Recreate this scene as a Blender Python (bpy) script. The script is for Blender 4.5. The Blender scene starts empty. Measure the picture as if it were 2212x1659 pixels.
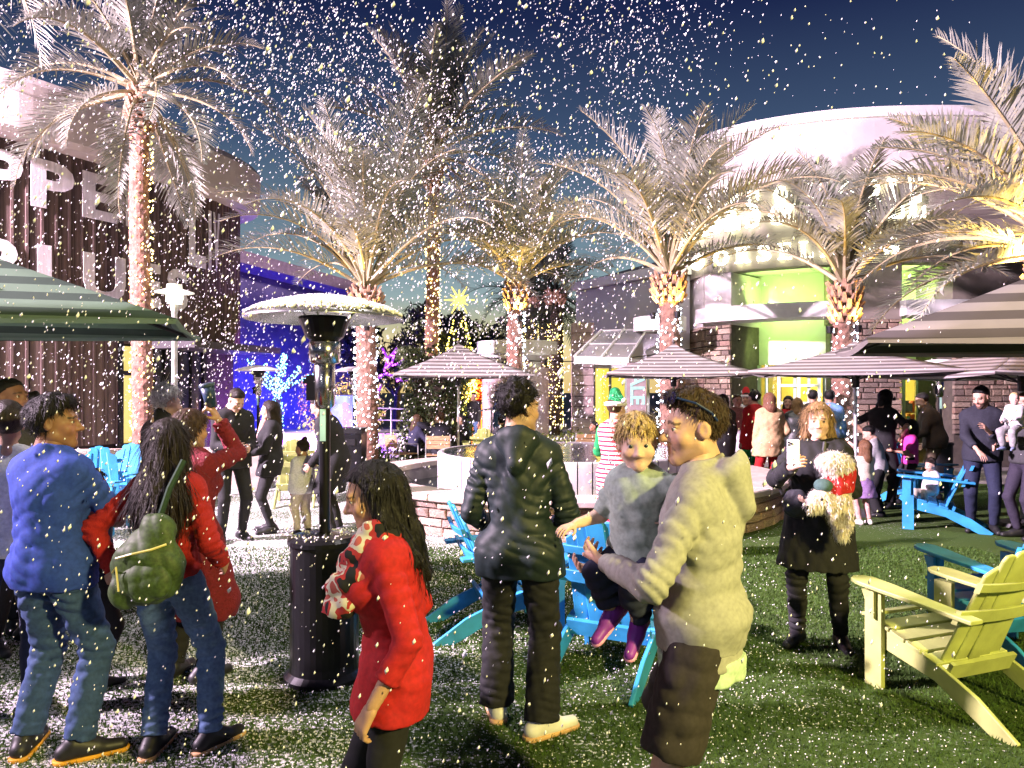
import bpy, math, random
import numpy as np
from mathutils import Vector, Matrix
R = math.radians
rng = np.random.default_rng(7)
random.seed(7)
SC = bpy.context.scene
COL = SC.collection

# ---------------------------------------------------------------- camera
F, CX, HY, CH = 1597.0, 1106.0, 845.0, 1.70      # focal length, centre and horizon of the photo in 2212-wide pixels; eye height
cam = bpy.data.cameras.new('camera'); camo = bpy.data.objects.new('camera', cam); COL.objects.link(camo)
camo.location = (0, 0, CH); camo.rotation_euler = (R(90), 0, 0)
cam.sensor_width = 36.0; cam.lens = F/2212*36; cam.shift_y = 15.5/2212; cam.clip_end = 2000; cam.clip_start = 0.05
SC.camera = camo
def X(u, Y): return (u-CX)/F*Y
def Z(v, Y): return CH-(v-HY)/F*Y
def P(u, v, Y): return Vector((X(u, Y), Y, Z(v, Y)))

# ---------------------------------------------------------------- dusk sky
w = bpy.data.worlds.new('World'); SC.world = w; w.use_nodes = True
nt = w.node_tree; nt.nodes.clear()
def N(nt, t, **k):
    n = nt.nodes.new(t)
    for a, b in k.items(): setattr(n, a, b)
    return n
# after sunset: Nishita glow below the horizon shapes the light, an elevation ramp carries the dusk gradient of the photograph
sky = N(nt, 'ShaderNodeTexSky', sky_type='NISHITA', sun_disc=False)
sky.sun_elevation = R(-4); sky.sun_rotation = R(0); sky.air_density = 1.0; sky.dust_density = 1.5; sky.ozone_density = 4.0
gc = N(nt, 'ShaderNodeTexCoord'); sp = N(nt, 'ShaderNodeSeparateXYZ'); nt.links.new(gc.outputs['Generated'], sp.inputs[0])
def ramp(stops):
    r = N(nt, 'ShaderNodeValToRGB'); e = r.color_ramp.elements
    while len(e) > 1: e.remove(e[0])
    for i, (p, c) in enumerate(stops):
        x = e[0] if i == 0 else e.new(p); x.position = p; x.color = (*c, 1)
    nt.links.new(sp.outputs[2], r.inputs[0]); return r
west = ramp([(0, (.70, .50, .20)), (.055, (.78, .62, .31)), (.09, (.44, .43, .27)), (.127, (.27, .36, .37)), (.18, (.16, .24, .29)), (.31, (.045, .078, .145)), (.45, (.009, .016, .058)), (1, (.004, .006, .03))])
east = ramp([(0, (.05, .06, .10)), (.15, (.04, .055, .11)), (.31, (.018, .030, .085)), (.45, (.0055, .010, .045)), (1, (.004, .006, .03))])
mr = N(nt, 'ShaderNodeMapRange', interpolation_type='SMOOTHSTEP'); nt.links.new(sp.outputs[1], mr.inputs[0]); mr.inputs['From Min'].default_value = .2; mr.inputs['From Max'].default_value = .95
mxw = N(nt, 'ShaderNodeMixRGB'); nt.links.new(mr.outputs[0], mxw.inputs[0]); nt.links.new(east.outputs[0], mxw.inputs[1]); nt.links.new(west.outputs[0], mxw.inputs[2])
sc_ = N(nt, 'ShaderNodeMixRGB', blend_type='ADD'); sc_.inputs[0].default_value = .10; nt.links.new(mxw.outputs[0], sc_.inputs[1]); nt.links.new(sky.outputs[0], sc_.inputs[2])
bg = N(nt, 'ShaderNodeBackground'); wo = N(nt, 'ShaderNodeOutputWorld'); bg.inputs['Strength'].default_value = 1.0
nt.links.new(sc_.outputs[0], bg.inputs[0]); nt.links.new(bg.outputs[0], wo.inputs[0])

# ---------------------------------------------------------------- big lamps of the place, plus an added overhead fill
def lamp(name, typ, loc, target, power, col, size=0.3, cone=120, blend=0.5):
    l = bpy.data.lights.new(name, typ); l.energy = power; l.color = col
    if typ == 'SPOT': l.spot_size = R(cone); l.spot_blend = blend; l.shadow_soft_size = size
    elif typ == 'POINT': l.shadow_soft_size = size
    o = bpy.data.objects.new(name, l); COL.objects.link(o); o.location = loc
    if target is not None: o.rotation_euler = (Vector(target)-Vector(loc)).to_track_quat('-Z', 'Y').to_euler()
    return o
lamp('stage_flood_light', 'SPOT', (-15.5, 2.4, 9.0), (-3.0, 14.0, 4.0), 80000, (1.0, 0.74, 0.94), 0.35, 86, 0.45)
lamp('warm_plaza_light', 'SPOT', (4.2, -1.8, 3.9), (1.5, 3.6, 0.5), 3000, (1.0, 0.84, 0.26), 0.2, 88, 0.7)
lamp('plaza_lamp', 'SPOT', (-4.2, -3.2, 4.6), (-1.2, 4.2, 0.8), 260, (0.92, 0.92, 1.0), 0.3, 80, 0.7)
lamp('overhead_fill_light', 'SPOT', (1.0, 7.5, 11.5), (0.4, 8.5, 0.0), 3000, (1.0, 0.93, 0.90), 0.9, 135, 0.5)  # unseen fill lamp added overhead to lift the dark shadows
vs = SC.view_settings
vs.view_transform = 'Standard'; vs.look = 'None'; vs.gamma = 1.0; vs.exposure = 0.22; vs.use_curve_mapping = False
SC.cycles.use_denoising = True
SC.cycles.sample_clamp_indirect = 4.0
SC.cycles.max_bounces = 6
SC.cycles.caustics_reflective = False; SC.cycles.caustics_refractive = False

# ---------------------------------------------------------------- materials
MATS = {}
def mat(name, col=(.5, .5, .5), rough=.7, metal=0., var=.15, vscale=8., bump=.0, bscale=60., emit=None, estr=0., spec=.4, stretch=None, alpha=None, trans=0., attr=None, sheen=0., stripes=None, sss=0., ridge=False, tl=0.):
    if name in MATS: return MATS[name]
    m = bpy.data.materials.new(name); m.use_nodes = True; MATS[name] = m
    nt = m.node_tree; b = nt.nodes['Principled BSDF']; L = nt.links.new
    b.inputs['Roughness'].default_value = rough; b.inputs['Metallic'].default_value = metal
    b.inputs['Specular IOR Level'].default_value = spec
    tc = N(nt, 'ShaderNodeTexCoord'); mp = N(nt, 'ShaderNodeMapping'); L(tc.outputs['Object'], mp.inputs[0])
    if stretch: mp.inputs['Scale'].default_value = stretch
    no = N(nt, 'ShaderNodeTexNoise'); no.inputs['Scale'].default_value = vscale; no.inputs['Detail'].default_value = 5
    L(mp.outputs[0], no.inputs['Vector'])
    mx = N(nt, 'ShaderNodeMixRGB', blend_type='MULTIPLY'); mx.inputs['Fac'].default_value = 1.0
    cr = N(nt, 'ShaderNodeValToRGB'); L(no.outputs[0], cr.inputs[0])
    lo, hi = 1-var*1.6, 1+var
    cr.color_ramp.elements[0].color = (lo, lo, lo, 1); cr.color_ramp.elements[0].position = .3
    cr.color_ramp.elements[1].color = (hi, hi, hi, 1); cr.color_ramp.elements[1].position = .7
    mx.inputs[1].default_value = (*col, 1)
    if attr:
        at = N(nt, 'ShaderNodeAttribute', attribute_name=attr); L(at.outputs['Color'], mx.inputs[1])
    if stripes:   # (axis, period, duty, colour b)
        ax, per, duty, colb = stripes
        sx = N(nt, 'ShaderNodeSeparateXYZ'); L(tc.outputs['Object'], sx.inputs[0])
        md = N(nt, 'ShaderNodeMath', operation='DIVIDE'); L(sx.outputs[ax], md.inputs[0]); md.inputs[1].default_value = per
        fr = N(nt, 'ShaderNodeMath', operation='FRACT'); L(md.outputs[0], fr.inputs[0])
        gt = N(nt, 'ShaderNodeMath', operation='GREATER_THAN'); L(fr.outputs[0], gt.inputs[0]); gt.inputs[1].default_value = duty
        m2 = N(nt, 'ShaderNodeMixRGB'); L(gt.outputs[0], m2.inputs[0]); m2.inputs[1].default_value = (*col, 1); m2.inputs[2].default_value = (*colb, 1)
        L(m2.outputs[0], mx.inputs[1])
    L(cr.outputs[0], mx.inputs[2]); L(mx.outputs[0], b.inputs['Base Color'])
    if bump:
        n2 = N(nt, 'ShaderNodeTexNoise'); n2.inputs['Scale'].default_value = bscale; n2.inputs['Detail'].default_value = 4
        if ridge: n2.noise_type = 'RIDGED_MULTIFRACTAL'; n2.inputs['Detail'].default_value = 2.5; n2.inputs['Distortion'].default_value = .6
        L(mp.outputs[0], n2.inputs['Vector'])
        bp = N(nt, 'ShaderNodeBump'); bp.inputs['Strength'].default_value = bump; bp.inputs['Distance'].default_value = .02
        L(n2.outputs[0], bp.inputs['Height']); L(bp.outputs[0], b.inputs['Normal'])
    if emit:
        b.inputs['Emission Color'].default_value = (*emit, 1); b.inputs['Emission Strength'].default_value = estr
    if alpha is not None: b.inputs['Alpha'].default_value = alpha
    if trans: b.inputs['Transmission Weight'].default_value = trans
    if tl:
        tb = N(nt, 'ShaderNodeBsdfTranslucent'); L(mx.outputs[0], tb.inputs[0]); ms = N(nt, 'ShaderNodeMixShader'); ms.inputs[0].default_value = tl
        L(b.outputs[0], ms.inputs[1]); L(tb.outputs[0], ms.inputs[2]); L(ms.outputs[0], nt.nodes['Material Output'].inputs[0])
    if sheen: b.inputs['Sheen Weight'].default_value = sheen
    if sss:
        b.inputs['Subsurface Weight'].default_value = sss; b.inputs['Subsurface Radius'].default_value = (.02, .008, .004)
    return m
def emat(name, col, s, sample=True):
    m = mat(name, tuple(min(1, c*.8) for c in col), .5, emit=col, estr=s, var=0.05)
    if not sample: m.cycles.emission_sampling = 'NONE'
    return m

# ---------------------------------------------------------------- object helpers
def tag(o, label=None, cat=None, group=None, kind=None):
    if label: o['label'] = label
    if cat: o['category'] = cat
    if group: o['group'] = group
    if kind: o['kind'] = kind
    return o
def link(name, data, parent=None, loc=(0, 0, 0), rot=(0, 0, 0)):
    o = bpy.data.objects.new(name, data); COL.objects.link(o)
    o.location = loc; o.rotation_euler = rot
    if parent: o.parent = parent
    return o
def thing(name, label, cat, loc=(0, 0, 0), rz=0., group=None):
    return tag(link(name, None, None, loc, (0, 0, rz)), label, cat, group)
def copy_tree(o, parent=None, loc=None, rz=None, **k):
    c = o.copy(); COL.objects.link(c); c.parent = parent
    if loc is not None: c.location = loc
    if rz is not None: c.rotation_euler = (0, 0, rz)
    tag(c, **k)
    for ch in list(o.children): copy_tree(ch, c)
    return c
def npmesh(name, v, f, m=None, smooth=False, vcol=None):
    v = np.asarray(v, np.float32).reshape(-1, 3); f = np.asarray(f, np.int32)
    me = bpy.data.meshes.new(name); k = f.shape[1]
    me.vertices.add(len(v)); me.vertices.foreach_set('co', v.ravel())
    me.loops.add(f.size); me.loops.foreach_set('vertex_index', f.ravel())
    me.polygons.add(len(f)); me.polygons.foreach_set('loop_start', np.arange(0, f.size, k, dtype=np.int32))
    me.polygons.foreach_set('loop_total', np.full(len(f), k, np.int32))
    if smooth: me.polygons.foreach_set('use_smooth', np.ones(len(f), bool))
    me.update(calc_edges=True)
    if vcol is not None:
        a = me.color_attributes.new('Col', 'FLOAT_COLOR', 'POINT')
        a.data.foreach_set('color', np.c_[vcol, np.ones(len(v))].astype(np.float32).ravel())
    if m: me.materials.append(m)
    return me
class MB:
    def __init__(s): s.v = []; s.f = []
    def add(s, vs, fs):
        n = len(s.v); s.v += [tuple(p) for p in vs]; s.f += [tuple(i+n for i in f) for f in fs]; return s
    def box(s, c, d, M=None, taper=1.0):
        c = Vector(c); h = [x/2 for x in d]; vs = []
        for dz in (-1, 1):
            t = taper if dz > 0 else 1.0
            for sx, sy in ((-1, -1), (1, -1), (1, 1), (-1, 1)):
                p = Vector((sx*h[0]*t, sy*h[1]*t, dz*h[2])); vs.append(c+(M @ p if M else p))
        return s.add(vs, [(3, 2, 1, 0), (4, 5, 6, 7), (0, 1, 5, 4), (1, 2, 6, 5), (2, 3, 7, 6), (3, 0, 4, 7)])
    def bar(s, a, b, w, h, up=(0, 0, 1)):
        a = Vector(a); b = Vector(b); d = (b-a); L = d.length; d.normalize()
        x = d.cross(Vector(up)); x = x.normalized() if x.length > 1e-4 else Vector((1, 0, 0)); z = x.cross(d)
        return s.box((a+b)/2, (w, L, h), Matrix((x, d, z)).transposed())
    def tube(s, pts, rad, n=8, cap=True):
        pts = [Vector(p) for p in pts]; k = len(pts)
        if not hasattr(rad, '__len__'): rad = [rad]*k
        vs = []; ref = Vector((0, 0, 1))
        for i, p in enumerate(pts):
            t = (pts[min(i+1, k-1)]-pts[max(i-1, 0)]).normalized()
            if abs(t.dot(ref)) > .95: ref = Vector((1, 0, 0)) if abs(t.x) < .9 else Vector((0, 1, 0))
            x = t.cross(ref).normalized(); y = x.cross(t)
            ref = y
            for j in range(n):
                a = 2*math.pi*j/n; vs.append(p+(x*math.cos(a)+y*math.sin(a))*rad[i])
        fs = [(i*n+j, i*n+(j+1) % n, (i+1)*n+(j+1) % n, (i+1)*n+j) for i in range(k-1) for j in range(n)]
        if cap: fs += [tuple(range(n))[::-1], tuple(range((k-1)*n, k*n))]
        return s.add(vs, fs)
    def lathe(s, prof, n=24, c=(0, 0, 0), a0=0., a1=2*math.pi):
        full = abs(a1-a0-2*math.pi) < 1e-6; m = n if full else n+1; vs = []
        for r, z in prof:
            for j in range(m):
                a = a0+(a1-a0)*j/n; vs.append((c[0]+r*math.cos(a), c[1]+r*math.sin(a), c[2]+z))
        fs = [(i*m+j, i*m+(j+1) % m, (i+1)*m+(j+1) % m, (i+1)*m+j) for i in range(len(prof)-1) for j in range(m if full else n)]
        return s.add(vs, fs)
    def prism(s, poly, d, M=None, o=(0, 0, 0)):     # poly in xy, extruded along z by d, then placed by M, o
        n = len(poly); o = Vector(o); T = (lambda p: o+(M @ p)) if M else (lambda p: o+p)
        vs = [T(Vector((x, y, 0))) for x, y in poly]+[T(Vector((x, y, d))) for x, y in poly]
        return s.add(vs, [tuple(range(n))[::-1], tuple(range(n, 2*n))]+[(i, (i+1) % n, n+(i+1) % n, n+i) for i in range(n)])
    def mesh(s, name, m=None, smooth=False):
        me = bpy.data.meshes.new(name); me.from_pydata(s.v, [], s.f); me.update()
        if smooth: me.polygons.foreach_set('use_smooth', np.ones(len(s.f), bool))
        if m: me.materials.append(m)
        return me
    def build(s, name, m=None, parent=None, smooth=False, **k):
        return link(name, s.mesh(name, m, smooth), parent, **k)
def bevel(o, w=.01, seg=2):
    b = o.modifiers.new('bevel', 'BEVEL'); b.width = w; b.segments = seg; b.limit_method = 'ANGLE'; return o
def rotz(a): return Matrix.Rotation(a, 3, 'Z')
def textmesh(name, txt, m, size=1., off=0., depth=.02):
    c = bpy.data.curves.new(name, 'FONT'); c.body = txt; c.size = size; c.offset = off; c.extrude = depth; c.resolution_u = 3
    o = bpy.data.objects.new(name, c); COL.objects.link(o)
    dg = bpy.context.evaluated_depsgraph_get(); me = bpy.data.meshes.new_from_object(o.evaluated_get(dg))
    bpy.data.objects.remove(o); me.name = name; me.materials.clear(); me.materials.append(m); return me
# ================================================================ setting
stucco = mat('stucco', (.62, .58, .56), .9, var=.06, vscale=3, bump=.15, bscale=90)
def struct(name, mb, m, **k): return tag(mb.build(name, m, **k), kind='structure')
# paving to the horizon, turf lawn on it
g = MB(); g.add([(-400, -60, 0), (400, -60, 0), (400, 700, 0), (-400, 700, 0)], [(0, 1, 2, 3)])
struct('ground', g, mat('paving', (.30, .27, .26), .85, var=.12, vscale=1.2, bump=.1, bscale=30))
# turf material: dark artificial grass with drifts of fallen foam snow
def turf_mat():
    m = bpy.data.materials.new('turf'); m.use_nodes = True; nt = m.node_tree; L = nt.links.new; b = nt.nodes['Principled BSDF']
    b.inputs['Roughness'].default_value = .95; b.inputs['Specular IOR Level'].default_value = .15
    tc = N(nt, 'ShaderNodeTexCoord')
    n1 = N(nt, 'ShaderNodeTexNoise'); n1.inputs['Scale'].default_value = 46; n1.inputs['Detail'].default_value = 3; L(tc.outputs['Object'], n1.inputs['Vector'])
    n2 = N(nt, 'ShaderNodeTexNoise'); n2.inputs['Scale'].default_value = .8; n2.inputs['Detail'].default_value = 4; L(tc.outputs['Object'], n2.inputs['Vector'])
    n3 = N(nt, 'ShaderNodeTexNoise'); n3.inputs['Scale'].default_value = 190; L(tc.outputs['Object'], n3.inputs['Vector'])
    # more snow towards the left of the lawn, where the snow machine blows
    sx = N(nt, 'ShaderNodeSeparateXYZ'); L(tc.outputs['Object'], sx.inputs[0])
    mr = N(nt, 'ShaderNodeMapRange'); mr.inputs['From Min'].default_value = 1.6; mr.inputs['From Max'].default_value = -2.2
    mr.inputs['To Min'].default_value = -.14; mr.inputs['To Max'].default_value = .07; L(sx.outputs[0], mr.inputs[0])
    a1 = N(nt, 'ShaderNodeMath', operation='MULTIPLY'); L(n2.outputs[0], a1.inputs[0]); a1.inputs[1].default_value = .38
    a2 = N(nt, 'ShaderNodeMath', operation='ADD'); L(a1.outputs[0], a2.inputs[0]); L(mr.outputs[0], a2.inputs[1])
    a3 = N(nt, 'ShaderNodeMath', operation='ADD'); L(a2.outputs[0], a3.inputs[0]); L(n1.outputs[0], a3.inputs[1])
    cr = N(nt, 'ShaderNodeValToRGB'); cr.color_ramp.elements[0].position = .70; cr.color_ramp.elements[1].position = .82
    cr.color_ramp.elements[0].color = (0, 0, 0, 1); cr.color_ramp.elements[1].color = (1, 1, 1, 1); L(a3.outputs[0], cr.inputs[0])
    gc = N(nt, 'ShaderNodeValToRGB'); gc.color_ramp.elements[0].color = (.022, .045, .010, 1); gc.color_ramp.elements[1].color = (.10, .17, .035, 1); L(n3.outputs[0], gc.inputs[0])
    mx = N(nt, 'ShaderNodeMixRGB'); L(cr.outputs[0], mx.inputs[0]); L(gc.outputs[0], mx.inputs[1]); mx.inputs[2].default_value = (.74, .74, .76, 1)
    L(mx.outputs[0], b.inputs['Base Color'])
    bp = N(nt, 'ShaderNodeBump'); bp.inputs['Strength'].default_value = .8; bp.inputs['Distance'].default_value = .03; L(n3.outputs[0], bp.inputs['Height']); L(bp.outputs[0], b.inputs['Normal'])
    return m
TURF = turf_mat()
g = MB(); ox = [(-16, -8), (16, -8), (16, 10.5), (11, 13.0), (4, 14.6), (-3, 14.6), (-7, 11.6), (-16, 9.5)]
g.add([(x, y, .004) for x, y in ox], [tuple(range(len(ox)))])
struct('lawn', g, TURF)

# ---------------------------------------------------------------- curved dark timber building, left
siding = mat('dark_siding', (.115, .078, .07), .75, var=.45, vscale=2.2, bump=.5, bscale=25, stretch=(6, 6, .4))
letterm = mat('painted_letters', (.78, .74, .76), .8, var=.12, vscale=3, bump=.3, bscale=30, stretch=(6, 6, .5))
fascm = mat('fascia_stucco', (.66, .58, .54), .9, var=.07, vscale=2, bump=.1)
dkmetal = mat('dark_metal', (.02, .02, .022), .45, .6, var=.1)
BL = thing('music_hall', 'dark timber clad curved hall with big painted lettering under a pale fascia', 'building')
pl = [(-16, 10.6), (-13.4, 11.6), (-11.4, 12.7), (-9.9, 14), (-8.85, 15.8), (-8.05, 17.6), (-7.5, 19.4), (-7.7, 20.6), (-9.5, 22.0)]
# smooth the plan line by Catmull-Rom, then walk it by length
def catmull(pts, k=8):
    out = []; q = [Vector((2*pts[0][0]-pts[1][0], 2*pts[0][1]-pts[1][1]))]+[Vector(p) for p in pts]+[Vector((2*pts[-1][0]-pts[-2][0], 2*pts[-1][1]-pts[-2][1]))]
    for i in range(1, len(q)-2):
        a, b, c, d = q[i-1:i+3]
        for j in range(k):
            t = j/k; out.append(.5*((2*b)+(c-a)*t+(2*a-5*b+4*c-d)*t*t+(3*b-a-3*c+d)*t**3))
    return out+[q[-2]]
arc = catmull(pl); al = [0]
for a, b in zip(arc, arc[1:]): al.append(al[-1]+(b-a).length)
def on_arc(s):
    i = max(0, min(len(al)-2, int(np.searchsorted(al, s))-1)); t = (s-al[i])/(al[i+1]-al[i]); p = arc[i].lerp(arc[i+1], t); d = (arc[i+1]-arc[i]).normalized()
    return p, d, Vector((d.y, -d.x))           # point, tangent, outward normal (towards plaza)
def s_at_u(u):
    lo, hi = 0, al[-1]
    for _ in range(40):
        m_ = (lo+hi)/2; p = on_arc(m_)[0]
        if CX+F*p.x/p.y < u: lo = m_
        else: hi = m_
    return lo
core = MB(); K = 60
for i in range(K):
    s0, s1 = al[-1]*i/K, al[-1]*(i+1)/K; a = on_arc(s0); b = on_arc(s1)
    q = [a[0]-a[2]*.12, b[0]-b[2]*.12]
    core.add([(q[0].x, q[0].y, 0), (q[1].x, q[1].y, 0), (q[1].x, q[1].y, 6.9), (q[0].x, q[0].y, 6.9)], [(0, 1, 2, 3)])
core.build('wall', mat('wall_core', (.03, .022, .02), .9), BL)
nb = 62; bw = al[-1]/nb; bmesh_ = []
for k in range(4):
    mbd = MB(); mbd.box((0, 0, 0), (bw*.985, .05, 1.0)); mbd.box((bw*.32, -.035, 0), (.045, .03, .998)); me = mbd.mesh('board', siding); bmesh_.append(me)
for i in range(nb):
    p, d, n = on_arc((i+.5)*bw); z0 = .55 if s_at_u(255) > (i+.5)*bw else 2.75
    o = link('board', bmesh_[i % 4], BL, (p.x+n.x*random.uniform(-.012, .012), p.y+n.y*random.uniform(-.012, .012), (z0+6.75)/2), (0, 0, math.atan2(d.y, d.x)))
    o.scale = (1, 1, 6.75-z0)
# lower storefront right of the timber: posts, dark glass, canopy
fm = MB(); gm = MB()
sL, sR = s_at_u(258), s_at_u(440)
for i in range(7):
    p, d, n = on_arc(sL+(sR-sL)*i/6); fm.box((p.x, p.y, 1.4), (.12, .12, 2.8), rotz(math.atan2(d.y, d.x)))
a = on_arc(sL); b = on_arc(sR)
for z in (.5, 2.1): fm.bar((a[0].x, a[0].y, z), (b[0].x, b[0].y, z), .1, .1)
fm.build('window_frame', dkmetal, BL)
glassd = mat('dark_glass', (.03, .035, .04), .08, 0, spec=.6)
for i in range(6):
    p, d, n = on_arc(sL+(sR-sL)*(i+.5)/6); gm = MB(); gm.box((0, 0, 0), ((sR-sL)/6-.13, .02, 2.6))
    gm.build('window_pane', emat('warm_window', (.9, .75, .25), .55) if i in (0,) else glassd, BL, loc=(p.x-n.x*.03, p.y-n.y*.03, 1.4), rot=(0, 0, math.atan2(d.y, d.x)))
cn = MB(); a = on_arc(s_at_u(330)); b = on_arc(s_at_u(450)); 
cn.bar((a[0].x+.5, a[0].y-.4, 2.75), (b[0].x+.9, b[0].y+.8, 2.75), 1.6, .16); cn.build('entrance_canopy', mat('canopy_dark', (.05, .045, .05), .6), BL)
# pale curved fascia
fs = MB(); K = 70
prof = [(.0, 6.55), (.50, 6.55), (.58, 6.66), (.60, 7.55), (.48, 7.72), (-.2, 7.74)]
pts = []
for i in range(K+1):
    p, d, n = on_arc(al[-1]*i/K); pts.append([(p.x+n.x*r, p.y+n.y*r, z) for r, z in prof])
m_ = len(prof); fs.add([q for r_ in pts for q in r_], [(i*m_+j, (i+1)*m_+j, (i+1)*m_+j+1, i*m_+j+1) for i in range(K) for j in range(m_-1)])
fs.build('fascia', fascm, BL, smooth=False)
def wall_letter(ch, u0, u1, z0, z1):
    me = textmesh('letter', ch, letterm, 1.0, .035, .012); co = np.empty(len(me.vertices)*3); me.vertices.foreach_get('co', co); co = co.reshape(-1, 3)
    lo = co.min(0); hi = co.max(0); s0, s1 = s_at_u(u0), s_at_u(u1)
    out = []
    for x, y, z in co:
        p, d, n = on_arc(s0+(s1-s0)*(x-lo[0])/(hi[0]-lo[0])); r = .058+(z-lo[2])*.5
        out.append((p.x+n.x*r, p.y+n.y*r, z0+(z1-z0)*(y-lo[1])/(hi[1]-lo[1])))
    me.vertices.foreach_set('co', np.array(out).ravel()); me.update(); link('letter', me, BL)
z1, z2 = 5.35, 6.32
for ch, u0, u1 in (('O', -150, -70), ('P', -48, 82), ('P', 116, 160), ('E', 174, 249), ('R', 268, 334)):
    if ch == 'P' and u0 == -48: u0, u1 = -40, 46
    if ch == 'P' and u0 == 116: u0, u1 = 63, 157
    wall_letter(ch, u0, u1, z1-.02*0, z2)
for ch, u0, u1 in (('B', -60, 46), ('L', 77, 160), ('U', 176, 267), ('E', 290, 343), ('S', 357, 401)):
    wall_letter(ch, u0, u1, 3.62, 4.62)
for ch, u0, u1 in (('L', 404, 440), ('I', 446, 452), ('V', 456, 470)):
    wall_letter(ch, u0, u1, 4.75, 6.25)
# low pink block wall before the hall
lw = MB(); lw.box((-7.0, 12.35, .36), (5.4, .5, .72), rotz(R(14))); 
bevel(tag(lw.build('planter_wall', mat('pink_block', (.42, .33, .29), .9, var=.15, vscale=5, bump=.3)), 'low stone seat wall in front of the dark timber hall', 'wall'), .02)

# ---------------------------------------------------------------- blue lit hall far left of centre
BB = thing('blue_lit_pavilion', 'dark low building with a sloping eave washed in deep blue light', 'building')
darkw = mat('dusk_wall', (.13, .12, .16), .85, var=.2, vscale=1.5, bump=.2)
b = MB(); A0 = P(430, 540, 27); A1 = P(760, 625, 33)
b.add([(A0.x, A0.y, 0), (A1.x, A1.y, 0), (A1.x, A1.y, Z(625, 33)), (A0.x, A0.y, Z(545, 27))], [(0, 1, 2, 3)])
b.box((A1.x-1.6, 34.5, 2.9), (4, 3, 5.8))
b.build('wall', darkw, BB)
e = MB(); q0 = P(380, 508, 25); q1 = P(757, 612, 31.5); q2 = P(757, 640, 31.5); q3 = P(380, 545, 25)
e.bar((q0.x, q0.y, (q0.z+q3.z)/2), (q1.x, q1.y, (q1.z+q2.z)/2), 1.3, .45); e.build('eave', mat('eave_mauve', (.22, .18, .2), .8), BB)
rf = MB(); rf.add([(q0.x, q0.y, q0.z+.1), (q1.x, q1.y, q1.z+.1), (q1.x-2, q1.y+6, q1.z+1.2), (q0.x-2, q0.y+6, q0.z+1.2)], [(0, 1, 2, 3)]); rf.build('roof', mat('roof_teal', (.12, .16, .16), .6), BB)
for u, v0, v1 in ((560, 830, 905), (640, 830, 905), (700, 800, 905)):
    y = 27+(u-430)/330*6-.12; mm = MB(); mm.box((X(u, y), y, (Z(v0, y)+Z(v1, y))/2), (1.0, .06, abs(Z(v0, y)-Z(v1, y))), rotz(math.atan2(6, A1.x-A0.x)))
    mm.build('window_pane', glassd, BB)
for u, yy, pw in ((520, 26.6, 150), (585, 27.6, 420), (640, 28.6, 420), (700, 30.2, 200)):
    lamp('blue_wash_light', 'POINT', (X(u, yy), yy, 1.3), None, pw, (.03, .03, 1.0), .15)
lamp('blue_tree_light', 'SPOT', (X(603, 22), 22.0, .3), (X(603, 23.5), 23.6, 2.5), 700, (.04, .06, 1.0), .1, 90, .6)
# purple lit stage edge and railing
sg = MB(); sg.box((X(700, 20.5), 21.0, .28), (6.8, 2.2, .56)); tag(sg.build('low_stage', mat('stage_edge', (.5, .48, .52), .7)), 'low stage front glowing purple behind the fountain', 'stage')
lamp('purple_stage_light', 'SPOT', (X(760, 17.6), 17.8, .35), (X(700, 20), 20.2, .3), 1300, (.28, .05, 1.0), .1, 150, .7)
lamp('purple_stage_light', 'SPOT', (X(560, 17.6), 18.2, .35), (X(600, 20), 20.2, .3), 1300, (.42, .06, 1.0), .1, 150, .7)
railm = mat('rail_steel', (.5, .5, .52), .35, .8)
rl = thing('guard_rail', 'thin steel railing along the purple lit stage', 'railing')
t = MB(); y = 19.8
for v in (880, 905): t.tube([P(770, v, y), P(885, v+4, y)], .02, 6)
t.build('rail', railm, rl)
for u in (772, 805, 845, 880):
    t = MB(); t.tube([(X(u, y), y, .5), P(u, 880, y)], .022, 6); t.build('post', railm, rl)
rl = thing('stair_rail', 'pale steel stair rail beside the vine covered column', 'railing')
y = 18.5
for u in (1037, 1062):
    t = MB(); t.tube([(X(u, y), y, 0), P(u, 888 if u < 1050 else 884, y)], .02, 6); t.build('post', railm, rl)
t = MB(); t.tube([P(1034, 888, y), P(1075, 880, y+1.5)], .022, 6); t.build('rail', railm, rl)
# ---------------------------------------------------------------- stones shared by every masonry wall
def stone_meshes(tagname, cols, n=6):
    out = []
    for i in range(n):
        m = mat('%s_%d' % (tagname, i % len(cols)), cols[i % len(cols)], .9, var=.3, vscale=9, bump=.6, bscale=22)
        mb = MB(); r = random.Random(i*7+3)
        def ring(y, k): return [(sx*k*(.5+r.uniform(-.03, .0)), y, sz*k*(.5+r.uniform(-.05, .0))) for sx, sz in ((-1, -1), (1, -1), (1, 1), (-1, 1))]
        a = ring(.5, 1.0); b_ = ring(-.25+r.uniform(-.1, .05), 1.0); c = ring(-.5, .86)
        c = [(x, y+r.uniform(-.14, .14), z) for x, y, z in c]
        mb.add(a+b_+c, [(0, 1, 5, 4), (1, 2, 6, 5), (2, 3, 7, 6), (3, 0, 4, 7), (4, 5, 9, 8), (5, 6, 10, 9), (6, 7, 11, 10), (7, 4, 8, 11), (8, 9, 10, 11)])
        out.append(mb.mesh('stone', m))
    return out
LEDGE = stone_meshes('ledgestone', [(.36, .27, .20), (.28, .21, .16), (.42, .33, .25), (.22, .17, .14), (.33, .22, .17)], 10)
BLOCK = stone_meshes('blockstone', [(.40, .30, .24), (.33, .25, .20), (.46, .36, .30), (.28, .2, .17), (.37, .25, .2)], 10)
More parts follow.
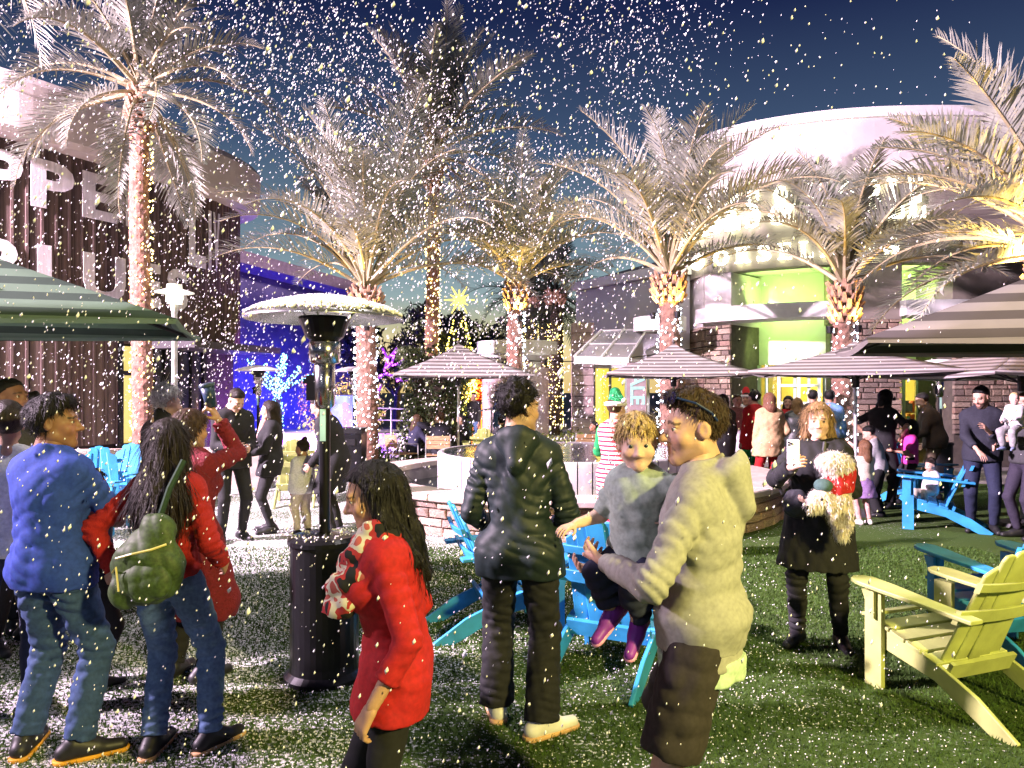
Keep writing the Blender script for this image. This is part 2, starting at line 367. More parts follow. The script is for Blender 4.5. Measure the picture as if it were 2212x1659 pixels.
def stone_face(parent, at, length, z0, z1, ch=(.09, .16), sl=(.18, .48), depth=.07, meshes=LEDGE, gap=.012):
    """at(s) -> (point2d, tangent angle) along the face; stones face local -y"""
    z = z0
    while z < z1-.03:
        h = min(random.uniform(*ch), z1-z); s = -random.uniform(0, .2)
        while s < length-.02:
            l = random.uniform(*sl); a, b = max(0, s), min(length, s+l)
            if b-a > .05:
                p, ang = at((a+b)/2); o = link('stone', random.choice(meshes), parent, (p[0], p[1], z+h/2), (0, 0, ang))
                o.scale = (b-a-gap, depth*random.uniform(.7, 1.5), h-gap)
            s += l
        z += h
def straight(p0, p1):
    d = Vector(p1)-Vector(p0); L = d.length; a = math.atan2(d.y, d.x); d.normalize()
    return (lambda s: (Vector(p0)+d*s, a)), L

# ---------------------------------------------------------------- bookshop
BN = thing('bookshop', 'pale drum shaped bookshop with glowing serif sign and lit shopfront', 'building')
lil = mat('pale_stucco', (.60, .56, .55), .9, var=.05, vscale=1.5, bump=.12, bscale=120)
taupe = mat('taupe_stucco', (.23, .20, .17), .9, var=.07, vscale=1.5, bump=.2, bscale=120)  # taupe of piers and canopy; on the sign bands it paints in shade
wht = mat('white_paint', (.78, .77, .76), .6, var=.04)
barc = catmull([(4.75, 21.5), (4.6, 20.3), (4.55, 19.2), (4.75, 18.3), (5.4, 17.5), (6.4, 16.9), (7.6, 16.5), (9, 16.35), (10.6, 16.4), (12.5, 16.8), (15, 17.8)], 6)
bl_ = [0]
for a, b in zip(barc, barc[1:]): bl_.append(bl_[-1]+(b-a).length)
def on_b(s, off=0.):
    i = max(0, min(len(bl_)-2, int(np.searchsorted(bl_, s))-1)); t = (s-bl_[i])/(bl_[i+1]-bl_[i]); p = barc[i].lerp(barc[i+1], t); d = (barc[i+1]-barc[i]).normalized()
    n = Vector((d.y, -d.x)); return p+n*off, d, n
def sb_u(u, off=0.):
    lo, hi = 0, bl_[-1]
    for _ in range(40):
        m_ = (lo+hi)/2; p = on_b(m_, off)[0]
        if CX+F*p.x/p.y < u: lo = m_
        else: hi = m_
    return lo
def band(name, m, s0, s1, prof, parent, K=40):
    mb = MB(); k = len(prof); vs = []
    for i in range(K+1):
        s = s0+(s1-s0)*i/K
        for off, z in prof: p = on_b(s, off)[0]; vs.append((p.x, p.y, z))
    fs = [(i*k+j, (i+1)*k+j, (i+1)*k+(j+1) % k, i*k+(j+1) % k) for i in range(K) for j in range(k)]
    fs += [tuple(range(k)), tuple(range(K*k, K*k+k))[::-1]]
    return mb.add(vs, fs).build(name, m, parent)
SE = bl_[-1]
band('drum_wall', lil, 0, SE, [(0, 5.62), (0, 7.78), (-.4, 7.78), (-.4, 5.62)], BN, 60)
band('sign_band', taupe, 0, SE, [(.0, 4.55), (.0, 5.616), (-.4, 5.616), (-.4, 4.55)], BN, 60)  # dark tone here carries shade from the palms
band('sign_shade_strip', taupe, sb_u(1590), SE, [(.004, 5.62), (.004, 6.55), (-.02, 6.55), (-.02, 5.62)], BN, 50)  # thin dark strip painting palm shade onto the drum behind the letters
band('coping', wht, 0, SE, [(.07, 7.785), (.07, 8.0), (-.45, 8.0), (-.45, 7.785)], BN, 60)
s1, s2, s3, s4, s5 = sb_u(1520), sb_u(1578), sb_u(1800), sb_u(1950), sb_u(2060)
gw = mat('recess_wall', (.62, .64, .55), .85, var=.05, vscale=2)
band('recess_wall', gw, s2-.5, SE, [(-1.5, 2.36), (-1.5, 4.7), (-1.7, 4.7), (-1.7, 2.36)], BN)
band('recess_soffit', gw, s2-.5, SE, [(-.4, 4.60), (-.4, 4.68), (-1.6, 4.68), (-1.6, 4.60)], BN)
# piers: stucco head over ledgestone
def pier(s0, s1, depth, stucco_m, zs=3.3):
    pr = band('pier', stucco_m, s0, s1, [(-.03, zs), (-.03, 4.546), (-depth, 4.546), (-depth, zs)], BN, 8)
    band('pier_core', mat('mortar', (.10, .085, .07), .95), s0+.04, s1-.04, [(-.06, 0), (-.06, zs), (-depth+.04, zs), (-depth+.04, 0)], BN, 8)
    L = s1-s0
    stone_face(pr, lambda s: (on_b(s0+s, -.03)[0], math.atan2(on_b(s0+s)[1].y, on_b(s0+s)[1].x)), L, 0.75, zs)
    return pr
pA = pier(s1, s2, 1.6, lil)
# left flank of the first pier: pink lit block stone below, plain stucco above
c0 = on_b(s1, -.03)[0]; fl0 = Vector((c0.x-.17, 20.6)); at_, L_ = straight((fl0.x, fl0.y), (c0.x-.02, c0.y))
stone_face(pA, at_, L_, .6, 3.3, (.18, .26), (.3, .6), .06, BLOCK)
q = MB(); q.add([(fl0.x+.06, fl0.y, 0), (c0.x+.04, c0.y, 0), (c0.x+.04, c0.y, 3.3), (fl0.x+.06, fl0.y, 3.3)], [(0, 1, 2, 3)]); q.build('flank_core', MATS['mortar'], BN)
q = MB(); q.add([(fl0.x-.03, fl0.y, 3.3), (c0.x-.03, c0.y, 3.3), (c0.x-.03, c0.y, 4.7), (fl0.x-.03, fl0.y, 4.7), (fl0.x+.2, fl0.y, 4.7), (c0.x+.2, c0.y+.1, 4.7), (c0.x+.2, c0.y+.1, 3.3), (fl0.x+.2, fl0.y, 3.3)], [(0, 1, 2, 3), (3, 2, 5, 4), (1, 6, 5, 2), (0, 7, 6, 1)]); q.build('flank_stucco', lil, BN)
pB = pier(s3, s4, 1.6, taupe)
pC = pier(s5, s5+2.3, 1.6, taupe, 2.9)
band('recess_canopy', wht, sb_u(1527)-.1, s3+.05, [(.28, 3.36), (.28, 3.70), (-.6, 3.70), (-.6, 3.36)], BN, 12)
band('recess_canopy', wht, s4-.05, s5+.5, [(.28, 3.36), (.28, 3.70), (-.6, 3.70), (-.6, 3.36)], BN, 12)
# shopfront glazing and interior
clear = mat('clear_glass', (.9, .95, .9), .03, trans=1.0, spec=.5, var=0)
frame_g = mat('frame_sage', (.45, .52, .45), .5, var=.05)
off = -1.45
for a_, b_, k in ((s2, s3, 5), (s4, s5, 3)):
    for i in range(k+1):
        s = a_+(b_-a_)*i/k; p, d, n = on_b(s, off); mb = MB(); mb.box((p.x, p.y, 1.18), (.07, .08, 2.34), rotz(math.atan2(d.y, d.x))); mb.build('mullion', frame_g, BN)
    for i in range(k):
        s = a_+(b_-a_)*(i+.5)/k; p, d, n = on_b(s, off); w_ = (b_-a_)/k-.075; ang = math.atan2(d.y, d.x)
        mb = MB(); mb.box((0, 0, 0), (w_, .012, 2.0)); mb.build('window_pane', clear, BN, loc=(p.x, p.y, 1.35), rot=(0, 0, ang))
        mb = MB(); mb.box((0, 0, 0), (w_, .09, .07)); mb.build('sill', wht, BN, loc=(p.x, p.y, .33), rot=(0, 0, ang))
# white french door with small panes
pd = sb_u(1700, off), sb_u(1752, off)
p, d, n = on_b(sum(pd)/2, off+.12); dr = MB(); Ld = .92; ang = math.atan2(d.y, d.x)
for x in (-Ld/2, 0, Ld/2): dr.box((x, 0, 1.05), (.07, .06, 2.1))
for z in (.12, .55, .98, 1.41, 1.84, 2.08): dr.box((0, .003, z), (Ld, .05, .06))
dr.build('door', wht, BN, loc=(p.x, p.y, 0), rot=(0, 0, ang))
inter = mat('shop_interior', (.85, .72, .30), .9, var=.1, vscale=2)
rm = MB(); A_ = on_b(s2-.3, -5.5)[0]; B_ = on_b(SE, -5.5)[0]; a0_ = on_b(s2-.3, -1.6)[0]; b0_ = on_b(SE, -1.6)[0]
K = 16; top = [on_b(s2-.3+(SE-s2+.3)*i/K, -1.62)[0] for i in range(K+1)]
bk = [(A_.x+(B_.x-A_.x)*i/K, max(A_.y, 21.5)) for i in range(K+1)]
for i in range(K):
    rm.add([(bk[i][0], bk[i][1], 0), (bk[i+1][0], bk[i+1][1], 0), (bk[i+1][0], bk[i+1][1], 2.9), (bk[i][0], bk[i][1], 2.9)], [(0, 1, 2, 3)])
    rm.add([(top[i].x, top[i].y, 2.9), (top[i+1].x, top[i+1].y, 2.9), (bk[i+1][0], bk[i+1][1], 2.9), (bk[i][0], bk[i][1], 2.9)], [(0, 1, 2, 3)])
rm.add([(top[0].x, top[0].y, 0), (bk[0][0], bk[0][1], 0), (bk[0][0], bk[0][1], 2.9), (top[0].x, top[0].y, 2.9)], [(0, 1, 2, 3)])
rm.build('interior', inter, BN)
for i in range(9):
    x = 6.2+i*.95; mb = MB(); mb.box((x, 19.9, 2.86), (.7, 1.4, .03)); mb.build('ceiling_panel', emat('shop_light', (1.0, .86, .28), 24.0), BN)
bookc = [(.5, .12, .06), (.65, .35, .08), (.12, .25, .2), (.7, .6, .35), (.3, .14, .08), (.1, .15, .35), (.75, .7, .6), (.55, .1, .25)]
bm_ = [mat('book_%d' % i, c, .6) for i, c in enumerate(bookc)]
shelfm = mat('shelf_wood', (.34, .19, .09), .6)
for (u, Yb, wv, hv) in ((1620, 20, .9, 1.3), (1690, 20.5, 1.0, 1.8), (1735, 19.6, .7, 1.2), (1965, 18.8, .8, 1.5), (2000, 19.4, 1.0, 1.1), (2040, 18.7, .8, 1.2)):
    sh = MB(); x0 = X(u, Yb)
    for z in np.arange(.08, hv+.01, .36): sh.box((x0, Yb, z), (wv, .3, .04))
    for sx in (-1, 1): sh.box((x0+sx*wv/2, Yb, hv/2), (.04, .304, hv+.05))
    c = sh.build('bookshelf', shelfm, BN)
    for z in np.arange(.10, hv-.2, .36):
        x = -wv/2+.05
        while x < wv/2-.1:
            t_ = random.uniform(.05, .16); h_ = random.uniform(.2, .3); mb = MB(); mb.box((x0+x+t_/2, Yb-.05, z+h_/2+.005), (t_*.94, .2, h_)); mb.build('book_row', random.choice(bm_), c); x += t_
# green garden-like wash in the recesses
for u, zz, pw in ((1640, 3.85, 75), (1745, 3.85, 75), (1640, 2.9, 45), (1740, 2.9, 45), (1985, 3.85, 90), (2030, 3.85, 90), (2000, 2.9, 40)):
    s = sb_u(u); p = on_b(s, -.7)[0]; q_ = on_b(s, -1.5)[0]
    lamp('recess_light', 'SPOT', (p.x, p.y, zz), (q_.x, q_.y, zz+(.55 if zz > 3 else -.25)), pw*.55, (.60, .95, .22), .08, 165, .5)
# ---- serif sign letters
def stroke(pts, wid):
    pts = [Vector(p) for p in pts]; quads = []; L_ = []; R_ = []
    for i, p in enumerate(pts):
        t = (pts[min(i+1, len(pts)-1)]-pts[max(i-1, 0)]).normalized(); n = Vector((-t.y, t.x)); w_ = wid[i]/2
        L_.append(p+n*w_); R_.append(p-n*w_)
    return [(L_[i], L_[i+1], R_[i+1], R_[i]) for i in range(len(pts)-1)]
def rect(x0, y0, x1, y1): return [(Vector((x0, y0)), Vector((x1, y0)), Vector((x1, y1)), Vector((x0, y1)))]
def arcp(cx, cy, rx, ry, a0, a1, thick, thin, k=14):
    pts = []; wd = []
    for i in range(k+1):
        a = R(a0+(a1-a0)*i/k); pts.append((cx+rx*math.cos(a), cy+ry*math.sin(a))); wd.append(thin+(thick-thin)*abs(math.cos(a))**1.5)
    return stroke(pts, wd)
T, S_ = .19, .055
def glyph(c):
    if c == 'N': return .84, rect(.10, 0, .10+S_, 1)+rect(.68, 0, .68+S_, 1)+[(Vector((.06, 1)), Vector((.27, 1)), Vector((.735, 0)), Vector((.58, 0)))]+rect(0, 0, .26, .05)+rect(0, .95, .2, 1)+rect(.56, .95, .84, 1)
    if c == 'E': return .70, rect(.1, 0, .1+T, 1)+rect(0, .945, .62, 1)+rect(0, 0, .66, .055)+rect(.2, .48, .47, .53)+rect(.57, .74, .62, 1)+rect(.61, 0, .67, .28)+rect(.44, .40, .48, .61)
    if c == 'L': return .66, rect(.1, 0, .1+T, 1)+rect(0, .95, .40, 1)+rect(0, 0, .62, .055)+rect(.58, 0, .64, .3)
    if c == 'O': return .86, arcp(.43, .5, .33, .465, 0, 360, T*1.05, S_, 26)
    if c == 'B': return .76, rect(.1, 0, .1+T, 1)+rect(0, .95, .3, 1)+rect(0, 0, .3, .05)+arcp(.33, .745, .24, .23, -95, 95, T, S_)+arcp(.36, .265, .29, .24, -95, 95, T, S_)
    if c == 'R': return .82, rect(.1, 0, .1+T, 1)+rect(0, .95, .3, 1)+rect(0, 0, .38, .05)+arcp(.34, .73, .25, .245, -95, 95, T, S_)+[(Vector((.34, .49)), Vector((.54, .49)), Vector((.80, 0)), Vector((.58, 0)))]+rect(.55, 0, .84, .05)
    if c == 'A': return .84, [(Vector((.37, 1)), Vector((.44, 1)), Vector((.16, 0)), Vector((.09, 0))), (Vector((.37, 1)), Vector((.50, 1)), Vector((.78, 0)), Vector((.57, 0)))]+rect(.22, .32, .6, .37)+rect(0, 0, .26, .05)+rect(.5, 0, .86, .05)
    if c == 'K': return .82, rect(.1, 0, .1+T, 1)+rect(0, .95, .38, 1)+rect(0, 0, .38, .05)+[(Vector((.29, .38)), Vector((.30, .48)), Vector((.70, 1)), Vector((.62, 1))), (Vector((.36, .55)), Vector((.52, .66)), Vector((.82, 0)), Vector((.60, 0)))]+rect(.52, .95, .8, 1)+rect(.54, 0, .86, .05)
    if c == 'S': return .62, stroke([(.52, .80), (.46, .93), (.31, .975), (.16, .92), (.11, .78), (.18, .65), (.34, .54), (.48, .42), (.54, .25), (.46, .08), (.30, .025), (.14, .07), (.07, .22)], [.10, .07, S_, .10, .16, .19, .2, .2, .17, .11, S_, .07, .1])+rect(.50, .72, .545, .99)+rect(.05, .01, .095, .3)
    if c == '&': return .95, stroke([(.60, .80), (.54, .94), (.42, .975), (.30, .93), (.25, .80), (.32, .64), (.48, .42), (.66, .18), (.82, .03), (.92, .03)], [.09, .08, S_, .09, .13, .16, .19, .19, .14, .07])+stroke([(.60, .80), (.55, .66), (.38, .54), (.18, .42), (.10, .25), (.17, .08), (.34, .03), (.52, .07), (.68, .24), (.76, .46)], [.08, .09, S_, .1, .16, .12, S_, .07, .08, .07])+rect(.64, .44, .90, .49)
signm = emat('sign_glow', (1.0, 1.0, .78), 9.0)
def sign_letter(c, s0, z0, h, wscale=1.0, depth=.09, width=None):
    w_, quads = glyph(c); k = (width/w_) if width else h*wscale
    mb = MB()
    for i, qd in enumerate(quads):
        vs = []
        for o_ in (.05, .05+depth+i*.0012):
            for p in qd: q3 = on_b(s0+p.x*k, o_)[0]; vs.append((q3.x, q3.y, z0+p.y*h))
        mb.add(vs, [(0, 1, 2, 3), (7, 6, 5, 4), (0, 4, 5, 1), (1, 5, 6, 2), (2, 6, 7, 3), (3, 7, 4, 0)])
    mb.build('letter', signm, BN); return w_*k
for c, u0, u1 in (('N', 1519, 1557), ('E', 1567, 1598), ('S', 1609, 1642), ('&', 1659, 1721), ('N', 1740, 1787), ('O', 1810, 1850), ('B', 1861, 1904), ('L', 1918, 1953), ('E', 1963, 1999)):
    sa, sb = sb_u(u0, .1), sb_u(u1, .1); sign_letter(c, sa, 5.52, .86, width=sb-sa)
s_ = sb_u(1519, .1)
for c in 'RAB': s_ -= .62; sign_letter(c, s_, 5.52, .86, width=.54)
for i, c in enumerate('BOOKSELLERS'):
    u0 = 1449+i*46.2; sa, sb = sb_u(u0, .1), sb_u(u0+31, .1); sign_letter(c, sa, 4.72, .36, width=min(.42, sb-sa), depth=.06)

# ---------------------------------------------------------------- lilac shop block between, with glass canopy
LB = thing('lilac_shop', 'plain lilac shop block with white fascia and glass awning', 'building')
pL = Vector((1.9, 22)); pR = Vector((4.15, 18.7)); ang = math.atan2(pR.y-pL.y, pR.x-pL.x); LL = (pR-pL).length
def lbp(s, off, z): n = Vector((math.sin(ang), -math.cos(ang))); q = pL+Vector((math.cos(ang), math.sin(ang)))*s+n*off; return (q.x, q.y, z)
lbm = mat('lilac_stucco', (.50, .50, .54), .9, var=.05, vscale=1.2, bump=.1, bscale=100)
q = MB(); Mz = rotz(ang)
q.box(lbp(LL/2, -.25, 3.6), (LL, .5, 2.1), Mz); q.build('wall', lbm, LB)
q = MB(); q.box(lbp(LL/2, -.17, 4.80), (LL+.2, .6, .24), Mz); q.build('fascia', wht, LB)
q = MB(); a_ = lbp(-.1, -.1, 4.93); b_ = lbp(LL+.1, -.1, 4.93); c_ = lbp(LL+.1, -3.4, 6.1); d_ = lbp(-.1, -3.4, 4.95)
q.add([a_, b_, c_, d_], [(0, 1, 2, 3)]); ro = q.build('roof', mat('metal_roof', (.16, .14, .15), .5, .3), LB)
for i in range(9):
    s = LL*i/8; q = MB(); q.bar(lbp(s, -.1, 4.96), lbp(s, -3.3, 4.97+1.13*s/LL), .05, .06); q.build('seam', MATS['metal_roof'], ro)
# block column of courses
bc = Vector((X(1258, 18.6), 18.6)); cb = mat('column_block', (.40, .31, .30), .85, var=.12, vscale=4, bump=.3)
pc = thing('block_column', 'square column of pinkish stone courses left of the glass awning', 'column', (bc.x, bc.y, 0))
for i in range(13):
    q = MB(); q.box((0, 0, i*.262+.13), (.53+random.uniform(-.012, .012), .53, .252)); bevel(q.build('block', cb, pc), .012, 1)
q = MB(); q.box((0, 0, 1.7), (.49, .49, 3.36)); q.build('core', MATS['mortar'], pc)
# glass awning
ga = thing('glass_awning', 'sloping frosted glass awning with white frame over the sale window', 'awning')
frost = mat('frosted_glass', (.75, .75, .8), .35, trans=.5, var=.05, alpha=.55)
T0, T1 = P(1300, 715, 18.4), P(1398, 712, 18.2); B0, B1 = P(1240, 773, 17.2), P(1358, 776, 17.0)
for i in range(2):
    a_ = T0.lerp(T1, i/2); b_ = T0.lerp(T1, (i+1)/2); c_ = B0.lerp(B1, (i+1)/2); d_ = B0.lerp(B1, i/2)
    for j in range(2):
        q = MB(); e0, e1 = a_.lerp(d_, j/2), b_.lerp(c_, j/2); e2, e3 = b_.lerp(c_, (j+1)/2), a_.lerp(d_, (j+1)/2); q.add([e0, e1, e2, e3, e0-Vector((0, 0, .02)), e1-Vector((0, 0, .02)), e2-Vector((0, 0, .02)), e3-Vector((0, 0, .02))], [(0, 1, 2, 3), (7, 6, 5, 4), (0, 4, 5, 1), (1, 5, 6, 2), (2, 6, 7, 3), (3, 7, 4, 0)]); q.build('glass_panel', frost, ga)
q = MB()
for t_ in (0, .5, 1): q.tube([T0.lerp(T1, t_)+Vector((0, 0, .03)), B0.lerp(B1, t_)+Vector((0, 0, .03))], .03, 6)
q.tube([T0, T1], .03, 6); q.tube([T0.lerp(B0, .5), T1.lerp(B1, .5)], .025, 6); q.build('frame', wht, ga)
q = MB(); q.bar(B0-Vector((0, 0, .05)), B1-Vector((0, 0, .05)), .1, .18); q.build('gutter', wht, ga)
# curved white canopy ring near the corner
q = MB(); cc = P(1425, 705, 17.6); q.lathe([(.55, -.13), (.62, -.13), (.62, .2), (.5, .2), (.5, -.1)], 28, cc); tag(q.build('round_canopy', wht), 'small round white canopy beside the glass awning', 'canopy')
# lit sale window under the awning
sw = thing('sale_window', 'bright yellow shop window under the glass awning', 'window')
y = 18.9
q = MB(); q.add([(X(1285, y), y+.8, .1), (X(1400, y), y+.8, .1), (X(1400, y), y+.8, 2.3), (X(1285, y), y+.8, 2.3)], [(0, 1, 2, 3)]); q.build('display_back', emat('window_glow', (1.0, .78, .10), 1.0), sw)
for u in (1284, 1318, 1352, 1400):
    q = MB(); q.box((X(u, y), y, 1.2), (.06, .08, 2.3)); q.build('mullion', frame_g, sw)
for a_, b_ in ((1284, 1318), (1318, 1352), (1352, 1400)):
    q = MB(); q.box(((X(a_, y)+X(b_, y))/2, y, 1.2), (X(b_, y)-X(a_, y)-.07, .01, 2.2)); q.build('window_pane', clear, sw)
q = MB(); q.box((X(1320, y), y-.02, 2.4), (1.6, .16, .22)); q.build('header', wht, sw)
for u, w_, h_, m__ in ((1305, .25, .5, 1), (1330, .3, .35, 4), (1345, .2, .8, 3)):
    q = MB(); q.box((X(u, y), y+.4, .2+h_/2), (w_, .25, h_)); q.box((X(u, y), y+.4, .2+h_+.08), (w_*.5, .2, .16)); q.build('display_box', bm_[m__], sw)
# SALE banner, letters run down the cloth
sb_ = thing('sale_banner', 'grey hanging banner reading SALE in pale green letters running downwards', 'banner', (X(1375, 16.9), 16.9, Z(845, 16.9)))
q = MB(); q.box((0, 0, 0), (.44, .02, 1.3)); q.build('cloth', mat('banner_cloth', (.33, .26, .26), .9), sb_)
me = textmesh('lettering', 'SALE', mat('banner_mint', (.35, .75, .62), .7), .44, .012, .004); lt = link('lettering', me, sb_, (-.13, -.018, .62), (R(90), R(90), 0))
# right hand dark neighbour
q = MB(); q.box((X(2230, 19), 20, 3.1), (3.2, 3, 6.2)); tag(q.build('dark_annex', mat('annex_dark', (.07, .06, .07), .8)), 'dark flat annex wall at the far right beyond the bookshop', 'building')
q = MB(); q.box((X(2170, 15.6), 15.7, 4.95), (2.6, 1.4, .5)); tag(q.build('side_canopy', taupe), 'tan flat canopy jutting out above the right hand recess', 'canopy')
# ---------------------------------------------------------------- fountain
FC = Vector((.82, 11.2, 0)); FR = 3.13
ft = thing('fountain', 'round stone fountain with wide pink coping and raised water drum', 'fountain', FC)
cop = mat('coping_stone', (.50, .42, .38), .75, var=.1, vscale=5, bump=.15, bscale=60)
q = MB(); q.lathe([(FR-.10, 0), (FR-.10, .42), (FR-.45, .42), (FR-.45, .02)], 72); q.build('wall_core', MATS['mortar'], ft)
Lc = R(215)*FR
stone_face(ft, lambda s: (Vector(((FR-.07)*math.cos(R(162)+s/FR), (FR-.07)*math.sin(R(162)+s/FR))), R(162)+s/FR+R(90)), Lc, 0.0, .415, (.10, .17), (.25, .55), .07, BLOCK, .012)
for i in range(26):
    a0, a1 = 2*math.pi*i/26+.004, 2*math.pi*(i+1)/26-.004
    q = MB(); q.lathe([(FR-.48, .42), (FR+.03, .42), (FR+.045, .435), (FR+.045, .485), (FR+.03, .50), (FR-.48, .50), (FR-.48, .42)], 4, a0=a0, a1=a1)
    q.add([(r*math.cos(a), r*math.sin(a), z) for a in (a0, a1) for r, z in ((FR-.48, .42), (FR+.045, .42), (FR+.045, .5), (FR-.48, .5))], [(0, 1, 2, 3), (7, 6, 5, 4)]); q.build('coping', cop, ft)
q = MB(); q.lathe([(FR-.46, .03), (FR-.46, .42)], 72); q.lathe([(0, .03), (FR-.46, .03)], 72); q.build('basin', mat('basin_concrete', (.24, .22, .22), .8, var=.2, vscale=3, bump=.2), ft)
wm = bpy.data.materials.new('water'); wm.use_nodes = True; b = wm.node_tree.nodes['Principled BSDF']; b.inputs['Base Color'].default_value = (.02, .03, .035, 1); b.inputs['Roughness'].default_value = .04; b.inputs['IOR'].default_value = 1.5; b.inputs['Specular IOR Level'].default_value = 1.0
n_ = N(wm.node_tree, 'ShaderNodeTexNoise'); n_.inputs['Scale'].default_value = 9; n_.inputs['Detail'].default_value = 2; bp = N(wm.node_tree, 'ShaderNodeBump'); bp.inputs['Strength'].default_value = .22; bp.inputs['Distance'].default_value = .04
tc = N(wm.node_tree, 'ShaderNodeTexCoord'); wm.node_tree.links.new(tc.outputs['Object'], n_.inputs['Vector']); wm.node_tree.links.new(n_.outputs[0], bp.inputs['Height']); wm.node_tree.links.new(bp.outputs[0], b.inputs['Normal'])
q = MB(); q.lathe([(1.95, .22), (FR-.465, .22)], 72); tag(q.build('basin_water', wm, ft))
DR = 1.94
ribm = mat('drum_panel', (.52, .50, .52), .5, .25, var=.1, vscale=6, bump=.1)
q = MB(); q.lathe([(DR-.05, .03), (DR-.05, .79), (DR-.09, .80), (DR-.09, .74)], 96); q.build('drum_core', mat('drum_joint', (.25, .23, .24), .6), ft)
for i in range(64):
    a0, a1 = 2*math.pi*i/64+.004, 2*math.pi*(i+1)/64-.004; q = MB(); q.lathe([(DR-.05, .03), (DR, .04), (DR, .79), (DR-.02, .806), (DR-.07, .806)], 2, a0=a0, a1=a1); q.build('drum_panel', ribm, ft)
q = MB(); q.lathe([(0, .79), (DR-.06, .79)], 72); q.build('drum_water', wm, ft)

# ---------------------------------------------------------------- background plaza things
pinkc = mat('column_pink', (.44, .34, .34), .8, var=.08, vscale=3)
for u, lab in ((1067, 'round pink column under the curved canopy, left one behind the palm'), (1158, 'round pink column under the curved canopy, right of the palm trunk')):
    y = 20.5 if u < 1100 else 19; t = thing('round_column', lab, 'column', (X(u, y), y, 0), group='canopy columns')
    q = MB(); q.lathe([(.40, 0), (.40, .3), (.33, .34), (.33, 2.3)], 24); q.build('shaft', pinkc, t, smooth=True)
    q = MB(); q.lathe([(.12, 2.3), (.12, 2.45), (.40, 2.62), (.40, 2.7), (.1, 2.7)], 24); q.build('capital', wht, t)
q = MB(); c0 = Vector((X(1118, 20.6), 20.9, 2.72)); q.lathe([(.9, 0), (1.15, 0), (1.15, .36), (.9, .36), (.9, 0)], 20, c0, R(185), R(345)); tag(q.build('curved_canopy', wht), 'curved white canopy ring carried by the pink columns', 'canopy')

# ---- leafy masses: many small blades in a volume
def leaf_cloud(name, pts_fn, n, size, m, parent=None, upright=0.):
    c = np.array([pts_fn() for _ in range(n)]); d = rng.normal(size=(n, 3)); d[:, 2] += upright; d /= np.linalg.norm(d, axis=1)[:, None]
    e = np.cross(d, rng.normal(size=(n, 3))); e /= np.linalg.norm(e, axis=1)[:, None]; s = size*rng.uniform(.6, 1.4, (n, 1))
    v = np.stack([c-d*s, c+e*s*.32, c+d*s, c-e*s*.32], 1).reshape(-1, 3); f = np.arange(4*n).reshape(n, 4)
    return link(name, npmesh(name, v, f, m), parent)
def blob(cs, rs):
    cs = np.array(cs, float); rs = np.array(rs, float)
    def fn():
        i = rng.integers(len(cs)); p = rng.normal(size=3); p /= np.linalg.norm(p); return cs[i]+p*rs[i]*rng.uniform(.55, 1.05)
    return fn
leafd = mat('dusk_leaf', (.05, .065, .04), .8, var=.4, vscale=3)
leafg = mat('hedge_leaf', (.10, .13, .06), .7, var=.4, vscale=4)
bark = mat('bark', (.10, .075, .055), .9, var=.3, vscale=10, bump=.5)
def bushy_tree(name, label, base, h, blobs, rad, n, size, m=leafd, upright=.3):
    t = thing(name, label, 'tree', base); q = MB(); q.tube([(0, 0, 0), (.08, 0, h*.3), (-.05, .05, h*.55)], [.16, .12, .06], 8)
    for (x, y, z) in blobs[:5]: q.tube([(0, 0, h*.3), (x*.5, y*.5, (h*.3+z)/2+.2), (x, y, z)], [.08, .05, .02], 6)
    q.build('trunk', bark, t); leaf_cloud('crown', blob(blobs, rad), n, size, m, t, upright)
def tree_blobs(w_, z0, z1, n, seed):
    r = random.Random(seed); b_ = [(r.uniform(-w_, w_), r.uniform(-w_*.5, w_*.5), r.uniform(z0, z1)) for _ in range(n)]; return b_, [r.uniform(.45, .9) for _ in range(n)]
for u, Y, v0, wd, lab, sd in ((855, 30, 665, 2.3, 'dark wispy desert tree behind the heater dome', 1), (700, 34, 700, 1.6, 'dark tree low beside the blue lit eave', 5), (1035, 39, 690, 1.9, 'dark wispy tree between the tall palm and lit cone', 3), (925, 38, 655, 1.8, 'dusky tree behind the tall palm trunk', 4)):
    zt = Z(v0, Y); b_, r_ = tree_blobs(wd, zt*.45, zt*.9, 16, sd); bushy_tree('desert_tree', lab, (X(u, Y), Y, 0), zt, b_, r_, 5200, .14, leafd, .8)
# vine covered column and shrubs
t = thing('vine_column', 'tall column covered in pale green creeper behind the seated diners', 'plant', (X(940, 17.5), 17.5, 0))
q = MB(); q.lathe([(.5, 0), (.5, 2.5)], 12); q.build('support', bark, t)
leaf_cloud('foliage', lambda: (lambda a, z: (math.cos(a)*(.72+.12*math.sin(z*3+a*2)+rng.uniform(-.2, .12)), math.sin(a)*(.72+rng.uniform(-.2, .12)), z))(rng.uniform(0, 6.283), rng.uniform(.05, 2.75)), 5200, .075, leafg, t, -.3)
def shrub(u, Y, w_, h_, lab, m=leafg, n=2200):
    t = thing('shrub', lab, 'shrub', (X(u, Y), Y, 0)); q = MB()
    for k in range(5): a = k*1.26; q.tube([(0, 0, 0), (math.cos(a)*w_*.4, math.sin(a)*.2, h_*.7)], [.03, .012], 5)
    q.build('stem', bark, t); leaf_cloud('foliage', blob([(x, rng.uniform(-.2, .2), h_*rng.uniform(.4, .62)) for x in np.linspace(-w_*.8, w_*.8, 7)], [(.28*w_+.12, .3, h_*.42)]*7), n, .05, m, t, .3)
shrub(1235, 15.6, 1.1, .85, 'trimmed green hedge at the foot of the block column', mat('hedge_yellow', (.22, .26, .07), .7, var=.3))
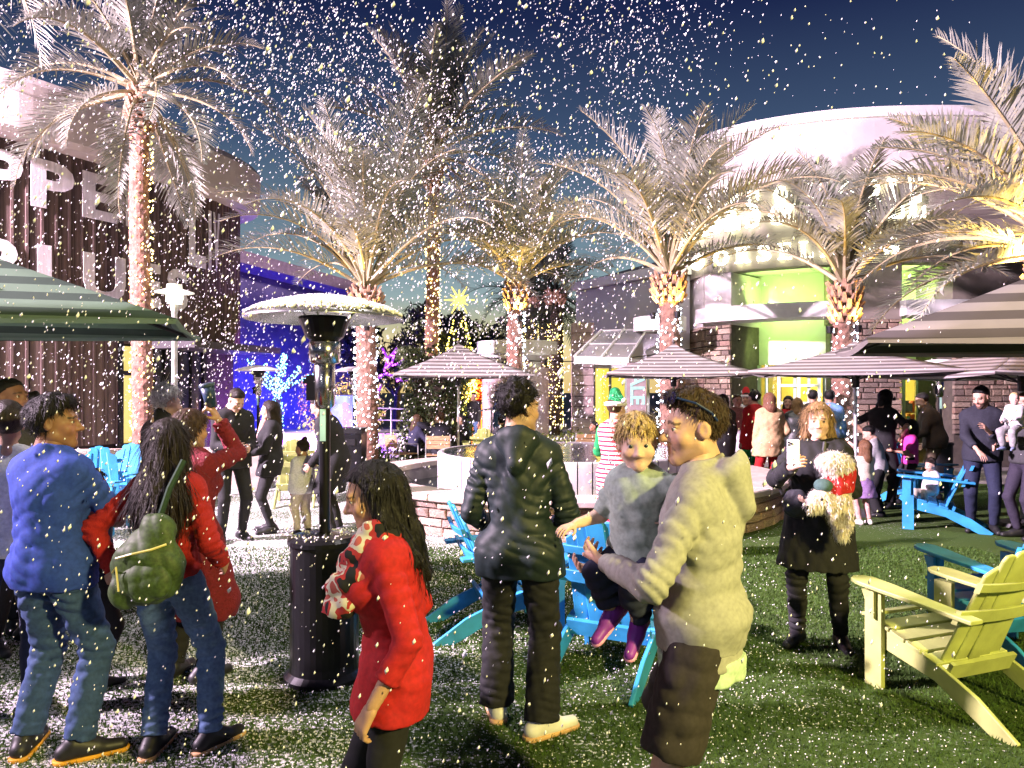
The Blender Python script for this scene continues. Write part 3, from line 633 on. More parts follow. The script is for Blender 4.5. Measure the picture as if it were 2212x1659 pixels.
shrub(1340, 15.9, .5, 1.0, 'loose green shrub in the bed below the sale banner', mat('shrub_olive', (.2, .2, .08), .7, var=.3), 1300)
shrub(1405, 16.2, .5, 1.25, 'taller olive shrub right of the sale banner', MATS['shrub_olive'], 1300)
shrub(800, 16.8, .5, .55, 'low grey green shrub beside the seated woman', leafg, 900)
# lit cone tree with star
def bulbs(name, pts, r, m, parent=None):
    pts = np.asarray(pts, float); n = len(pts)
    o = np.array([(1, 0, 0), (-1, 0, 0), (0, 1, 0), (0, -1, 0), (0, 0, 1), (0, 0, -1)])*r; f = np.array([(0, 2, 4), (2, 1, 4), (1, 3, 4), (3, 0, 4), (2, 0, 5), (1, 2, 5), (3, 1, 5), (0, 3, 5)])
    v = (pts[:, None]+o[None]).reshape(-1, 3); ff = (np.arange(n)[:, None, None]*6+f[None]).reshape(-1, 3)
    return tag(link(name, npmesh(name, v, ff, m), parent), kind='stuff')
warmb = emat('bulb_warm', (1.0, .72, .22), 9, False); coolb = emat('bulb_cool', (.75, .85, 1.0), 14, False); blueb = emat('bulb_blue', (.25, .65, 1.0), 7, False)
purpb = emat('bulb_purple', (.75, .12, 1.0), 6, False); yelb = emat('bulb_yellow', (1.0, .8, .12), 7, False); redb = emat('bulb_orange', (1.0, .16, .02), 4, False)
Y = 30; t = thing('light_cone_tree', 'tall narrow cone of golden lights topped by a glowing star', 'christmas tree', (X(992, Y), Y, 0)); zt = Z(672, Y)
q = MB(); q.lathe([(1.25, 0), (.12, zt)], 20); q.build('cone', mat('cone_dark', (.03, .045, .02), .9), t)
pts = []
for i in range(900):
    z = zt*(1-math.sqrt(rng.uniform(0, 1)))*1.0; z = min(z, zt*.99); r = 1.28*(1-z/zt)+.13; a = rng.uniform(0, 6.283); pts.append((r*math.cos(a), r*math.sin(a), z))
bulbs('string_lights', pts, .040, yelb, t)
q = MB(); zs = zt+.45
for k in range(12):
    a = k*math.pi/6; L_ = .62 if k % 2 == 0 else .42; q.tube([(0, 0, zs), (math.cos(a)*L_, 0, zs+math.sin(a)*L_)], [.07, .02], 6)
q.build('star', emat('star_glow', (1.0, .75, .12), 2.2), t)
# lit topiaries, orange pillar, blue light wall
def lit_topiary(u, Y, v0, v1, w_, m, lab, n, core_c):
    t = thing('lit_topiary', lab, 'topiary', (X(u, Y), Y, 0)); z1, z0 = Z(v0, Y), max(0, Z(v1, Y)); q = MB(); q.lathe([(w_*.7, z0), (w_*.85, (z0+z1)/2), (w_*.7, z1)], 14); q.tube([(0, 0, 0), (0, 0, z0)], .1, 8); q.build('core', mat('topiary_'+str(u), core_c, .9), t)
    bulbs('string_lights', [(w_*math.cos(a)*rng.uniform(.85, 1.05), w_*math.sin(a), z) for a, z in zip(rng.uniform(0, 6.283, n), rng.uniform(z0, z1, n))], .03, m, t)
lit_topiary(992, 24, 812, 868, .55, yelb, 'round bush wound with bright yellow lights under the striped umbrella', 420, (.2, .16, .03))
lit_topiary(1033, 25, 800, 865, .42, redb, 'pillar wound with glowing orange red lights beside the yellow bush', 500, (.25, .03, .01))
lit_topiary(1203, 31, 770, 875, .25, blueb, 'slim trunk wound with blue white lights left of the block column', 260, (.05, .08, .15))
lit_topiary(1062, 30, 810, 870, .5, coolb, 'cool white lit pillar far behind the pink columns', 120, (.1, .12, .14))
q = MB(); q.box((X(1033, 22), 22, .95), (.5, .4, .7)); q.box((X(1033, 22), 22, .3), (.4, .3, .6)); tag(q.build('glowing_sign_box', emat('sign_orange', (1.0, .25, .01), 2.0)), 'small orange glowing box sign beyond the stair rail', 'sign')
# purple wire light figures above the stage
def light_path(name, label, segs, Y, m, r=.028, step=.09, core=(.15, .02, .3)):
    t = thing(name, label, 'light figure', P(*segs[0][0], Y)); o = P(*segs[0][0], Y); q = MB(); pts = []
    for sgm in segs:
        ps = [P(a, b, Y)-o for a, b in sgm]; q.tube(ps, .04, 6)
        for a, b in zip(ps, ps[1:]):
            k = max(2, int((b-a).length/step))
            for i in range(k): pts.append(tuple(a.lerp(b, i/k)+Vector((rng.normal()*.035, -.05, rng.normal()*.035))))
    q.build('frame', mat('wire_'+name, core, .6), t); bulbs('string_lights', pts, r, m, t)
light_path('light_branch', 'purple lit branches spreading above the striped umbrella corner', [[(830, 800), (838, 775), (826, 752)], [(838, 775), (850, 762), (858, 752)], [(840, 790), (862, 786), (880, 772), (874, 765)], [(838, 795), (848, 780), (852, 760)]], 22, purpb)
light_path('light_arch', 'row of purple lights under the umbrella edge beside the stage', [[(812, 822), (830, 808), (850, 812), (872, 806), (892, 808)], [(808, 880), (815, 855), (824, 830)], [(855, 818), (870, 822), (890, 820)]], 21.5, purpb)
light_path('light_post', 'purple lit post in front of the timber hall entrance', [[(424, 770), (424, 800), (428, 830)], [(432, 800), (434, 840)]], 18.5, purpb, .02, .06)
# blue lit tree
Y = 23.5; t = thing('blue_light_tree', 'bare branching tree wound with ice blue lights against the blue wall', 'tree', (X(603, Y), Y, 0)); q = MB(); pts = []; b0 = P(603, 860, Y)
def br(ps, r0, r1):
    ps = [P(a, b, Y)-Vector((X(603, Y), Y, 0)) for a, b in ps]; q.tube(ps, [r0+(r1-r0)*i/(len(ps)-1) for i in range(len(ps))], 7)
    for a, b in zip(ps, ps[1:]):
        k = max(3, int((b-a).length/.022))
        for i in range(k): r_ = r0*1.2; an = rng.uniform(0, 6.28); pts.append(tuple(a.lerp(b, i/k)+Vector((math.cos(an)*r_, -abs(math.sin(an))*r_, rng.normal()*.02))))
br([(603, 950), (602, 890), (600, 855)], .13, .1)
for e in ([(600, 855), (575, 828), (556, 805)], [(600, 855), (590, 825), (578, 806), (574, 784)], [(600, 858), (606, 820), (608, 790), (617, 768)], [(602, 850), (620, 828), (640, 805), (650, 790)], [(603, 850), (630, 830), (650, 822), (672, 808)], [(603, 852), (600, 815), (604, 785)], [(608, 810), (616, 785), (612, 762)], [(570, 820), (548, 798), (540, 775)]): br(e, .07, .03)
q.build('trunk', mat('bark_blue', (.12, .12, .14), .8), t); bulbs('string_lights', pts, .022, blueb, t)
# street lamp
Y = 11.5; lp = thing('street_lamp', 'pale post lamp with glowing glass head and disc shade', 'street lamp', (X(377, Y), Y, 0))
zt = Z(655, Y); q = MB(); q.lathe([(.07, 0), (.05, .4), (.042, zt-.15), (.06, zt-.1), (.06, zt)], 14); q.build('post', mat('lamp_post_grey', (.5, .5, .5), .4, .5), lp, smooth=True)
q = MB(); q.lathe([(.10, zt), (.12, zt+.06), (.12, zt+.17)], 18); q.build('glass', emat('lamp_glow', (1.0, 1.0, .80), 7), lp)
q = MB(); q.lathe([(0, zt+.30), (.11, zt+.29), (.12, zt+.22), (.29, zt+.17), (.29, zt+.16), (.1, zt+.165)], 24); q.build('shade', emat('lamp_shade_glow', (1, 1, .8), .25), lp)
# framed poster beyond the heaters
Y = 19; t = thing('poster_stand', 'framed blue and brown poster behind the small heater', 'poster', (X(742, Y), Y-.1, 0)); q = MB(); q.box((0, 0, 1.15), (.66, .06, .95)); q.box((0, .02, .35), (.5, .05, .7)); q.build('frame', dkmetal, t)
q = MB(); q.box((0, -.034, 1.15), (.58, .008, .87)); q.build('print', mat('poster_print', (.10, .22, .42), .5, var=.5, vscale=3), t)
q = MB(); q.prism([(.02, -.42), (.24, -.42), (.22, -.05), (.14, .12), (.16, .2), (.06, .26), (0, .2), (.02, .05)], .006, Matrix(((1, 0, 0), (0, 0, -1), (0, 1, 0))), (0, -.038, 1.17)); q.build('figure_print', mat('poster_brown', (.3, .16, .07), .5), t)
# bright yellow shrub in lamplight
shrub(738, 20.5, 1.0, 2.3, 'yellow green lamplit bush behind the poster', mat('lit_bush', (.45, .42, .10), .7, var=.3), 2600)
lamp('bush_uplight', 'POINT', (X(735, 19.6), 19.6, .5), None, 160, (1.0, .9, .3), .1)
# thin cable across the plaza
q = MB(); a = P(825, 738, 18); b_ = P(1600, 735, 18); q.tube([a+(b_-a)*t_+Vector((0, 0, -.5*math.sin(math.pi*t_))) for t_ in np.linspace(0, 1, 24)], .012, 5); tag(q.build('light_cable', dkmetal), 'thin dark cable sagging across the plaza behind the palms', 'cable')
# ---------------------------------------------------------------- palms
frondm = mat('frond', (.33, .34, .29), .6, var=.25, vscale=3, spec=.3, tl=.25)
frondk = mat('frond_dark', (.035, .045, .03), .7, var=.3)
rachm = mat('frond_stalk', (.38, .32, .19), .55, var=.15, vscale=6)
palmb = mat('palm_bark', (.22, .12, .09), .9, var=.35, vscale=14, bump=.6, bscale=30)
bootm = mat('palm_boot', (.33, .20, .13), .85, var=.35, vscale=12)
def frond_mesh(L, elev, droop, seed, nl=64, m=frondm):
    r = np.random.default_rng(seed); K = 18
    ang = elev; p = np.zeros(3); pts = [p.copy()]; dirs = []
    for i in range(K):
        t = i/(K-1); a = ang-droop*(t**1.5)
        d = np.array([math.cos(a), .10*math.sin(3*t+seed), math.sin(a)]); d /= np.linalg.norm(d); dirs.append(d); p = p+d*L/K; pts.append(p.copy())
    dirs.append(dirs[-1]); pts = np.array(pts); dirs = np.array(dirs)
    q = MB(); q.tube([tuple(x) for x in pts], [.042*(1-i/K)**1.5+.006 for i in range(K+1)], 5)
    V = list(q.v); Fq = [f for f in q.f]; nq = len(Fq)
    side = np.array([0, 1., 0]); F2 = []
    for j in range(nl):
        t = .20+.80*(j/(nl-1)); x = t*K; i = min(K-1, int(x)); f_ = x-i; c = pts[i]*(1-f_)+pts[i+1]*f_; d = dirs[i]; up = np.cross(side, d)*-1
        if up[2] < 0 and abs(d[2]) < .9: up = -up
        ll = L*.20*(math.sin(math.pi*min(1, .16+t*.8))**.7)*(1.1 if t < .8 else .9)
        for sgn in (-1, 1):
            fw = .55+.55*t+r.normal()*.09; v_ = side*sgn*1.0+d*fw+up*(.42+r.normal()*.16); v_ /= np.linalg.norm(v_)
            l_ = ll*r.uniform(.85, 1.12); w_ = .0085+.0075*math.sin(math.pi*t); nrm = np.cross(v_, up); nrm /= np.linalg.norm(nrm)+1e-6
            mid = c+v_*l_*.55; tip = c+v_*l_+np.array([0, 0, -.10*l_]); n = len(V)
            V += [tuple(c-nrm*w_*.6), tuple(c+nrm*w_*.6), tuple(mid+nrm*w_), tuple(tip), tuple(mid-nrm*w_)]
            F2 += [(n, n+1, n+2, n+4), (n+4, n+2, n+3)]
    me = bpy.data.meshes.new('frond'); me.from_pydata(V, [], Fq+F2); me.materials.append(m); me.materials.append(rachm if m is frondm else frondk)
    mi = np.zeros(len(me.polygons), np.int32); mi[:nq] = 1; me.polygons.foreach_set('material_index', mi); me.update(); return me
FRONDS = {}
def fronds_for(key, L, m, elevs, nl=62):
    if key not in FRONDS:
        FRONDS[key] = [(e, frond_mesh(L*random.uniform(.92, 1.08), R(e), R(dr), 17+i*3+int(L*10), nl, m)) for i, (e, dr) in enumerate(elevs)]
    return FRONDS[key]
def trunk_mesh(h, r0, r1, seed, m):
    rr = random.Random(seed); nz = max(10, int(h/.075)); na = 18; vs = []; ph = rr.uniform(0, 6)
    for i in range(nz+1):
        z = h*i/nz; rad = r0+(r1-r0)*i/nz
        for j in range(na):
            a = 2*math.pi*j/na; saw = ((z/.19+j/na*3) % 1.0); k = rad*(1.0+.10*(1-saw)*(1 if (j+i) % 2 else .65)+rr.uniform(-.03, .03)); vs.append((k*math.cos(a)+.04*math.sin(z*.6+ph), k*math.sin(a), z))
    fs = [(i*na+j, i*na+(j+1) % na, (i+1)*na+(j+1) % na, (i+1)*na+j) for i in range(nz) for j in range(na)]
    return MB().add(vs, fs).mesh('trunk', m)
bootq = MB(); bootq.add([(-.05, 0, 0), (.05, 0, 0), (.035, .10, .17), (-.035, .10, .17), (-.05, .05, -.02), (.05, .05, -.02), (.02, .13, .15), (-.02, .13, .15)], [(0, 1, 2, 3), (4, 7, 6, 5), (0, 4, 5, 1), (3, 2, 6, 7), (0, 3, 7, 4), (1, 5, 6, 2)]); BOOT = bootq.mesh('leaf_base', bootm)
def palm(name, label, x, y, zc, L, r, nf, elevs, key, group, shaft=.55, m=frondm, lights=None, nbulb=0, zb=(0, 1), uplight=0, seed=1, upz=.75, aoff=0., bark_m=None, nl=62, lshort=''):
    t = thing('palm_tree' if m is frondm else 'palm_tree', label, 'palm tree', (x, y, 0), 0, group)
    rr = random.Random(seed)
    link('trunk', trunk_mesh(zc, r*1.08, r*.92, seed, bark_m or palmb), t)
    # crown shaft of cut leaf bases
    nb_ = int(shaft/.10)
    for i in range(nb_):
        for j in range(11):
            a = 2*math.pi*(j+.5*(i % 2))/11; z = zc-shaft+i*shaft/nb_; q = r*(.90+.55*math.sin(math.pi*(.25+.6*i/nb_)))
            o = link('leaf_base', BOOT, t, ((q-.05)*math.cos(a), (q-.05)*math.sin(a), z), (R(rr.uniform(-12, 10)), 0, a-math.pi/2)); s_ = rr.uniform(.75, 1.25)*r/.2; o.scale = (s_, s_, s_)
    fr = fronds_for(key, L, m, elevs, nl); nk = len(fr)
    for i in range(nf):
        e, me = fr[i*nk//nf]; a = aoff+i*2.399963+rr.uniform(-.2, .2); hh = (e+30)/120
        o = link('frond', me, t, (r*.55*math.cos(a)*(1.1-hh*.7), r*.55*math.sin(a)*(1.1-hh*.7), zc-.12+.35*hh*r/.2*.8), (R(rr.uniform(-12, 12)), R(rr.uniform(-7, 7)), a)); s_ = rr.uniform(.88, 1.1); o.scale = (s_, s_*rr.choice((-1, 1)), s_)
    if lights:
        pts = []
        z0, z1 = zb; turns = (z1-z0)/.16
        for i in range(nbulb):
            f_ = i/nbulb; a = turns*2*math.pi*f_+rr.uniform(-.5, .5); z = z0+(z1-z0)*f_+rr.uniform(-.09, .09); q = r*1.17; pts.append((q*math.cos(a), q*math.sin(a), z))
        b_ = bulbs('string_lights', np.array(pts), .021 if y < 16 else .024, lights); b_.location = (x, y, 0); del b_['kind']
        tag(b_, 'fairy lights on the trunk of the '+lshort, 'string lights', kind='stuff')
    if uplight:
        for k, a in enumerate((R(-75), R(95), R(200))):
            q = (r+.16); lamp('palm_uplight', 'SPOT', (x+q*math.cos(a), y+q*math.sin(a), zc-upz), (x+q*.9*math.cos(a), y+q*.9*math.sin(a), zc+2), uplight, (1.0, .62, .14), .04, 110, .7)
            uq = MB(); uq.lathe([(.05, -.12), (.065, 0), (.05, .005)], 10); uq.build('uplight_fitting', dkmetal, t, loc=(q*math.cos(a), q*math.sin(a), zc-upz-.03))
    return t
tallE = [(-50, 30), (-18, 60), (5, 75), (18, 75), (30, 70), (42, 62), (54, 55), (66, 45), (80, 30)]
upE = [(34, 70), (48, 78), (58, 78), (64, 70), (68, 60), (73, 50), (79, 40), (85, 26)]
G = 'palms round the plaza'
palm('p', 'tall palm with pinkly lit trunk and wide drooping crown before the timber hall', X(305, 13.5), 13.5, Z(190, 13.5), 2.5, .165, 33, tallE, 'a', G, .75, lights=warmb, nbulb=330, zb=(.3, Z(270, 13.5)), seed=3, lshort='tall palm by the timber hall')
palm('p', 'tall slender palm with upright crown in the middle of the sky', X(935, 18), 18, Z(330, 18), 3.1, .155, 32, [(-40, 30), (-12, 70), (15, 70), (35, 55), (50, 45), (60, 40), (70, 30), (82, 20)], 'b', G, .9, lights=warmb, nbulb=260, zb=(1.0, Z(420, 18)), seed=5, lshort='tall palm in the middle')
palm('p', 'short palm with gold lit stalks just right of the big heater dome', X(790, 15.2), 15.2, Z(622, 15.2), 3.65, .20, 38, upE, 'c', G, .55, lights=coolb, nbulb=230, zb=(.3, Z(690, 15.2)), uplight=170, seed=8, lshort='short palm right of the big heater')
palm('p', 'short palm standing behind the young man in the black rain jacket', X(1115, 17), 17, Z(612, 17), 2.85, .175, 32, upE, 'h', G, .6, lights=coolb, nbulb=230, zb=(.3, Z(670, 17)), uplight=190, seed=12, lshort='palm behind the black rain jacket')
palm('p', 'short palm rising behind the striped umbrella and toddler', X(1445, 14.6), 14.6, Z(592, 14.6), 3.3, .20, 31, upE, 'd', G, .55, lights=coolb, nbulb=220, zb=(.3, Z(660, 14.6)), uplight=170, seed=21, lshort='palm behind the sale side umbrella')
palm('p', 'short palm in front of the bookshop sign with lit dark trunk', X(1825, 13.2), 13.2, Z(612, 13.2), 2.5, .175, 21, upE, 'e', G, .7, lights=coolb, nbulb=260, zb=(.2, Z(690, 13.2)), uplight=130, seed=33, lshort='palm before the bookshop')
palm('p', 'big gold lit palm leaning in from the right edge', 6.25, 8.3, 3.25, 2.5, .22, 44, [(5, 60), (18, 65), (30, 65), (40, 60), (48, 55), (56, 50), (64, 45), (74, 40)], 'f', G, .5, uplight=1500, seed=41, upz=.5)
palm('p', 'palm off the upper left corner with fronds hanging into the sky', -8.9, 9.6, 9.6, 3.9, .2, 26, tallE, 'g', G, .8, seed=47, nl=56)
for i, (u, Y, v) in enumerate(((1148, 31, 640), (1178, 33, 640), (1200, 29, 632))):
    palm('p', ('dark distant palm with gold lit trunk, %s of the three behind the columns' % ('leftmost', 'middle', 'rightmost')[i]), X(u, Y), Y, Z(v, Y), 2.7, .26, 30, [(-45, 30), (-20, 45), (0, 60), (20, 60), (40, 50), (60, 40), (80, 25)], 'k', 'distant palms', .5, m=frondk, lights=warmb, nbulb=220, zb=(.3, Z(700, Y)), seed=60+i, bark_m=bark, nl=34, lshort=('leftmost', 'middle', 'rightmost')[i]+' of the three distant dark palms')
# ---------------------------------------------------------------- umbrellas
polem = mat('pole_white', (.62, .62, .62), .35, .5)
ribk = mat('rib_dark', (.06, .055, .055), .5, .3)
baseM = mat('umbrella_base', (.06, .06, .065), .6)
def umbrella(label, x, y, hx, hy, ze, za, rz=0., ca=(.50, .47, .46), cb=(.19, .165, .16), nst=8, pole=polem):
    t = thing('patio_umbrella', label, 'umbrella', (x, y, 0), rz, 'striped patio umbrellas')
    per = (za-ze)/nst
    m = bpy.data.materials.get('stripe_%d_%d_%d' % (ca[0]*100, ca[1]*100, per*1000)) or mat('stripe_%d_%d_%d' % (ca[0]*100, ca[1]*100, per*1000), ca, .85, var=.05, vscale=5, bump=.1, bscale=200, stripes=(2, per, .5, cb), tl=.35)
    cs = [(-hx, -hy), (hx, -hy), (hx, hy), (-hx, hy)]; cap = .16; KS, KT = 12, 8
    for k in range(4):
        a, b = Vector(cs[k]), Vector(cs[(k+1) % 4]); q = MB(); vs = []
        for i in range(KT+1):
            f_ = i/KT*(1-cap*.6)
            for j in range(KS+1):
                g_ = j/KS; p = a.lerp(b, g_)*(1-f_); sag = .05*math.sin(math.pi*g_)*(1-f_)+.035*math.sin(math.pi*f_)
                edge = .04*(math.sin(math.pi*g_*2)**2)*(1-f_)**3
                vs.append((p.x, p.y, ze+(za-ze)*f_-sag*.8+edge*0))
        fs = [(i*(KS+1)+j, i*(KS+1)+j+1, (i+1)*(KS+1)+j+1, (i+1)*(KS+1)+j) for i in range(KT) for j in range(KS)]
        q.add(vs, fs); o = q.build('canopy_panel', m, t, smooth=True); sm = o.modifiers.new('s', 'SOLIDIFY'); sm.thickness = .006
        q = MB(); n_ = Vector(((b-a).y, -(b-a).x)).normalized()
        pv = [a.lerp(b, j/KS) for j in range(KS+1)]; zz = [ze-.05*math.sin(math.pi*j/KS)*.8 for j in range(KS+1)]
        q.add([(p.x, p.y, z_-.003) for p, z_ in zip(pv, zz)]+[(p.x*.995, p.y*.995, z_-.035) for p, z_ in zip(pv, zz)], [(j, j+1, KS+2+j, KS+1+j) for j in range(KS)]); v_ = q.build('valance', m, t, smooth=True)
        for e in (a, a.lerp(b, .5)):
            q = MB(); q.tube([(0, 0, za-.12), (e.x*.5, e.y*.5, (za+ze)/2-.09), (e.x*.99, e.y*.99, ze-.05*(1 if e != a else 0)-.012)], .011, 5); q.build('rib', ribk, t)
            q = MB(); q.tube([(0, 0, ze-.12), (e.x*.48, e.y*.48, (za+ze)/2-.10)], .009, 5); q.build('strut', ribk, t)
    q = MB(); vs = [(sx*hx*cap, sy*hy*cap, za-.09) for sx, sy in ((-1, -1), (1, -1), (1, 1), (-1, 1))]+[(0, 0, za+.05)]
    q.add(vs, [(0, 1, 4), (1, 2, 4), (2, 3, 4), (3, 0, 4)]); o = q.build('vent_cap', m, t); sm = o.modifiers.new('s', 'SOLIDIFY'); sm.thickness = .01
    q = MB(); q.lathe([(0, za+.13), (.02, za+.12), (.025, za+.07), (.015, za+.04)], 10); q.build('finial', ribk, t)
    q = MB(); q.tube([(0, 0, .05), (0, 0, za)], .024, 10); q.build('pole', pole, t); q = MB(); q.lathe([(.05, ze-.22), (.055, ze-.05), (.03, ze-.03)], 10); q.build('hub', ribk, t)
    q = MB(); q.lathe([(0, .10), (.06, .10), (.06, .07), (.26, .05), (.28, 0)], 20); q.build('base', baseM, t)
    return t
umbrella('striped square umbrella over the seated diners, left of the black jacket', X(990, 15), 15, 1.32, 1.32, 2.03, 2.62, R(10))
umbrella('striped umbrella above the toddler, in front of the sale banner', X(1455, 12.8), 12.8, 1.17, 1.17, 2.0, 2.48, R(-6))
umbrella('lilac lit striped umbrella in front of the bookshop doors', X(1848, 10.2), 10.2, 1.22, 1.22, 1.97, 2.35, R(-28))
umbrella('big near umbrella with green and dark stripes cut by the left edge', -5.07, 5.03, 2.66, .9, 2.19, 3.2, R(18), (.17, .26, .19), (.05, .085, .065), 9)
umbrella('big near grey striped umbrella cut by the right edge', 4.53, 4.68, 2.2, .9, 2.03, 2.95, R(-18), (.24, .22, .20), (.075, .065, .06), 8)
umbrella('pale lilac umbrella behind the couple at the right edge', 6.42, 9.3, 1.35, 1.2, 1.92, 2.3, R(6))

# ---------------------------------------------------------------- adirondack chairs
def rounded(poly_w, L, r, n=6):
    w_ = poly_w/2; out = [(-w_, 0), (w_, 0)]
    for i in range(n+1): a = math.pi*i/n; out.append((w_*math.cos(a), L-r+r*math.sin(a)))
    return out
def chair_proto(m):
    t = thing('adirondack_chair', 'x', 'chair')
    # seat faces +y; origin on the ground under the seat
    for s in (-1, 1):
        q = MB(); poly = [(.38, .30), (.42, .38), (.40, .41), (.0, .30), (-.30, .17), (-.52, .02), (-.50, 0), (-.38, 0), (-.05, .17), (.38, .26)]
        q.prism(poly, .026, Matrix(((0, 0, 1), (1, 0, 0), (0, 1, 0))), (s*.255-.013, 0, 0)); bevel(q.build('side_rail', m, t), .004, 1)
        q = MB(); q.box((s*.288, .33, .29), (.03, .12, .58)); q.build('front_leg', m, t); bevel(t.children[-1], .006, 1)
        q = MB(); poly = [(-.045, -.40), (.045, -.40), (.06, -.1), (.085, .14), (.09, .30), (.07, .36), (.02, .39), (-.04, .38), (-.075, .33), (-.08, .2), (-.06, -.1)]
        q.prism([(x*(1 if s > 0 else -1), y) for x, y in poly][::(1 if s > 0 else -1)], .024, Matrix.Rotation(R(4), 3, 'X'), (s*.315, .06, .595)); bevel(q.build('arm', m, t), .006, 2)
        q = MB(); q.prism([(0, 0), (.09, 0), (.02, -.16), (0, -.16)], .022, Matrix(((0, 0, 1), (1, 0, 0), (0, 1, 0))), (s*.30+(-.03 if s < 0 else .01), .30, .578)); q.build('arm_bracket', m, t)
    for i in range(5):
        f_ = i/4; y = .395-.43*f_; z = .405-.125*f_+(.012 if i == 0 else 0); q = MB(); q.box((0, 0, 0), (.56, .094, .02)); o = q.build('seat_slat', m, t, loc=(0, y, z), rot=(R(15 if i else -12), 0, 0)); bevel(o, .004, 1)
    tilt = R(24); Mb = Matrix.Rotation(tilt, 3, 'X') @ Matrix(((1, 0, 0), (0, 0, -1), (0, 1, 0)))
    for i in range(5):
        k = i-2; L_ = (.74, .72, .66)[abs(k)]; q = MB(); w0, w1 = .085, .112
        poly = [(-w0/2, 0), (w0/2, 0), (w1/2, L_-.04), (w1*.36, L_-.008), (0, L_), (-w1*.36, L_-.008), (-w1/2, L_-.04)]
        if abs(k) == 2: poly = [(-w0/2, 0), (w0/2, 0), (w1/2, L_-(.07 if k > 0 else .0)), (w1*.2, L_-.01-(.03 if k > 0 else 0)), (-w1*.2, L_-.01-(.03 if k < 0 else 0)), (-w1/2, L_-(.07 if k < 0 else 0))]
        q.prism(poly, .02, Matrix.Rotation(tilt, 3, 'X') @ Matrix.Rotation(R(-2.4*k), 3, 'Y') @ Matrix(((1, 0, 0), (0, 0, -1), (0, 1, 0))), (k*.094, -.06-.006*k*k*0+.010*abs(k), .26)); bevel(q.build('back_slat', m, t), .005, 1)
    def bk(z_, d_): return (0, -.06-math.sin(tilt)*z_-d_, .26+math.cos(tilt)*z_-d_*.4)
    for z_, w_, h_ in ((.335, .66, .075), (.53, .53, .05)):
        q = MB(); K = 8; vs = []
        for i in range(K+1):
            f_ = i/K*2-1; b0 = bk(z_, .034-.022*f_*f_)
            for dy, dz in ((0, 0), (-.024, 0), (-.024, h_), (0, h_)): vs.append((f_*w_/2, b0[1]+dy-math.sin(tilt)*(dz), b0[2]+dz-.02))
        q.add(vs, [(i*4+j, i*4+(j+1) % 4, i*4+4+(j+1) % 4, i*4+4+j) for i in range(K) for j in range(4)]+[(0, 1, 2, 3), (K*4+3, K*4+2, K*4+1, K*4)]); bevel(q.build('back_brace', m, t), .004, 1)
    q = MB(); q.box((0, -.125, .245), (.50, .025, .10), Matrix.Rotation(tilt, 3, 'X')); q.build('back_cleat', m, t)
    return t
blue = mat('chair_blue', (.03, .27, .56), .5, var=.22, vscale=5, bump=.06, bscale=70, spec=.5)
lime = mat('chair_lime', (.44, .48, .16), .5, var=.16, vscale=5, bump=.06, bscale=70, spec=.5)
cb_ = chair_proto(blue); cl_ = chair_proto(lime)
def put(proto, first, label, x, y, rz, grp, s=1.0):
    o = proto if first else copy_tree(proto)
    o.location = (x, y, 0); o.rotation_euler = (0, 0, R(rz)); o.scale = (s, s, s); tag(o, label, 'chair', grp); return o
GB, GL = 'blue adirondack chairs', 'lime adirondack chairs'
put(cb_, True, 'blue slatted chair seen from behind, between the black jacket and the man in the hoodie', .64, 4.56, -27, GB, 1.05)
put(cb_, False, 'blue slatted chair seen from the side behind the girl in red', -.09, 5.3, -75, GB, 1.0)
put(cb_, False, 'blue slatted chair with a small child in it at the right', X(2050, 9.0), 9.2, 62, GB, 1.05)
put(cb_, False, 'blue slatted chair half hidden behind the lime chair at the right edge', 3.22, 4.75, 10, GB)
put(cb_, False, 'blue slatted chair against the low wall beside the blue shirted man', X(215, 9.4), 9.4, -150, GB, 1.05)
put(cb_, False, 'blue slatted chair partly hidden behind the blue shirted man', X(150, 8.6), 8.6, -120, GB)
put(cb_, False, 'blue slatted chair farthest back by the tall palm', X(272, 10.6), 10.6, -165, GB)
put(cb_, False, 'blue slatted chair behind the girl in the pink top', X(1975, 11), 11, -160, GB)
put(cl_, True, 'lime green slatted chair in the right foreground', 2.46, 4.06, 21, GL, .96)
put(cl_, False, 'lime slatted chair seen from behind, beside the child in white', X(642, 11.2), 11.2, 10, GL, 1.08)
put(cl_, False, 'lime slatted chair back peeking over the fountain water', X(1042, 14.6), 14.9, 5, GL, 1.05)
# stacking cafe chairs
woodm = mat('chair_wood', (.40, .24, .13), .6, var=.2, vscale=8, stretch=(1, 8, 8)); alum = mat('chair_aluminium', (.62, .62, .64), .35, .8)
def cafe(label, x, y, rz):
    t = thing('cafe_chair', label, 'chair', (x, y, 0), R(rz), 'cafe chairs')
    for s in (-1, 1):
        q = MB(); q.tube([(s*.25, -.24, 0), (s*.24, -.2, .45), (s*.23, -.27, .86)], .014, 6); q.build('rear_leg', alum, t)
        q = MB(); q.tube([(s*.25, .24, 0), (s*.25, .22, .64), (s*.24, -.21, .66)], .014, 6); q.build('front_leg', alum, t)
    for i in range(5): q = MB(); q.box((0, -.18+i*.09, .45), (.46, .08, .018)); q.build('seat_slat', woodm, t)
    for i in range(3): q = MB(); q.box((0, -.245-i*.012, .62+i*.085), (.45, .016, .078)); q.build('back_slat', woodm, t)
cafe('brown slat cafe chair holding the man in the dark suit', X(948, 14.7), 14.6, 5); cafe('cafe chair with a dark jacket over its back beside the long haired woman', X(868, 14.9), 14.9, -50)
cafe('reddish cafe chair beyond the fountain water, beside the seated child', X(1255, 15.2), 15.2, 20)
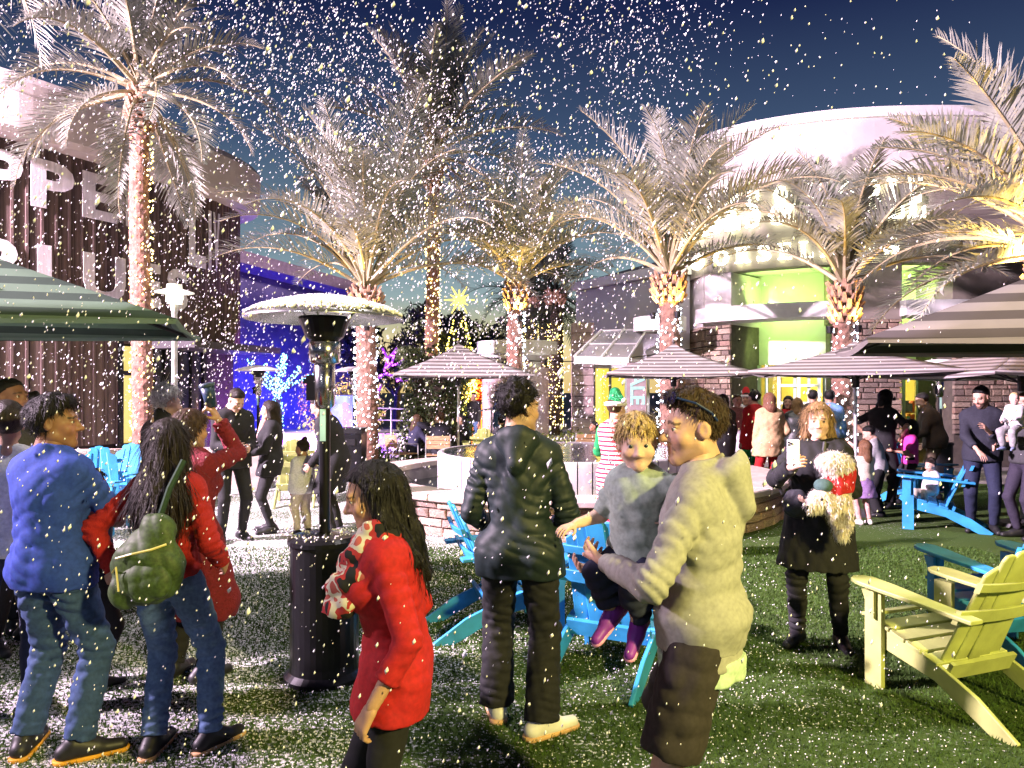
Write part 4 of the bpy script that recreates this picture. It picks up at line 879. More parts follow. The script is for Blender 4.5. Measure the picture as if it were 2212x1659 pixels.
t = thing('cafe_table', 'small round table between the seated diners', 'table', (X(955, 15.6), 15.7, 0)); q = MB(); q.lathe([(0, .74), (.38, .74), (.38, .71), (0, .71)], 20); q.build('table_top', woodm, t); q = MB(); q.tube([(0, 0, 0), (0, 0, .71)], .03, 8); q.lathe([(.24, 0), (.22, .02), (0, .03)], 16); q.build('pedestal', alum, t)

# ---------------------------------------------------------------- patio heaters
steel = mat('heater_steel', (.60, .58, .56), .18, 1.0, var=.06); blk = mat('heater_black', (.012, .012, .014), .28, .3, var=.1)
alu2 = mat('heater_dome', (.55, .55, .55), .25, .9, var=.05); snowm = mat('snow_crust', (.80, .80, .82), .9, var=.05, bump=.4, bscale=60); domeu = mat('dome_white', (.7, .68, .7), .5)
def heater(label, x, y, s=1.0, snow=False, tank=True):
    t = thing('patio_heater', label, 'patio heater', (x, y, 0), 0, 'mushroom patio heaters'); t.scale = (s, s, s)
    q = MB(); q.lathe([(.235, 0), (.235, .03), (.205, .06), (.20, .10), (.20, .78), (.205, .80)], 36); q.build('tank_housing', blk, t, smooth=False)
    q = MB(); q.lathe([(.215, .80), (.215, .825), (.19, .845), (.04, .86)], 36); q.build('housing_lid', blk, t)
    q = MB(); q.lathe([(.033, .85), (.033, 1.62)], 16); q.build('post', blk, t, smooth=True)
    q = MB(); q.lathe([(.045, 1.60), (.062, 1.62), (.062, 1.86), (.05, 1.87)], 20); q.build('burner_neck', steel, t, smooth=True)
    q = MB(); q.lathe([(.06, 1.86), (.092, 1.87), (.092, 1.99), (.08, 2.0)], 28); q.build('burner_can', steel, t, smooth=True)
    q = MB(); q.lathe([(.085, 2.0), (.11, 2.02), (.15, 2.125), (.15, 2.14), (0, 2.14)], 28); q.build('emitter_screen', blk, t)
    for k in range(3):
        a = k*2.1+.5; q = MB(); q.tube([(.11*math.cos(a), .11*math.sin(a), 2.10), (.2*math.cos(a), .2*math.sin(a), 2.2)], .006, 5); q.build('dome_bracket', steel, t)
    q = MB(); q.lathe([(.465, 2.125), (.465, 2.135), (.40, 2.165), (.28, 2.205), (.14, 2.235), (0, 2.245)], 44); q.lathe([(.465, 2.125), (.40, 2.15), (.28, 2.19), (.14, 2.22), (0, 2.23)], 44); q.build('dome', alu2 if snow else domeu, t, smooth=True)
    q = MB(); q.box((-.075, 0, 1.72), (.05, .07, .15)); q.box((-.11, .0, 1.76), (.03, .03, .03)); q.build('valve_box', blk, t)
    q = MB(); q.box((-.002, -.0355, 1.50), (.034, .006, .19)); q.build('label_sticker', mat('sticker_mint', (.35, .62, .5), .5), t)
    if snow:
        n = 5200; r = .455*np.sqrt(rng.uniform(0, 1, n)); a = rng.uniform(0, 6.283, n); z = np.interp(r, [0, .14, .28, .40, .465], [2.248, 2.238, 2.208, 2.17, 2.137]); keep = (r < .40) | (rng.uniform(size=n) < .45)
        pts = np.c_[r*np.cos(a), r*np.sin(a), z+.006+rng.uniform(0, .012, n)][keep]; o = bulbs('snow_cover', pts, .011, snowm, t)
        pts2 = np.c_[rng.normal(0, .09, 160), rng.normal(0, .09, 160), np.full(160, .852)]; bulbs('lid_snow', pts2, .006, snowm, t)
    return t
heater('tall patio heater in the left foreground, its dome capped with snow', -1.115, 4.40, 1.0, True)
heater('distant patio heater in front of the blue light tree', X(558, 15.5), 15.5)
heater('distant patio heater beside the white lit palm trunk', X(765, 16.3), 16.3)
heater('patio heater below the lilac umbrella at the right', X(2030, 12.5), 12.5)
# waste bin left of the lit palm
t = thing('waste_bin', 'dark square bin left of the white lit palm trunk', 'bin', (X(757, 14), 14, 0)); q = MB(); q.box((0, 0, .45), (.5, .5, .9), taper=1.05); q.build('body', blk, t); q = MB(); q.box((0, 0, .96), (.54, .54, .10)); q.box((0, -.27, .75), (.3, .02, .12)); q.build('lid', dkmetal, t)
# ================================================================ people: signed distance bodies, meshed by surface nets
class Grid:
    def __init__(s, lo, hi, h):
        s.lo = np.array(lo, float)-2*h; s.h = h; s.n = np.ceil((np.array(hi, float)+2*h-s.lo)/h).astype(int)+1
        s.d = np.full(s.n, .5, np.float32); s.ax = [s.lo[i]+h*np.arange(s.n[i]) for i in range(3)]
    def sub(s, lo, hi):
        a = np.clip(np.floor((np.array(lo)-s.lo)/s.h).astype(int), 0, s.n); b = np.clip(np.ceil((np.array(hi)-s.lo)/s.h).astype(int)+1, 0, s.n)
        if (b <= a).any(): return None
        sl = tuple(slice(a[i], b[i]) for i in range(3)); x, y, z = (s.ax[i][sl[i]] for i in range(3))
        return sl, x[:, None, None], y[None, :, None], z[None, None, :]
    def mix(s, sl, v, k, op):
        a = s.d[sl]
        if op == '+':
            h = np.maximum(k-np.abs(a-v), 0)/k; s.d[sl] = np.minimum(a, v)-h*h*k*.25
        else:
            v = -v; h = np.maximum(k-np.abs(a-v), 0)/k; s.d[sl] = np.maximum(a, v)+h*h*k*.25
    def cone(s, a, b, ra, rb, k=.02, op='+', flat=None):
        a = np.array(a, float); b = np.array(b, float); m = max(ra, rb)*(1.6 if flat else 1.0)+k+3*s.h
        r = s.sub(np.minimum(a, b)-m, np.maximum(a, b)+m)
        if r is None: return
        sl, x, y, z = r; x = x-a[0]; y = y-a[1]; z = z-a[2]; d = b-a
        if flat is not None:     # (unit vector, thickness factor)
            n, f = np.array(flat[0], float), 1/flat[1]-1; dn = x*n[0]+y*n[1]+z*n[2]; x = x+dn*n[0]*f; y = y+dn*n[1]*f; z = z+dn*n[2]*f; d = d+n*(d@n)*f
        t = np.clip((x*d[0]+y*d[1]+z*d[2])/(d@d+1e-9), 0, 1)
        s.mix(sl, np.sqrt((x-t*d[0])**2+(y-t*d[1])**2+(z-t*d[2])**2)-(ra+(rb-ra)*t), k, op)
    def ell(s, c, r, M=None, k=.02, op='+'):
        c = np.array(c, float); r = np.array(r, float); m = r.max()+k+3*s.h; q = s.sub(c-m, c+m)
        if q is None: return
        sl, x, y, z = q; x = x-c[0]; y = y-c[1]; z = z-c[2]
        if M is not None: x, y, z = (x*M[0, i]+y*M[1, i]+z*M[2, i] for i in range(3))
        k0 = np.sqrt((x/r[0])**2+(y/r[1])**2+(z/r[2])**2); k1 = np.sqrt((x/r[0]**2)**2+(y/r[1]**2)**2+(z/r[2]**2)**2)+1e-9
        s.mix(sl, k0*(k0-1)/k1, k, op)
    def cut(s, p, n, lo=None, hi=None, k=.004):   # keep the side where (q-p).n < 0
        r = s.sub(s.lo if lo is None else lo, s.ax_hi() if hi is None else hi)
        if r is None: return
        sl, x, y, z = r; v = (x-p[0])*n[0]+(y-p[1])*n[1]+(z-p[2])*n[2]; s.mix(sl, -v, k, '-')
    def ax_hi(s): return s.lo+s.h*s.n
    def wrinkle(s, amp, wl, seed, squash=(1, 1, 1), n=5):
        i = np.nonzero(np.abs(s.d) < max(.03, 3*amp)); r = np.random.default_rng(seed); P_ = [s.ax[k][i[k]] for k in range(3)]; o = np.zeros(len(i[0]))
        for _ in range(n):
            k = r.normal(size=3)*np.array(squash); k *= 2*math.pi/(wl*r.uniform(.7, 1.5))/np.linalg.norm(k); m = r.normal(size=3)*4
            o += .9-1.8*np.abs(np.sin(.5*(k[0]*P_[0]+k[1]*P_[1]+k[2]*P_[2]+1.4*np.sin(m[0]*P_[0]+m[1]*P_[1]+m[2]*P_[2]+r.uniform(0, 6))+r.uniform(0, 6))))
        s.d[i] += (amp*o/math.sqrt(n)).astype(np.float32)
    def folds(s, js, seed):      # (centre, axis, radius, depth, wavelength): creases across the cloth round a joint
        r_ = np.random.default_rng(seed)
        for c, ax_, rad, amp, wl in js:
            q = s.sub(c-rad*1.6, c+rad*1.6)
            if q is None: continue
            sl, x, y, z = q; x = x-c[0]; y = y-c[1]; z = z-c[2]; ax_ = unit(ax_); pp = unit(np.cross(ax_, r_.normal(size=3))); p2 = np.cross(ax_, pp); ph = r_.uniform(0, 6)
            a = x*ax_[0]+y*ax_[1]+z*ax_[2]; b = x*pp[0]+y*pp[1]+z*pp[2]; e = x*p2[0]+y*p2[1]+z*p2[2]
            t = 2*math.pi*a/wl+1.1*np.sin(b*26+ph)+.9*np.sin(e*31+a*22+ph*2)+7*b*np.sign(math.sin(ph*7)+.2)
            m = np.clip(.5+.8*np.sin(b*17+ph*3)+.6*np.sin(e*21-ph), 0, 1)
            s.d[sl] += (amp*np.exp(-(x*x+y*y+z*z)/(rad*rad))*(.25+.75*m)*2.3*(.55-1.1*np.abs(np.sin(t*.5)))).astype(np.float32)
    def mesh(s, smooth=1):
        d = s.d; ins = d < 0; c = ins[:-1, :-1, :-1].astype(np.int8); n = np.array(d.shape)-1
        tot = np.zeros(n, np.int8)
        for i in (0, 1):
            for j in (0, 1):
                for k in (0, 1): tot += ins[i:i+n[0], j:j+n[1], k:k+n[2]]
        act = np.nonzero((tot > 0) & (tot < 8)); m = len(act[0])
        if m == 0: return np.zeros((0, 3)), np.zeros((0, 4), int)
        idx = np.full(n, -1, np.int32); idx[act] = np.arange(m)
        cor = np.array([[(q >> 2) & 1, (q >> 1) & 1, q & 1] for q in range(8)]); val = np.stack([d[act[0]+o[0], act[1]+o[1], act[2]+o[2]] for o in cor], 1)
        acc = np.zeros((m, 3)); cnt = np.zeros(m)
        for p in range(8):
            for ax_ in (4, 2, 1):
                q = p | ax_
                if q == p: continue
                a, b = val[:, p], val[:, q]; cr = (a < 0) != (b < 0); t = np.where(cr, a/np.where(cr, a-b, 1), 0)
                acc += np.where(cr[:, None], cor[p]+t[:, None]*(cor[q]-cor[p]), 0); cnt += cr
        v = (np.stack(act, 1)+acc/np.maximum(cnt, 1)[:, None])*s.h+s.lo
        Q = []
        for ax_ in range(3):
            sl0 = [slice(1, -1)]*3; sl1 = [slice(1, -1)]*3; sl0[ax_] = slice(0, -1); sl1[ax_] = slice(1, None)
            a = ins[tuple(sl0)]; b = ins[tuple(sl1)]; e = np.nonzero(a != b); p = np.stack(e, 1)+1; p[:, ax_] -= 1
            u, w_ = [(1, 2), (2, 0), (0, 1)][ax_]; eu = np.zeros(3, int); eu[u] = 1; ew = np.zeros(3, int); ew[w_] = 1
            def g(o): r_ = p-o; return idx[r_[:, 0], r_[:, 1], r_[:, 2]]
            q = np.stack([g(eu+ew), g(ew), g(0*eu), g(eu)], 1); fl = b[e]; q[fl] = q[fl][:, ::-1]; Q.append(q)
        f = np.concatenate(Q); f = f[(f >= 0).all(1)]
        for _ in range(smooth):
            a = np.zeros_like(v); c_ = np.zeros(len(v))
            for i in range(4):
                A, B = f[:, i], f[:, (i+1) % 4]
                for k in range(3): a[:, k] += np.bincount(A, v[B, k], len(v))+np.bincount(B, v[A, k], len(v))
                c_ += np.bincount(A, minlength=len(v))+np.bincount(B, minlength=len(v))
            v = v*.5+.5*a/np.maximum(c_, 1)[:, None]
        return v, f
def unit(v): v = np.array(v, float); return v/(np.linalg.norm(v)+1e-9)
def ik(a, t, l1, l2, hint):
    a, t, hint = (np.array(q, float) for q in (a, t, hint)); d = t-a; L = np.linalg.norm(d); d = d/(L+1e-9); L = min(L, (l1+l2)*.999); L = max(L, abs(l1-l2)+.01)
    x = (l1*l1-l2*l2+L*L)/(2*L); h = math.sqrt(max(0, l1*l1-x*x)); n = hint-d*(hint@d); n = unit(n); return a+d*x+n*h, a+d*L
def rotm(yaw=0, pitch=0, roll=0):   # yaw + turns to own left, pitch + looks down, roll + tilts to own right
    return np.array(Matrix.Rotation(R(yaw), 3, 'Z') @ Matrix.Rotation(R(-pitch), 3, 'X') @ Matrix.Rotation(R(roll), 3, 'Y'))
def joinm(parts):
    V, Fq, C = [], [], []; n = 0
    for v, f, c in parts:
        V.append(v); Fq.append(f+n); C.append(np.broadcast_to(c, v.shape)); n += len(v)
    return np.concatenate(V), np.concatenate(Fq), np.concatenate(C)
skinmat = mat('skin', (.6, .4, .3), .5, attr='Col', var=.06, vscale=30, bump=.05, bscale=200, spec=.35, sss=.08)
eyem = mat('eye', (.8, .8, .8), .15, attr='Col', var=.02, spec=.6)
def strands(v, f, m, n, length, width, seed, name, parent, droop=1.0, flow=None, lift=.15, curl=0.):
    r = np.random.default_rng(seed); fi = r.integers(0, len(f), n); q = v[f[fi]]; w4 = r.dirichlet((1, 1, 1, 1), n); c = (q*w4[..., None]).sum(1)
    nr = np.cross(q[:, 2]-q[:, 0], q[:, 3]-q[:, 1]); nr /= np.linalg.norm(nr, axis=1)[:, None]+1e-9
    dn = np.array([0, 0, -1.])*droop if flow is None else (flow(c) if callable(flow) else np.array(flow))
    t = dn-nr*(nr*dn).sum(1)[:, None]+r.normal(size=(n, 3))*(.07+curl); t /= np.linalg.norm(t, axis=1)[:, None]+1e-9
    b = np.cross(nr, t); L = length*r.uniform(.5, 1.2, (n, 1)); P0 = c-nr*.004; P1 = c+t*L*.5+nr*(lift*L*.5+.003); P2 = c+t*L+nr*(lift*L*.4)+r.normal(size=(n, 3))*.004*(1+8*curl)
    w_ = width; V = np.stack([P0-b*w_, P0+b*w_, P1+b*w_, P1-b*w_, P2], 1).reshape(-1, 3); k = np.arange(n)[:, None]*5
    F4 = np.concatenate([k+np.array([[0, 1, 2, 3]]), k+np.array([[3, 2, 4, 4]])])
    tri = np.concatenate([F4[:n][:, [0, 1, 2]], F4[:n][:, [0, 2, 3]], F4[n:][:, :3]])
    return link(name, npmesh(name, V, tri, m), parent)

def person(label, x, y, rz, H=1.7, near=False, w=1.0, female=False, kid=0., skin=(.55, .34, .25), pose=None, top=None, bottom=None, shoes=None, hair=None, brow=(.05, .03, .02), hat=None, lips=(.5, .2, .18), group='people gathered on the plaza', z0=0., eyes=True, eyecol=(.08, .05, .03), cat='person', beard=None, blink=False, sleeves=None):
    po = dict(lean=0, side=0, hl=None, hr=None, el=None, er=None, fl=None, fr=None, kl=None, kr=None, pel=(0, 0, .53), yaw=0, pitch=0, roll=0, twist=0, curl=(.35, .35), pn=(None, None), legs=1.0)
    po.update(pose or {}); seed = abs(hash(label)) % 99999 if False else sum(ord(c)*(i+1) for i, c in enumerate(label)) % 99991
    root = thing('person', label, cat, (x, y, z0), R(rz), group)
    hs = (.132+.05*kid)*H/.232*1.0                        # head scale: 1 = 23.2 cm head
    bodyh = H
    pel = np.array(po['pel'])*H; T = rotm(po['twist'], po['lean'], po['side']); rt, fw, up = T[:, 0], T[:, 1], T[:, 2]
    ws = (.93 if female else 1.0)*(1-.12*kid)
    chest = pel+up*.19*H; neck = pel+up*(.295-.01*kid)*H; shs = [neck-up*.040*H+s*rt*.093*H*ws*(.6+.4*w)+fw*0 for s in (-1, 1)]
    hips = [pel+s*np.array([1, 0, 0])*.052*H-np.array([0, 0, .015])*H for s in (-1, 1)] if po['twist'] == 0 else [pel+s*np.array([1, 0, 0])*.052*H-np.array([0, 0, .015])*H for s in (-1, 1)]
    la, lf = .170*H*(1-.1*kid), .150*H*(1-.1*kid)
    hand, elb = [], []
    for i, s in enumerate((-1, 1)):
        tgt = po[('hl', 'hr')[i]]
        tgt = shs[i]+np.array([s*.03, .05, -.31])*H if tgt is None else np.array(tgt, float)*H
        hint = po[('el', 'er')[i]]; hint = np.array([s*.5, -1, -.2]) if hint is None else np.array(hint, float)
        e, h_ = ik(shs[i], tgt, la, lf, hint); elb.append(e); hand.append(h_)
    lt, ls = .25*H*po['legs'], .245*H*po['legs']; knee, ank, toe = [], [], []
    for i, s in enumerate((-1, 1)):
        ft_ = po[('fl', 'fr')[i]]; ft_ = (s*.065, 0, 0) if ft_ is None else ft_
        a_ = np.array([ft_[0], ft_[1], .045+ft_[2]])*H; yawf = R(ft_[3]) if len(ft_) > 3 else R(-s*12); pit = R(ft_[4]) if len(ft_) > 4 else 0
        hint = po[('kl', 'kr')[i]]; hint = np.array([s*.15, 1, 0]) if hint is None else np.array(hint, float)
        k_, a2 = ik(hips[i], a_, lt, ls, hint); knee.append(k_); ank.append(a2); toe.append(np.array([-math.sin(yawf)*math.cos(pit), math.cos(yawf)*math.cos(pit), -math.sin(pit)]))
    kd = 1+.25*kid
    # ---------------- prims shared by body and clothes
    def torso(g, inf=0., k=.03):
        g.ell(pel+up*.01*H, (.092*H*w*(1.04 if female else .98)+inf, .070*H*w+inf, .075*H+inf), T, k)
        g.ell(pel+up*.10*H, (.080*H*w*(.95 if female else 1.04)+inf, .062*H*w*kd**.5+inf, .09*H+inf), T, k)
        g.ell(chest+up*.005*H, (.097*H*w*ws+inf, .068*H*w+inf, .095*H+inf), T, k)
        if female and kid < .3:
            for s in (-1, 1): g.ell(chest+rt*s*.042*H+fw*.052*H*w, (.042*H+inf*.6,)*3, None, k)
        g.cone(shs[0]+rt*.018*H, shs[1]-rt*.018*H, .034*H*w**.5+inf, .034*H*w**.5+inf, k)
        for i in (0, 1): g.cone(neck+up*.028*H, shs[i]-rt*(2*i-1)*.02*H, .024*H+inf*.8, .032*H+inf, k)
    def arm(g, i, inf=0., f_=1.0, k=.02, wr=None):
        a, b, c = shs[i], elb[i], hand[i]; q = .5+.5*w
        r0, r1, r2 = .0265*H*q*kd, .0215*H*q*kd, .0155*H*kd
        g.cone(a, b, r0+inf, r1+inf, k)
        if f_ > .5: e = b+(c-b)*min(1, (f_-.5)*2); g.cone(b, e, r1+inf, (r1+(r2-r1)*min(1, (f_-.5)*2))+inf if wr is None else wr, k)
    def leg(g, i, inf=0., f_=1.0, k=.025, flare=0.):
        q = (.5+.5*w); r0, r1, r2 = .046*H*q*(1.05 if female else 1), .028*H*q*kd, .0200*H*kd
        if f_ <= .52: e = hips[i]+(knee[i]-hips[i])*f_/.5; g.cone(hips[i], e, r0+inf, r1+(r0-r1)*(1-f_/.5)*.6+inf+flare, k); return
        g.cone(hips[i], knee[i], r0+inf, r1+inf+flare*.3, k); e = knee[i]+(ank[i]-knee[i])*(f_-.5)*2; ca = knee[i]+(ank[i]-knee[i])*.3-toe[i]*.008*H
        g.cone(knee[i], e, r1+inf+flare*.3, (r2+(r1-r2)*(1-(f_-.5)*2))+inf+flare, k); g.cone(knee[i]+(ca-knee[i])*.4, ca+(ank[i]-ca)*.3, r1*.8+inf, r1*.82+inf, k)
    pts = np.array([pel, neck+up*.05*H]+shs+elb+hand+knee+ank+[ank[i]+toe[i]*.13*H for i in (0, 1)]+hips)
    lo, hi = pts.min(0)-.13*H*max(1, w), pts.max(0)+.10*H*max(1, w)
    lo[2] = min(lo[2], 0 if z0 == 0 else lo[2])
    # ---------------- body
    g = Grid(lo, hi, .0135 if near else .027); torso(g)
    for i in (0, 1): arm(g, i); leg(g, i)
    headc = neck+up*.065*H+fw*.012*H+up*(.045*hs*.232*4*.0); HM = T @ rotm(po['yaw'], po['pitch'], po['roll'])
    headc = neck+up*.045*H+HM[:, 2]*.085*hs+fw*.010*H
    g.cone(neck-up*.02*H, neck+up*.06*H+fw*.008*H, .034*H*(.9 if female else 1), .030*H*(.88 if female else 1), .02)
    for i in (0, 1): g.cone(ank[i], ank[i]+toe[i]*.08*H-np.array([0, 0, .02])*H, .019*H, .011*H, .012); g.cone(ank[i]-toe[i]*.01*H, ank[i]-toe[i]*.015*H-np.array([0, 0, .02])*H, .015*H, .013*H, .012)
    bv, bf = g.mesh(1); sk = np.array(skin); parts = [(bv, bf, sk)]
    # ---------------- head (local frame: x right, y forward, z up; metres at scale 1)
    S = hs; hh = (.0048 if near else .0095)/S
    fk = kid
    def build_head():
        g = Grid((-.10, -.13, -.155), (.10, .15, .145), hh)
        g.ell((0, -.014, .038), (.076+.004*fk, .096, .084), None, .02); g.ell((0, .03, -.030+.006*fk), (.061+.006*fk, .068, .078-.008*fk), None, .03)
        g.cone((-.046, .005, -.060), (-.010, .070, -.098+.012*fk), .026, .021, .025); g.cone((.046, .005, -.060), (.010, .070, -.098+.012*fk), .026, .021, .025)
        g.ell((0, .074, -.100+.014*fk), (.020, .018, .018), None, .02)
        g.cone((-.034, .083-.003*fk, .026), (.034, .083-.003*fk, .026), .013-.003*fk, .013-.003*fk, .02)
        for s in (-1, 1):
            g.ell((s*.040, .062, -.030), (.026+.005*fk, .024+.004*fk, .024), None, .02); g.ell((s*.033, .104, .006), (.017, .016, .0115), None, .012, '-')
            eo = .0016*fk; g.cone((s*.018, .0880, .0145+eo), (s*.046, .0825, .0138+eo), .0058, .0054, .004); g.cone((s*.019, .0870, -.0030-eo), (s*.045, .0820, -.0025-eo), .0050, .0048, .004)
            g.ell((s*.079, -.008, -.004), (.011, .022, .032), None, .008); g.ell((s*.088, .002, -.002), (.007, .012, .020), None, .006, '-')
        nz = 1-.35*fk
        g.cone((0, .090, .014), (0, .090+.024*nz, -.026), .0085, .0125*nz**.5, .012); g.ell((0, .094+.022*nz, -.028), (.013, .013, .0115), None, .008)
        for s in (-1, 1): g.ell((s*.013, .100, -.033), (.0095, .011, .009), None, .008)
        mw = 1-.38*fk; g.cone((-.019*mw, .088-.005*fk, -.058), (.019*mw, .088-.005*fk, -.058), .0075, .0075, .008); g.cone((-.016*mw, .0865-.005*fk, -.0705), (.016*mw, .0865-.005*fk, -.0705), .009, .009, .008)
        g.cone((-.022*mw, .1005-.006*fk, -.0635), (.022*mw, .1005-.006*fk, -.0635), .0042*(1-.5*fk), .0042*(1-.5*fk), .006, '-')
        g.cone((0, -.02, -.06), (0, -.045, -.15), .050, .054, .03)
        return g.mesh(1)
    hv, hf = build_head(); C = np.tile(sk, (len(hv), 1))
    def tint(mask, c, a=1.): C[mask] = C[mask]*(1-a)+np.array(c)*a
    xx, yy, zz = hv.T; lip = (np.abs(xx) < .022*(1-.38*fk)-np.abs(zz+.064)*.6) & (zz > -.080) & (zz < -.050) & (yy > .080); tint(lip, lips, .6-.2*fk)
    bz = .029+.10*np.abs(xx)*.25-np.maximum(0, np.abs(xx)-.035)*.5; br = (np.abs(xx) > .011) & (np.abs(xx) < .050) & (np.abs(zz-bz) < .0050) & (yy > .05); tint(br, brow, .85 if fk < .5 else .35)
    ch = np.exp(-((np.abs(xx)-.042)**2+(zz+.03)**2)/.0006)*(yy > .03); C[:] = C*(1-.25*ch[:, None])+np.array((.6, .22, .17))*.25*ch[:, None]
    if beard is not None: tint((zz < -.045) & (yy > -.0+0*zz) & ~lip & ~((zz > -.052) & (np.abs(xx) < .02)), beard[0], beard[1])
    def toW(v): return (v*S) @ HM.T+headc
    parts.append((toW(hv), hf, C))
    # ---------------- hands
    hm = hs*.95 if kid < .3 else hs*.70
    for i, s in enumerate((-1, 1)):
        d = unit(hand[i]-elb[i]); pn = po['pn'][i]; pn = unit(np.array(pn, float)) if pn is not None else unit(np.array([-s*1.0, .1, 0]))   # palm normal
        pn = unit(pn-d*(pn@d)); sd = np.cross(d, pn)*1.0; thumb_side = -sd if i == 1 else sd
        thumb_side = -unit(np.cross(pn, d)) if s > 0 else unit(np.cross(pn, d))
        cu = po['curl'][i]; g = Grid((-.09, -.09, -.05), (.09, .09, .22), (.0044 if near else .011)/hm); o_ = np.zeros(3); ex, ey, ez = np.eye(3)   # local x: thumb side, y: palm normal, z: along hand
        g.cone((0, 0, -.03), (0, 0, .02), .026, .027, .01, flat=((0, 1, 0), .7))
        for q in (-.026, -.009, .009, .026): g.cone((q*.7, 0, .015), (q*1.1, 0, .080), .0145, .0125, .012)
        for q, L_ in ((-.029, .058), (-.010, .072), (.010, .076), (.029, .070)):
            b0 = np.array((q*1.05, 0, .085)); a1 = cu*1.0; p1 = b0+np.array((q*.12, math.sin(a1)*L_*.45, math.cos(a1)*L_*.45)); a2 = cu*2.3; p2 = p1+np.array((0, math.sin(a2)*L_*.33, math.cos(a2)*L_*.33)); a3 = cu*3.2; p3 = p2+np.array((0, math.sin(a3)*L_*.25, math.cos(a3)*L_*.25))
            g.cone(b0, p1, .0098, .0088, .004); g.cone(p1, p2, .0088, .008, .004); g.cone(p2, p3, .008, .0066, .004)
        t0 = np.array((.026, .004, .02)); t1 = t0+np.array((.028, .018, .028)); t2 = t1+np.array((.008, .016*cu*2, .030)); g.cone(t0, t1, .0135, .0105, .008); g.cone(t1, t2, .0105, .008, .004)
        v, f = g.mesh(1); M = np.stack([thumb_side, pn, d], 1)
        if np.linalg.det(M) < 0: f = f[:, ::-1]
        parts.append(((v*hm) @ M.T+hand[i], f, sk))
    V, Fq, CC = joinm(parts); body = link('body', npmesh('body', V, Fq, skinmat, True, CC), root)
    # ---------------- eyes
    if eyes:
        for s in (-1, 1):
            q = MB(); q.lathe([(.0118*math.sin(math.pi*i/12), -.0118*math.cos(math.pi*i/12)) for i in range(13)], 14); v = np.array(q.v); v = v[:, [0, 2, 1]]*np.array([1, 1, 1]); al_ = v[:, 1]/.0118
            c = np.where((al_ > .90)[:, None], (.01, .01, .01), np.where((al_ > .70)[:, None], eyecol, (.72, .70, .68)))
            if blink: c = np.tile(sk*.9, (len(v), 1))
            me = npmesh('eye', toW(v+np.array([s*.0320, .0800+.001*fk, .006])), [f for f in q.f if len(f) == 4], eyem, True, c); link('eye', me, root)
    # ---------------- clothes
    vx = .0075 if near else .018
    def grid(ext=.05): return Grid(lo-ext, hi+ext, vx)
    if bottom:
        m, inf, ln = bottom['m'], bottom.get('inf', .012), bottom.get('len', .97); g = grid(.03); fl = bottom.get('flare', .0); ti = min(inf, (top or {}).get('inf', .013)-.011)
        g.ell(pel+up*.01*H, (.090*H*w*(1.04 if female else .98)+ti, .069*H*w+ti, .075*H+ti), T, .03); g.ell(pel+up*.04*H, (.080*H*w+ti, .062*H*w+ti, .06*H+ti), T, .03)
        for i in (0, 1): leg(g, i, inf, ln, .02, fl)
        g.cut(pel+up*.06*H, up, pel-np.array([.14, .10, .02])*H*w, pel+np.array([.14, .10, .2])*H*w)
        for i in (0, 1):
            if ln > .52: e = knee[i]+(ank[i]-knee[i])*(ln-.5)*2; n_ = unit(ank[i]-knee[i])
            else: e = hips[i]+(knee[i]-hips[i])*ln/.5; n_ = unit(knee[i]-hips[i])
            q = .09*H+fl; g.cut(e, n_, e-q, e+q)
        if near:
            js = []
            for i in (0, 1):
                lax = unit(ank[i]-knee[i]); tax = unit(knee[i]-hips[i])
                if ln > .6: js += [(knee[i], lax, .085*H, .010, .05), (ank[i]-lax*.05*H, lax, .06*H, .014, .042), ((knee[i]+ank[i])/2, lax, .07*H, .006, .06)]
                js += [(hips[i]-np.array([0, 0, .05*H]), tax+np.array([.6*(1-2*i), 0, 0]), .085*H, .010, .055), (hips[i]*.4+knee[i]*.6, tax+np.array([.3, .2, 0]), .08*H, .006, .07)]
            k_ = bottom.get('fold', .75 if inf > .009 else .2); g.folds([(a, b, c, d*k_, e) for a, b, c, d, e in js], seed)
        g.wrinkle(bottom.get('wr', .0045)*.62, bottom.get('wl', .085)*.8, seed, (.9, .9, 1.1)); v, f = g.mesh(1); link(bottom.get('name', 'trousers'), npmesh('trousers', v, f, m, True), root)
    if top:
        m, inf, hem, sl = top['m'], top.get('inf', .013), top.get('hem', -.02), top.get('sleeve', 1.0); g = grid(.06); torso(g, inf, .042)
        for i in (0, 1):
            if sl > .05: arm(g, i, inf*top.get('si', .62), sl if sl > .5 else .5, .014)
            if sl <= .05: pass
            elif sl <= .5:
                e = shs[i]+(elb[i]-shs[i])*sl*2; n_ = unit(elb[i]-shs[i]); q = .075*H
                # short sleeve: remove all of the arm past the cut
                b_ = elb[i]; g.cut(e, n_, np.minimum(e, b_)-.055*H, np.maximum(e, b_)+.055*H)
            else: e = elb[i]+(hand[i]-elb[i])*(sl-.5)*2; n_ = unit(hand[i]-elb[i]); q = .05*H; g.cut(e, n_, e-q, e+q)
        fl = top.get('flare', 0.)
        if hem < -.02:       # skirt of coat or dress
            hc = pel+np.array([0, 0, hem])*H+(knee[0]+knee[1]-hips[0]-hips[1])*.5*max(0, min(1, (-hem)/.25))*np.array([1, 1, 0])
            g.cone(pel+up*.02*H, hc-np.array([0, 0, .05*H]), .088*H*w+inf, .09*H*w+inf+fl, .03, flat=(fw*np.array([1, 1, 0])/np.linalg.norm((fw*np.array([1, 1, 0]))), .78))
            for i in (0, 1):
                if hem < -.05: g.cone(hips[i], hips[i]+(knee[i]-hips[i])*min(1, -hem/.25), .06*H+inf, .05*H+inf+fl*.5, .04)
        if top.get('blouse'): g.ell(pel+up*.035*H, (.096*H*w+inf+top['blouse'], .078*H*w+inf+top['blouse'], .055*H), T, .04)
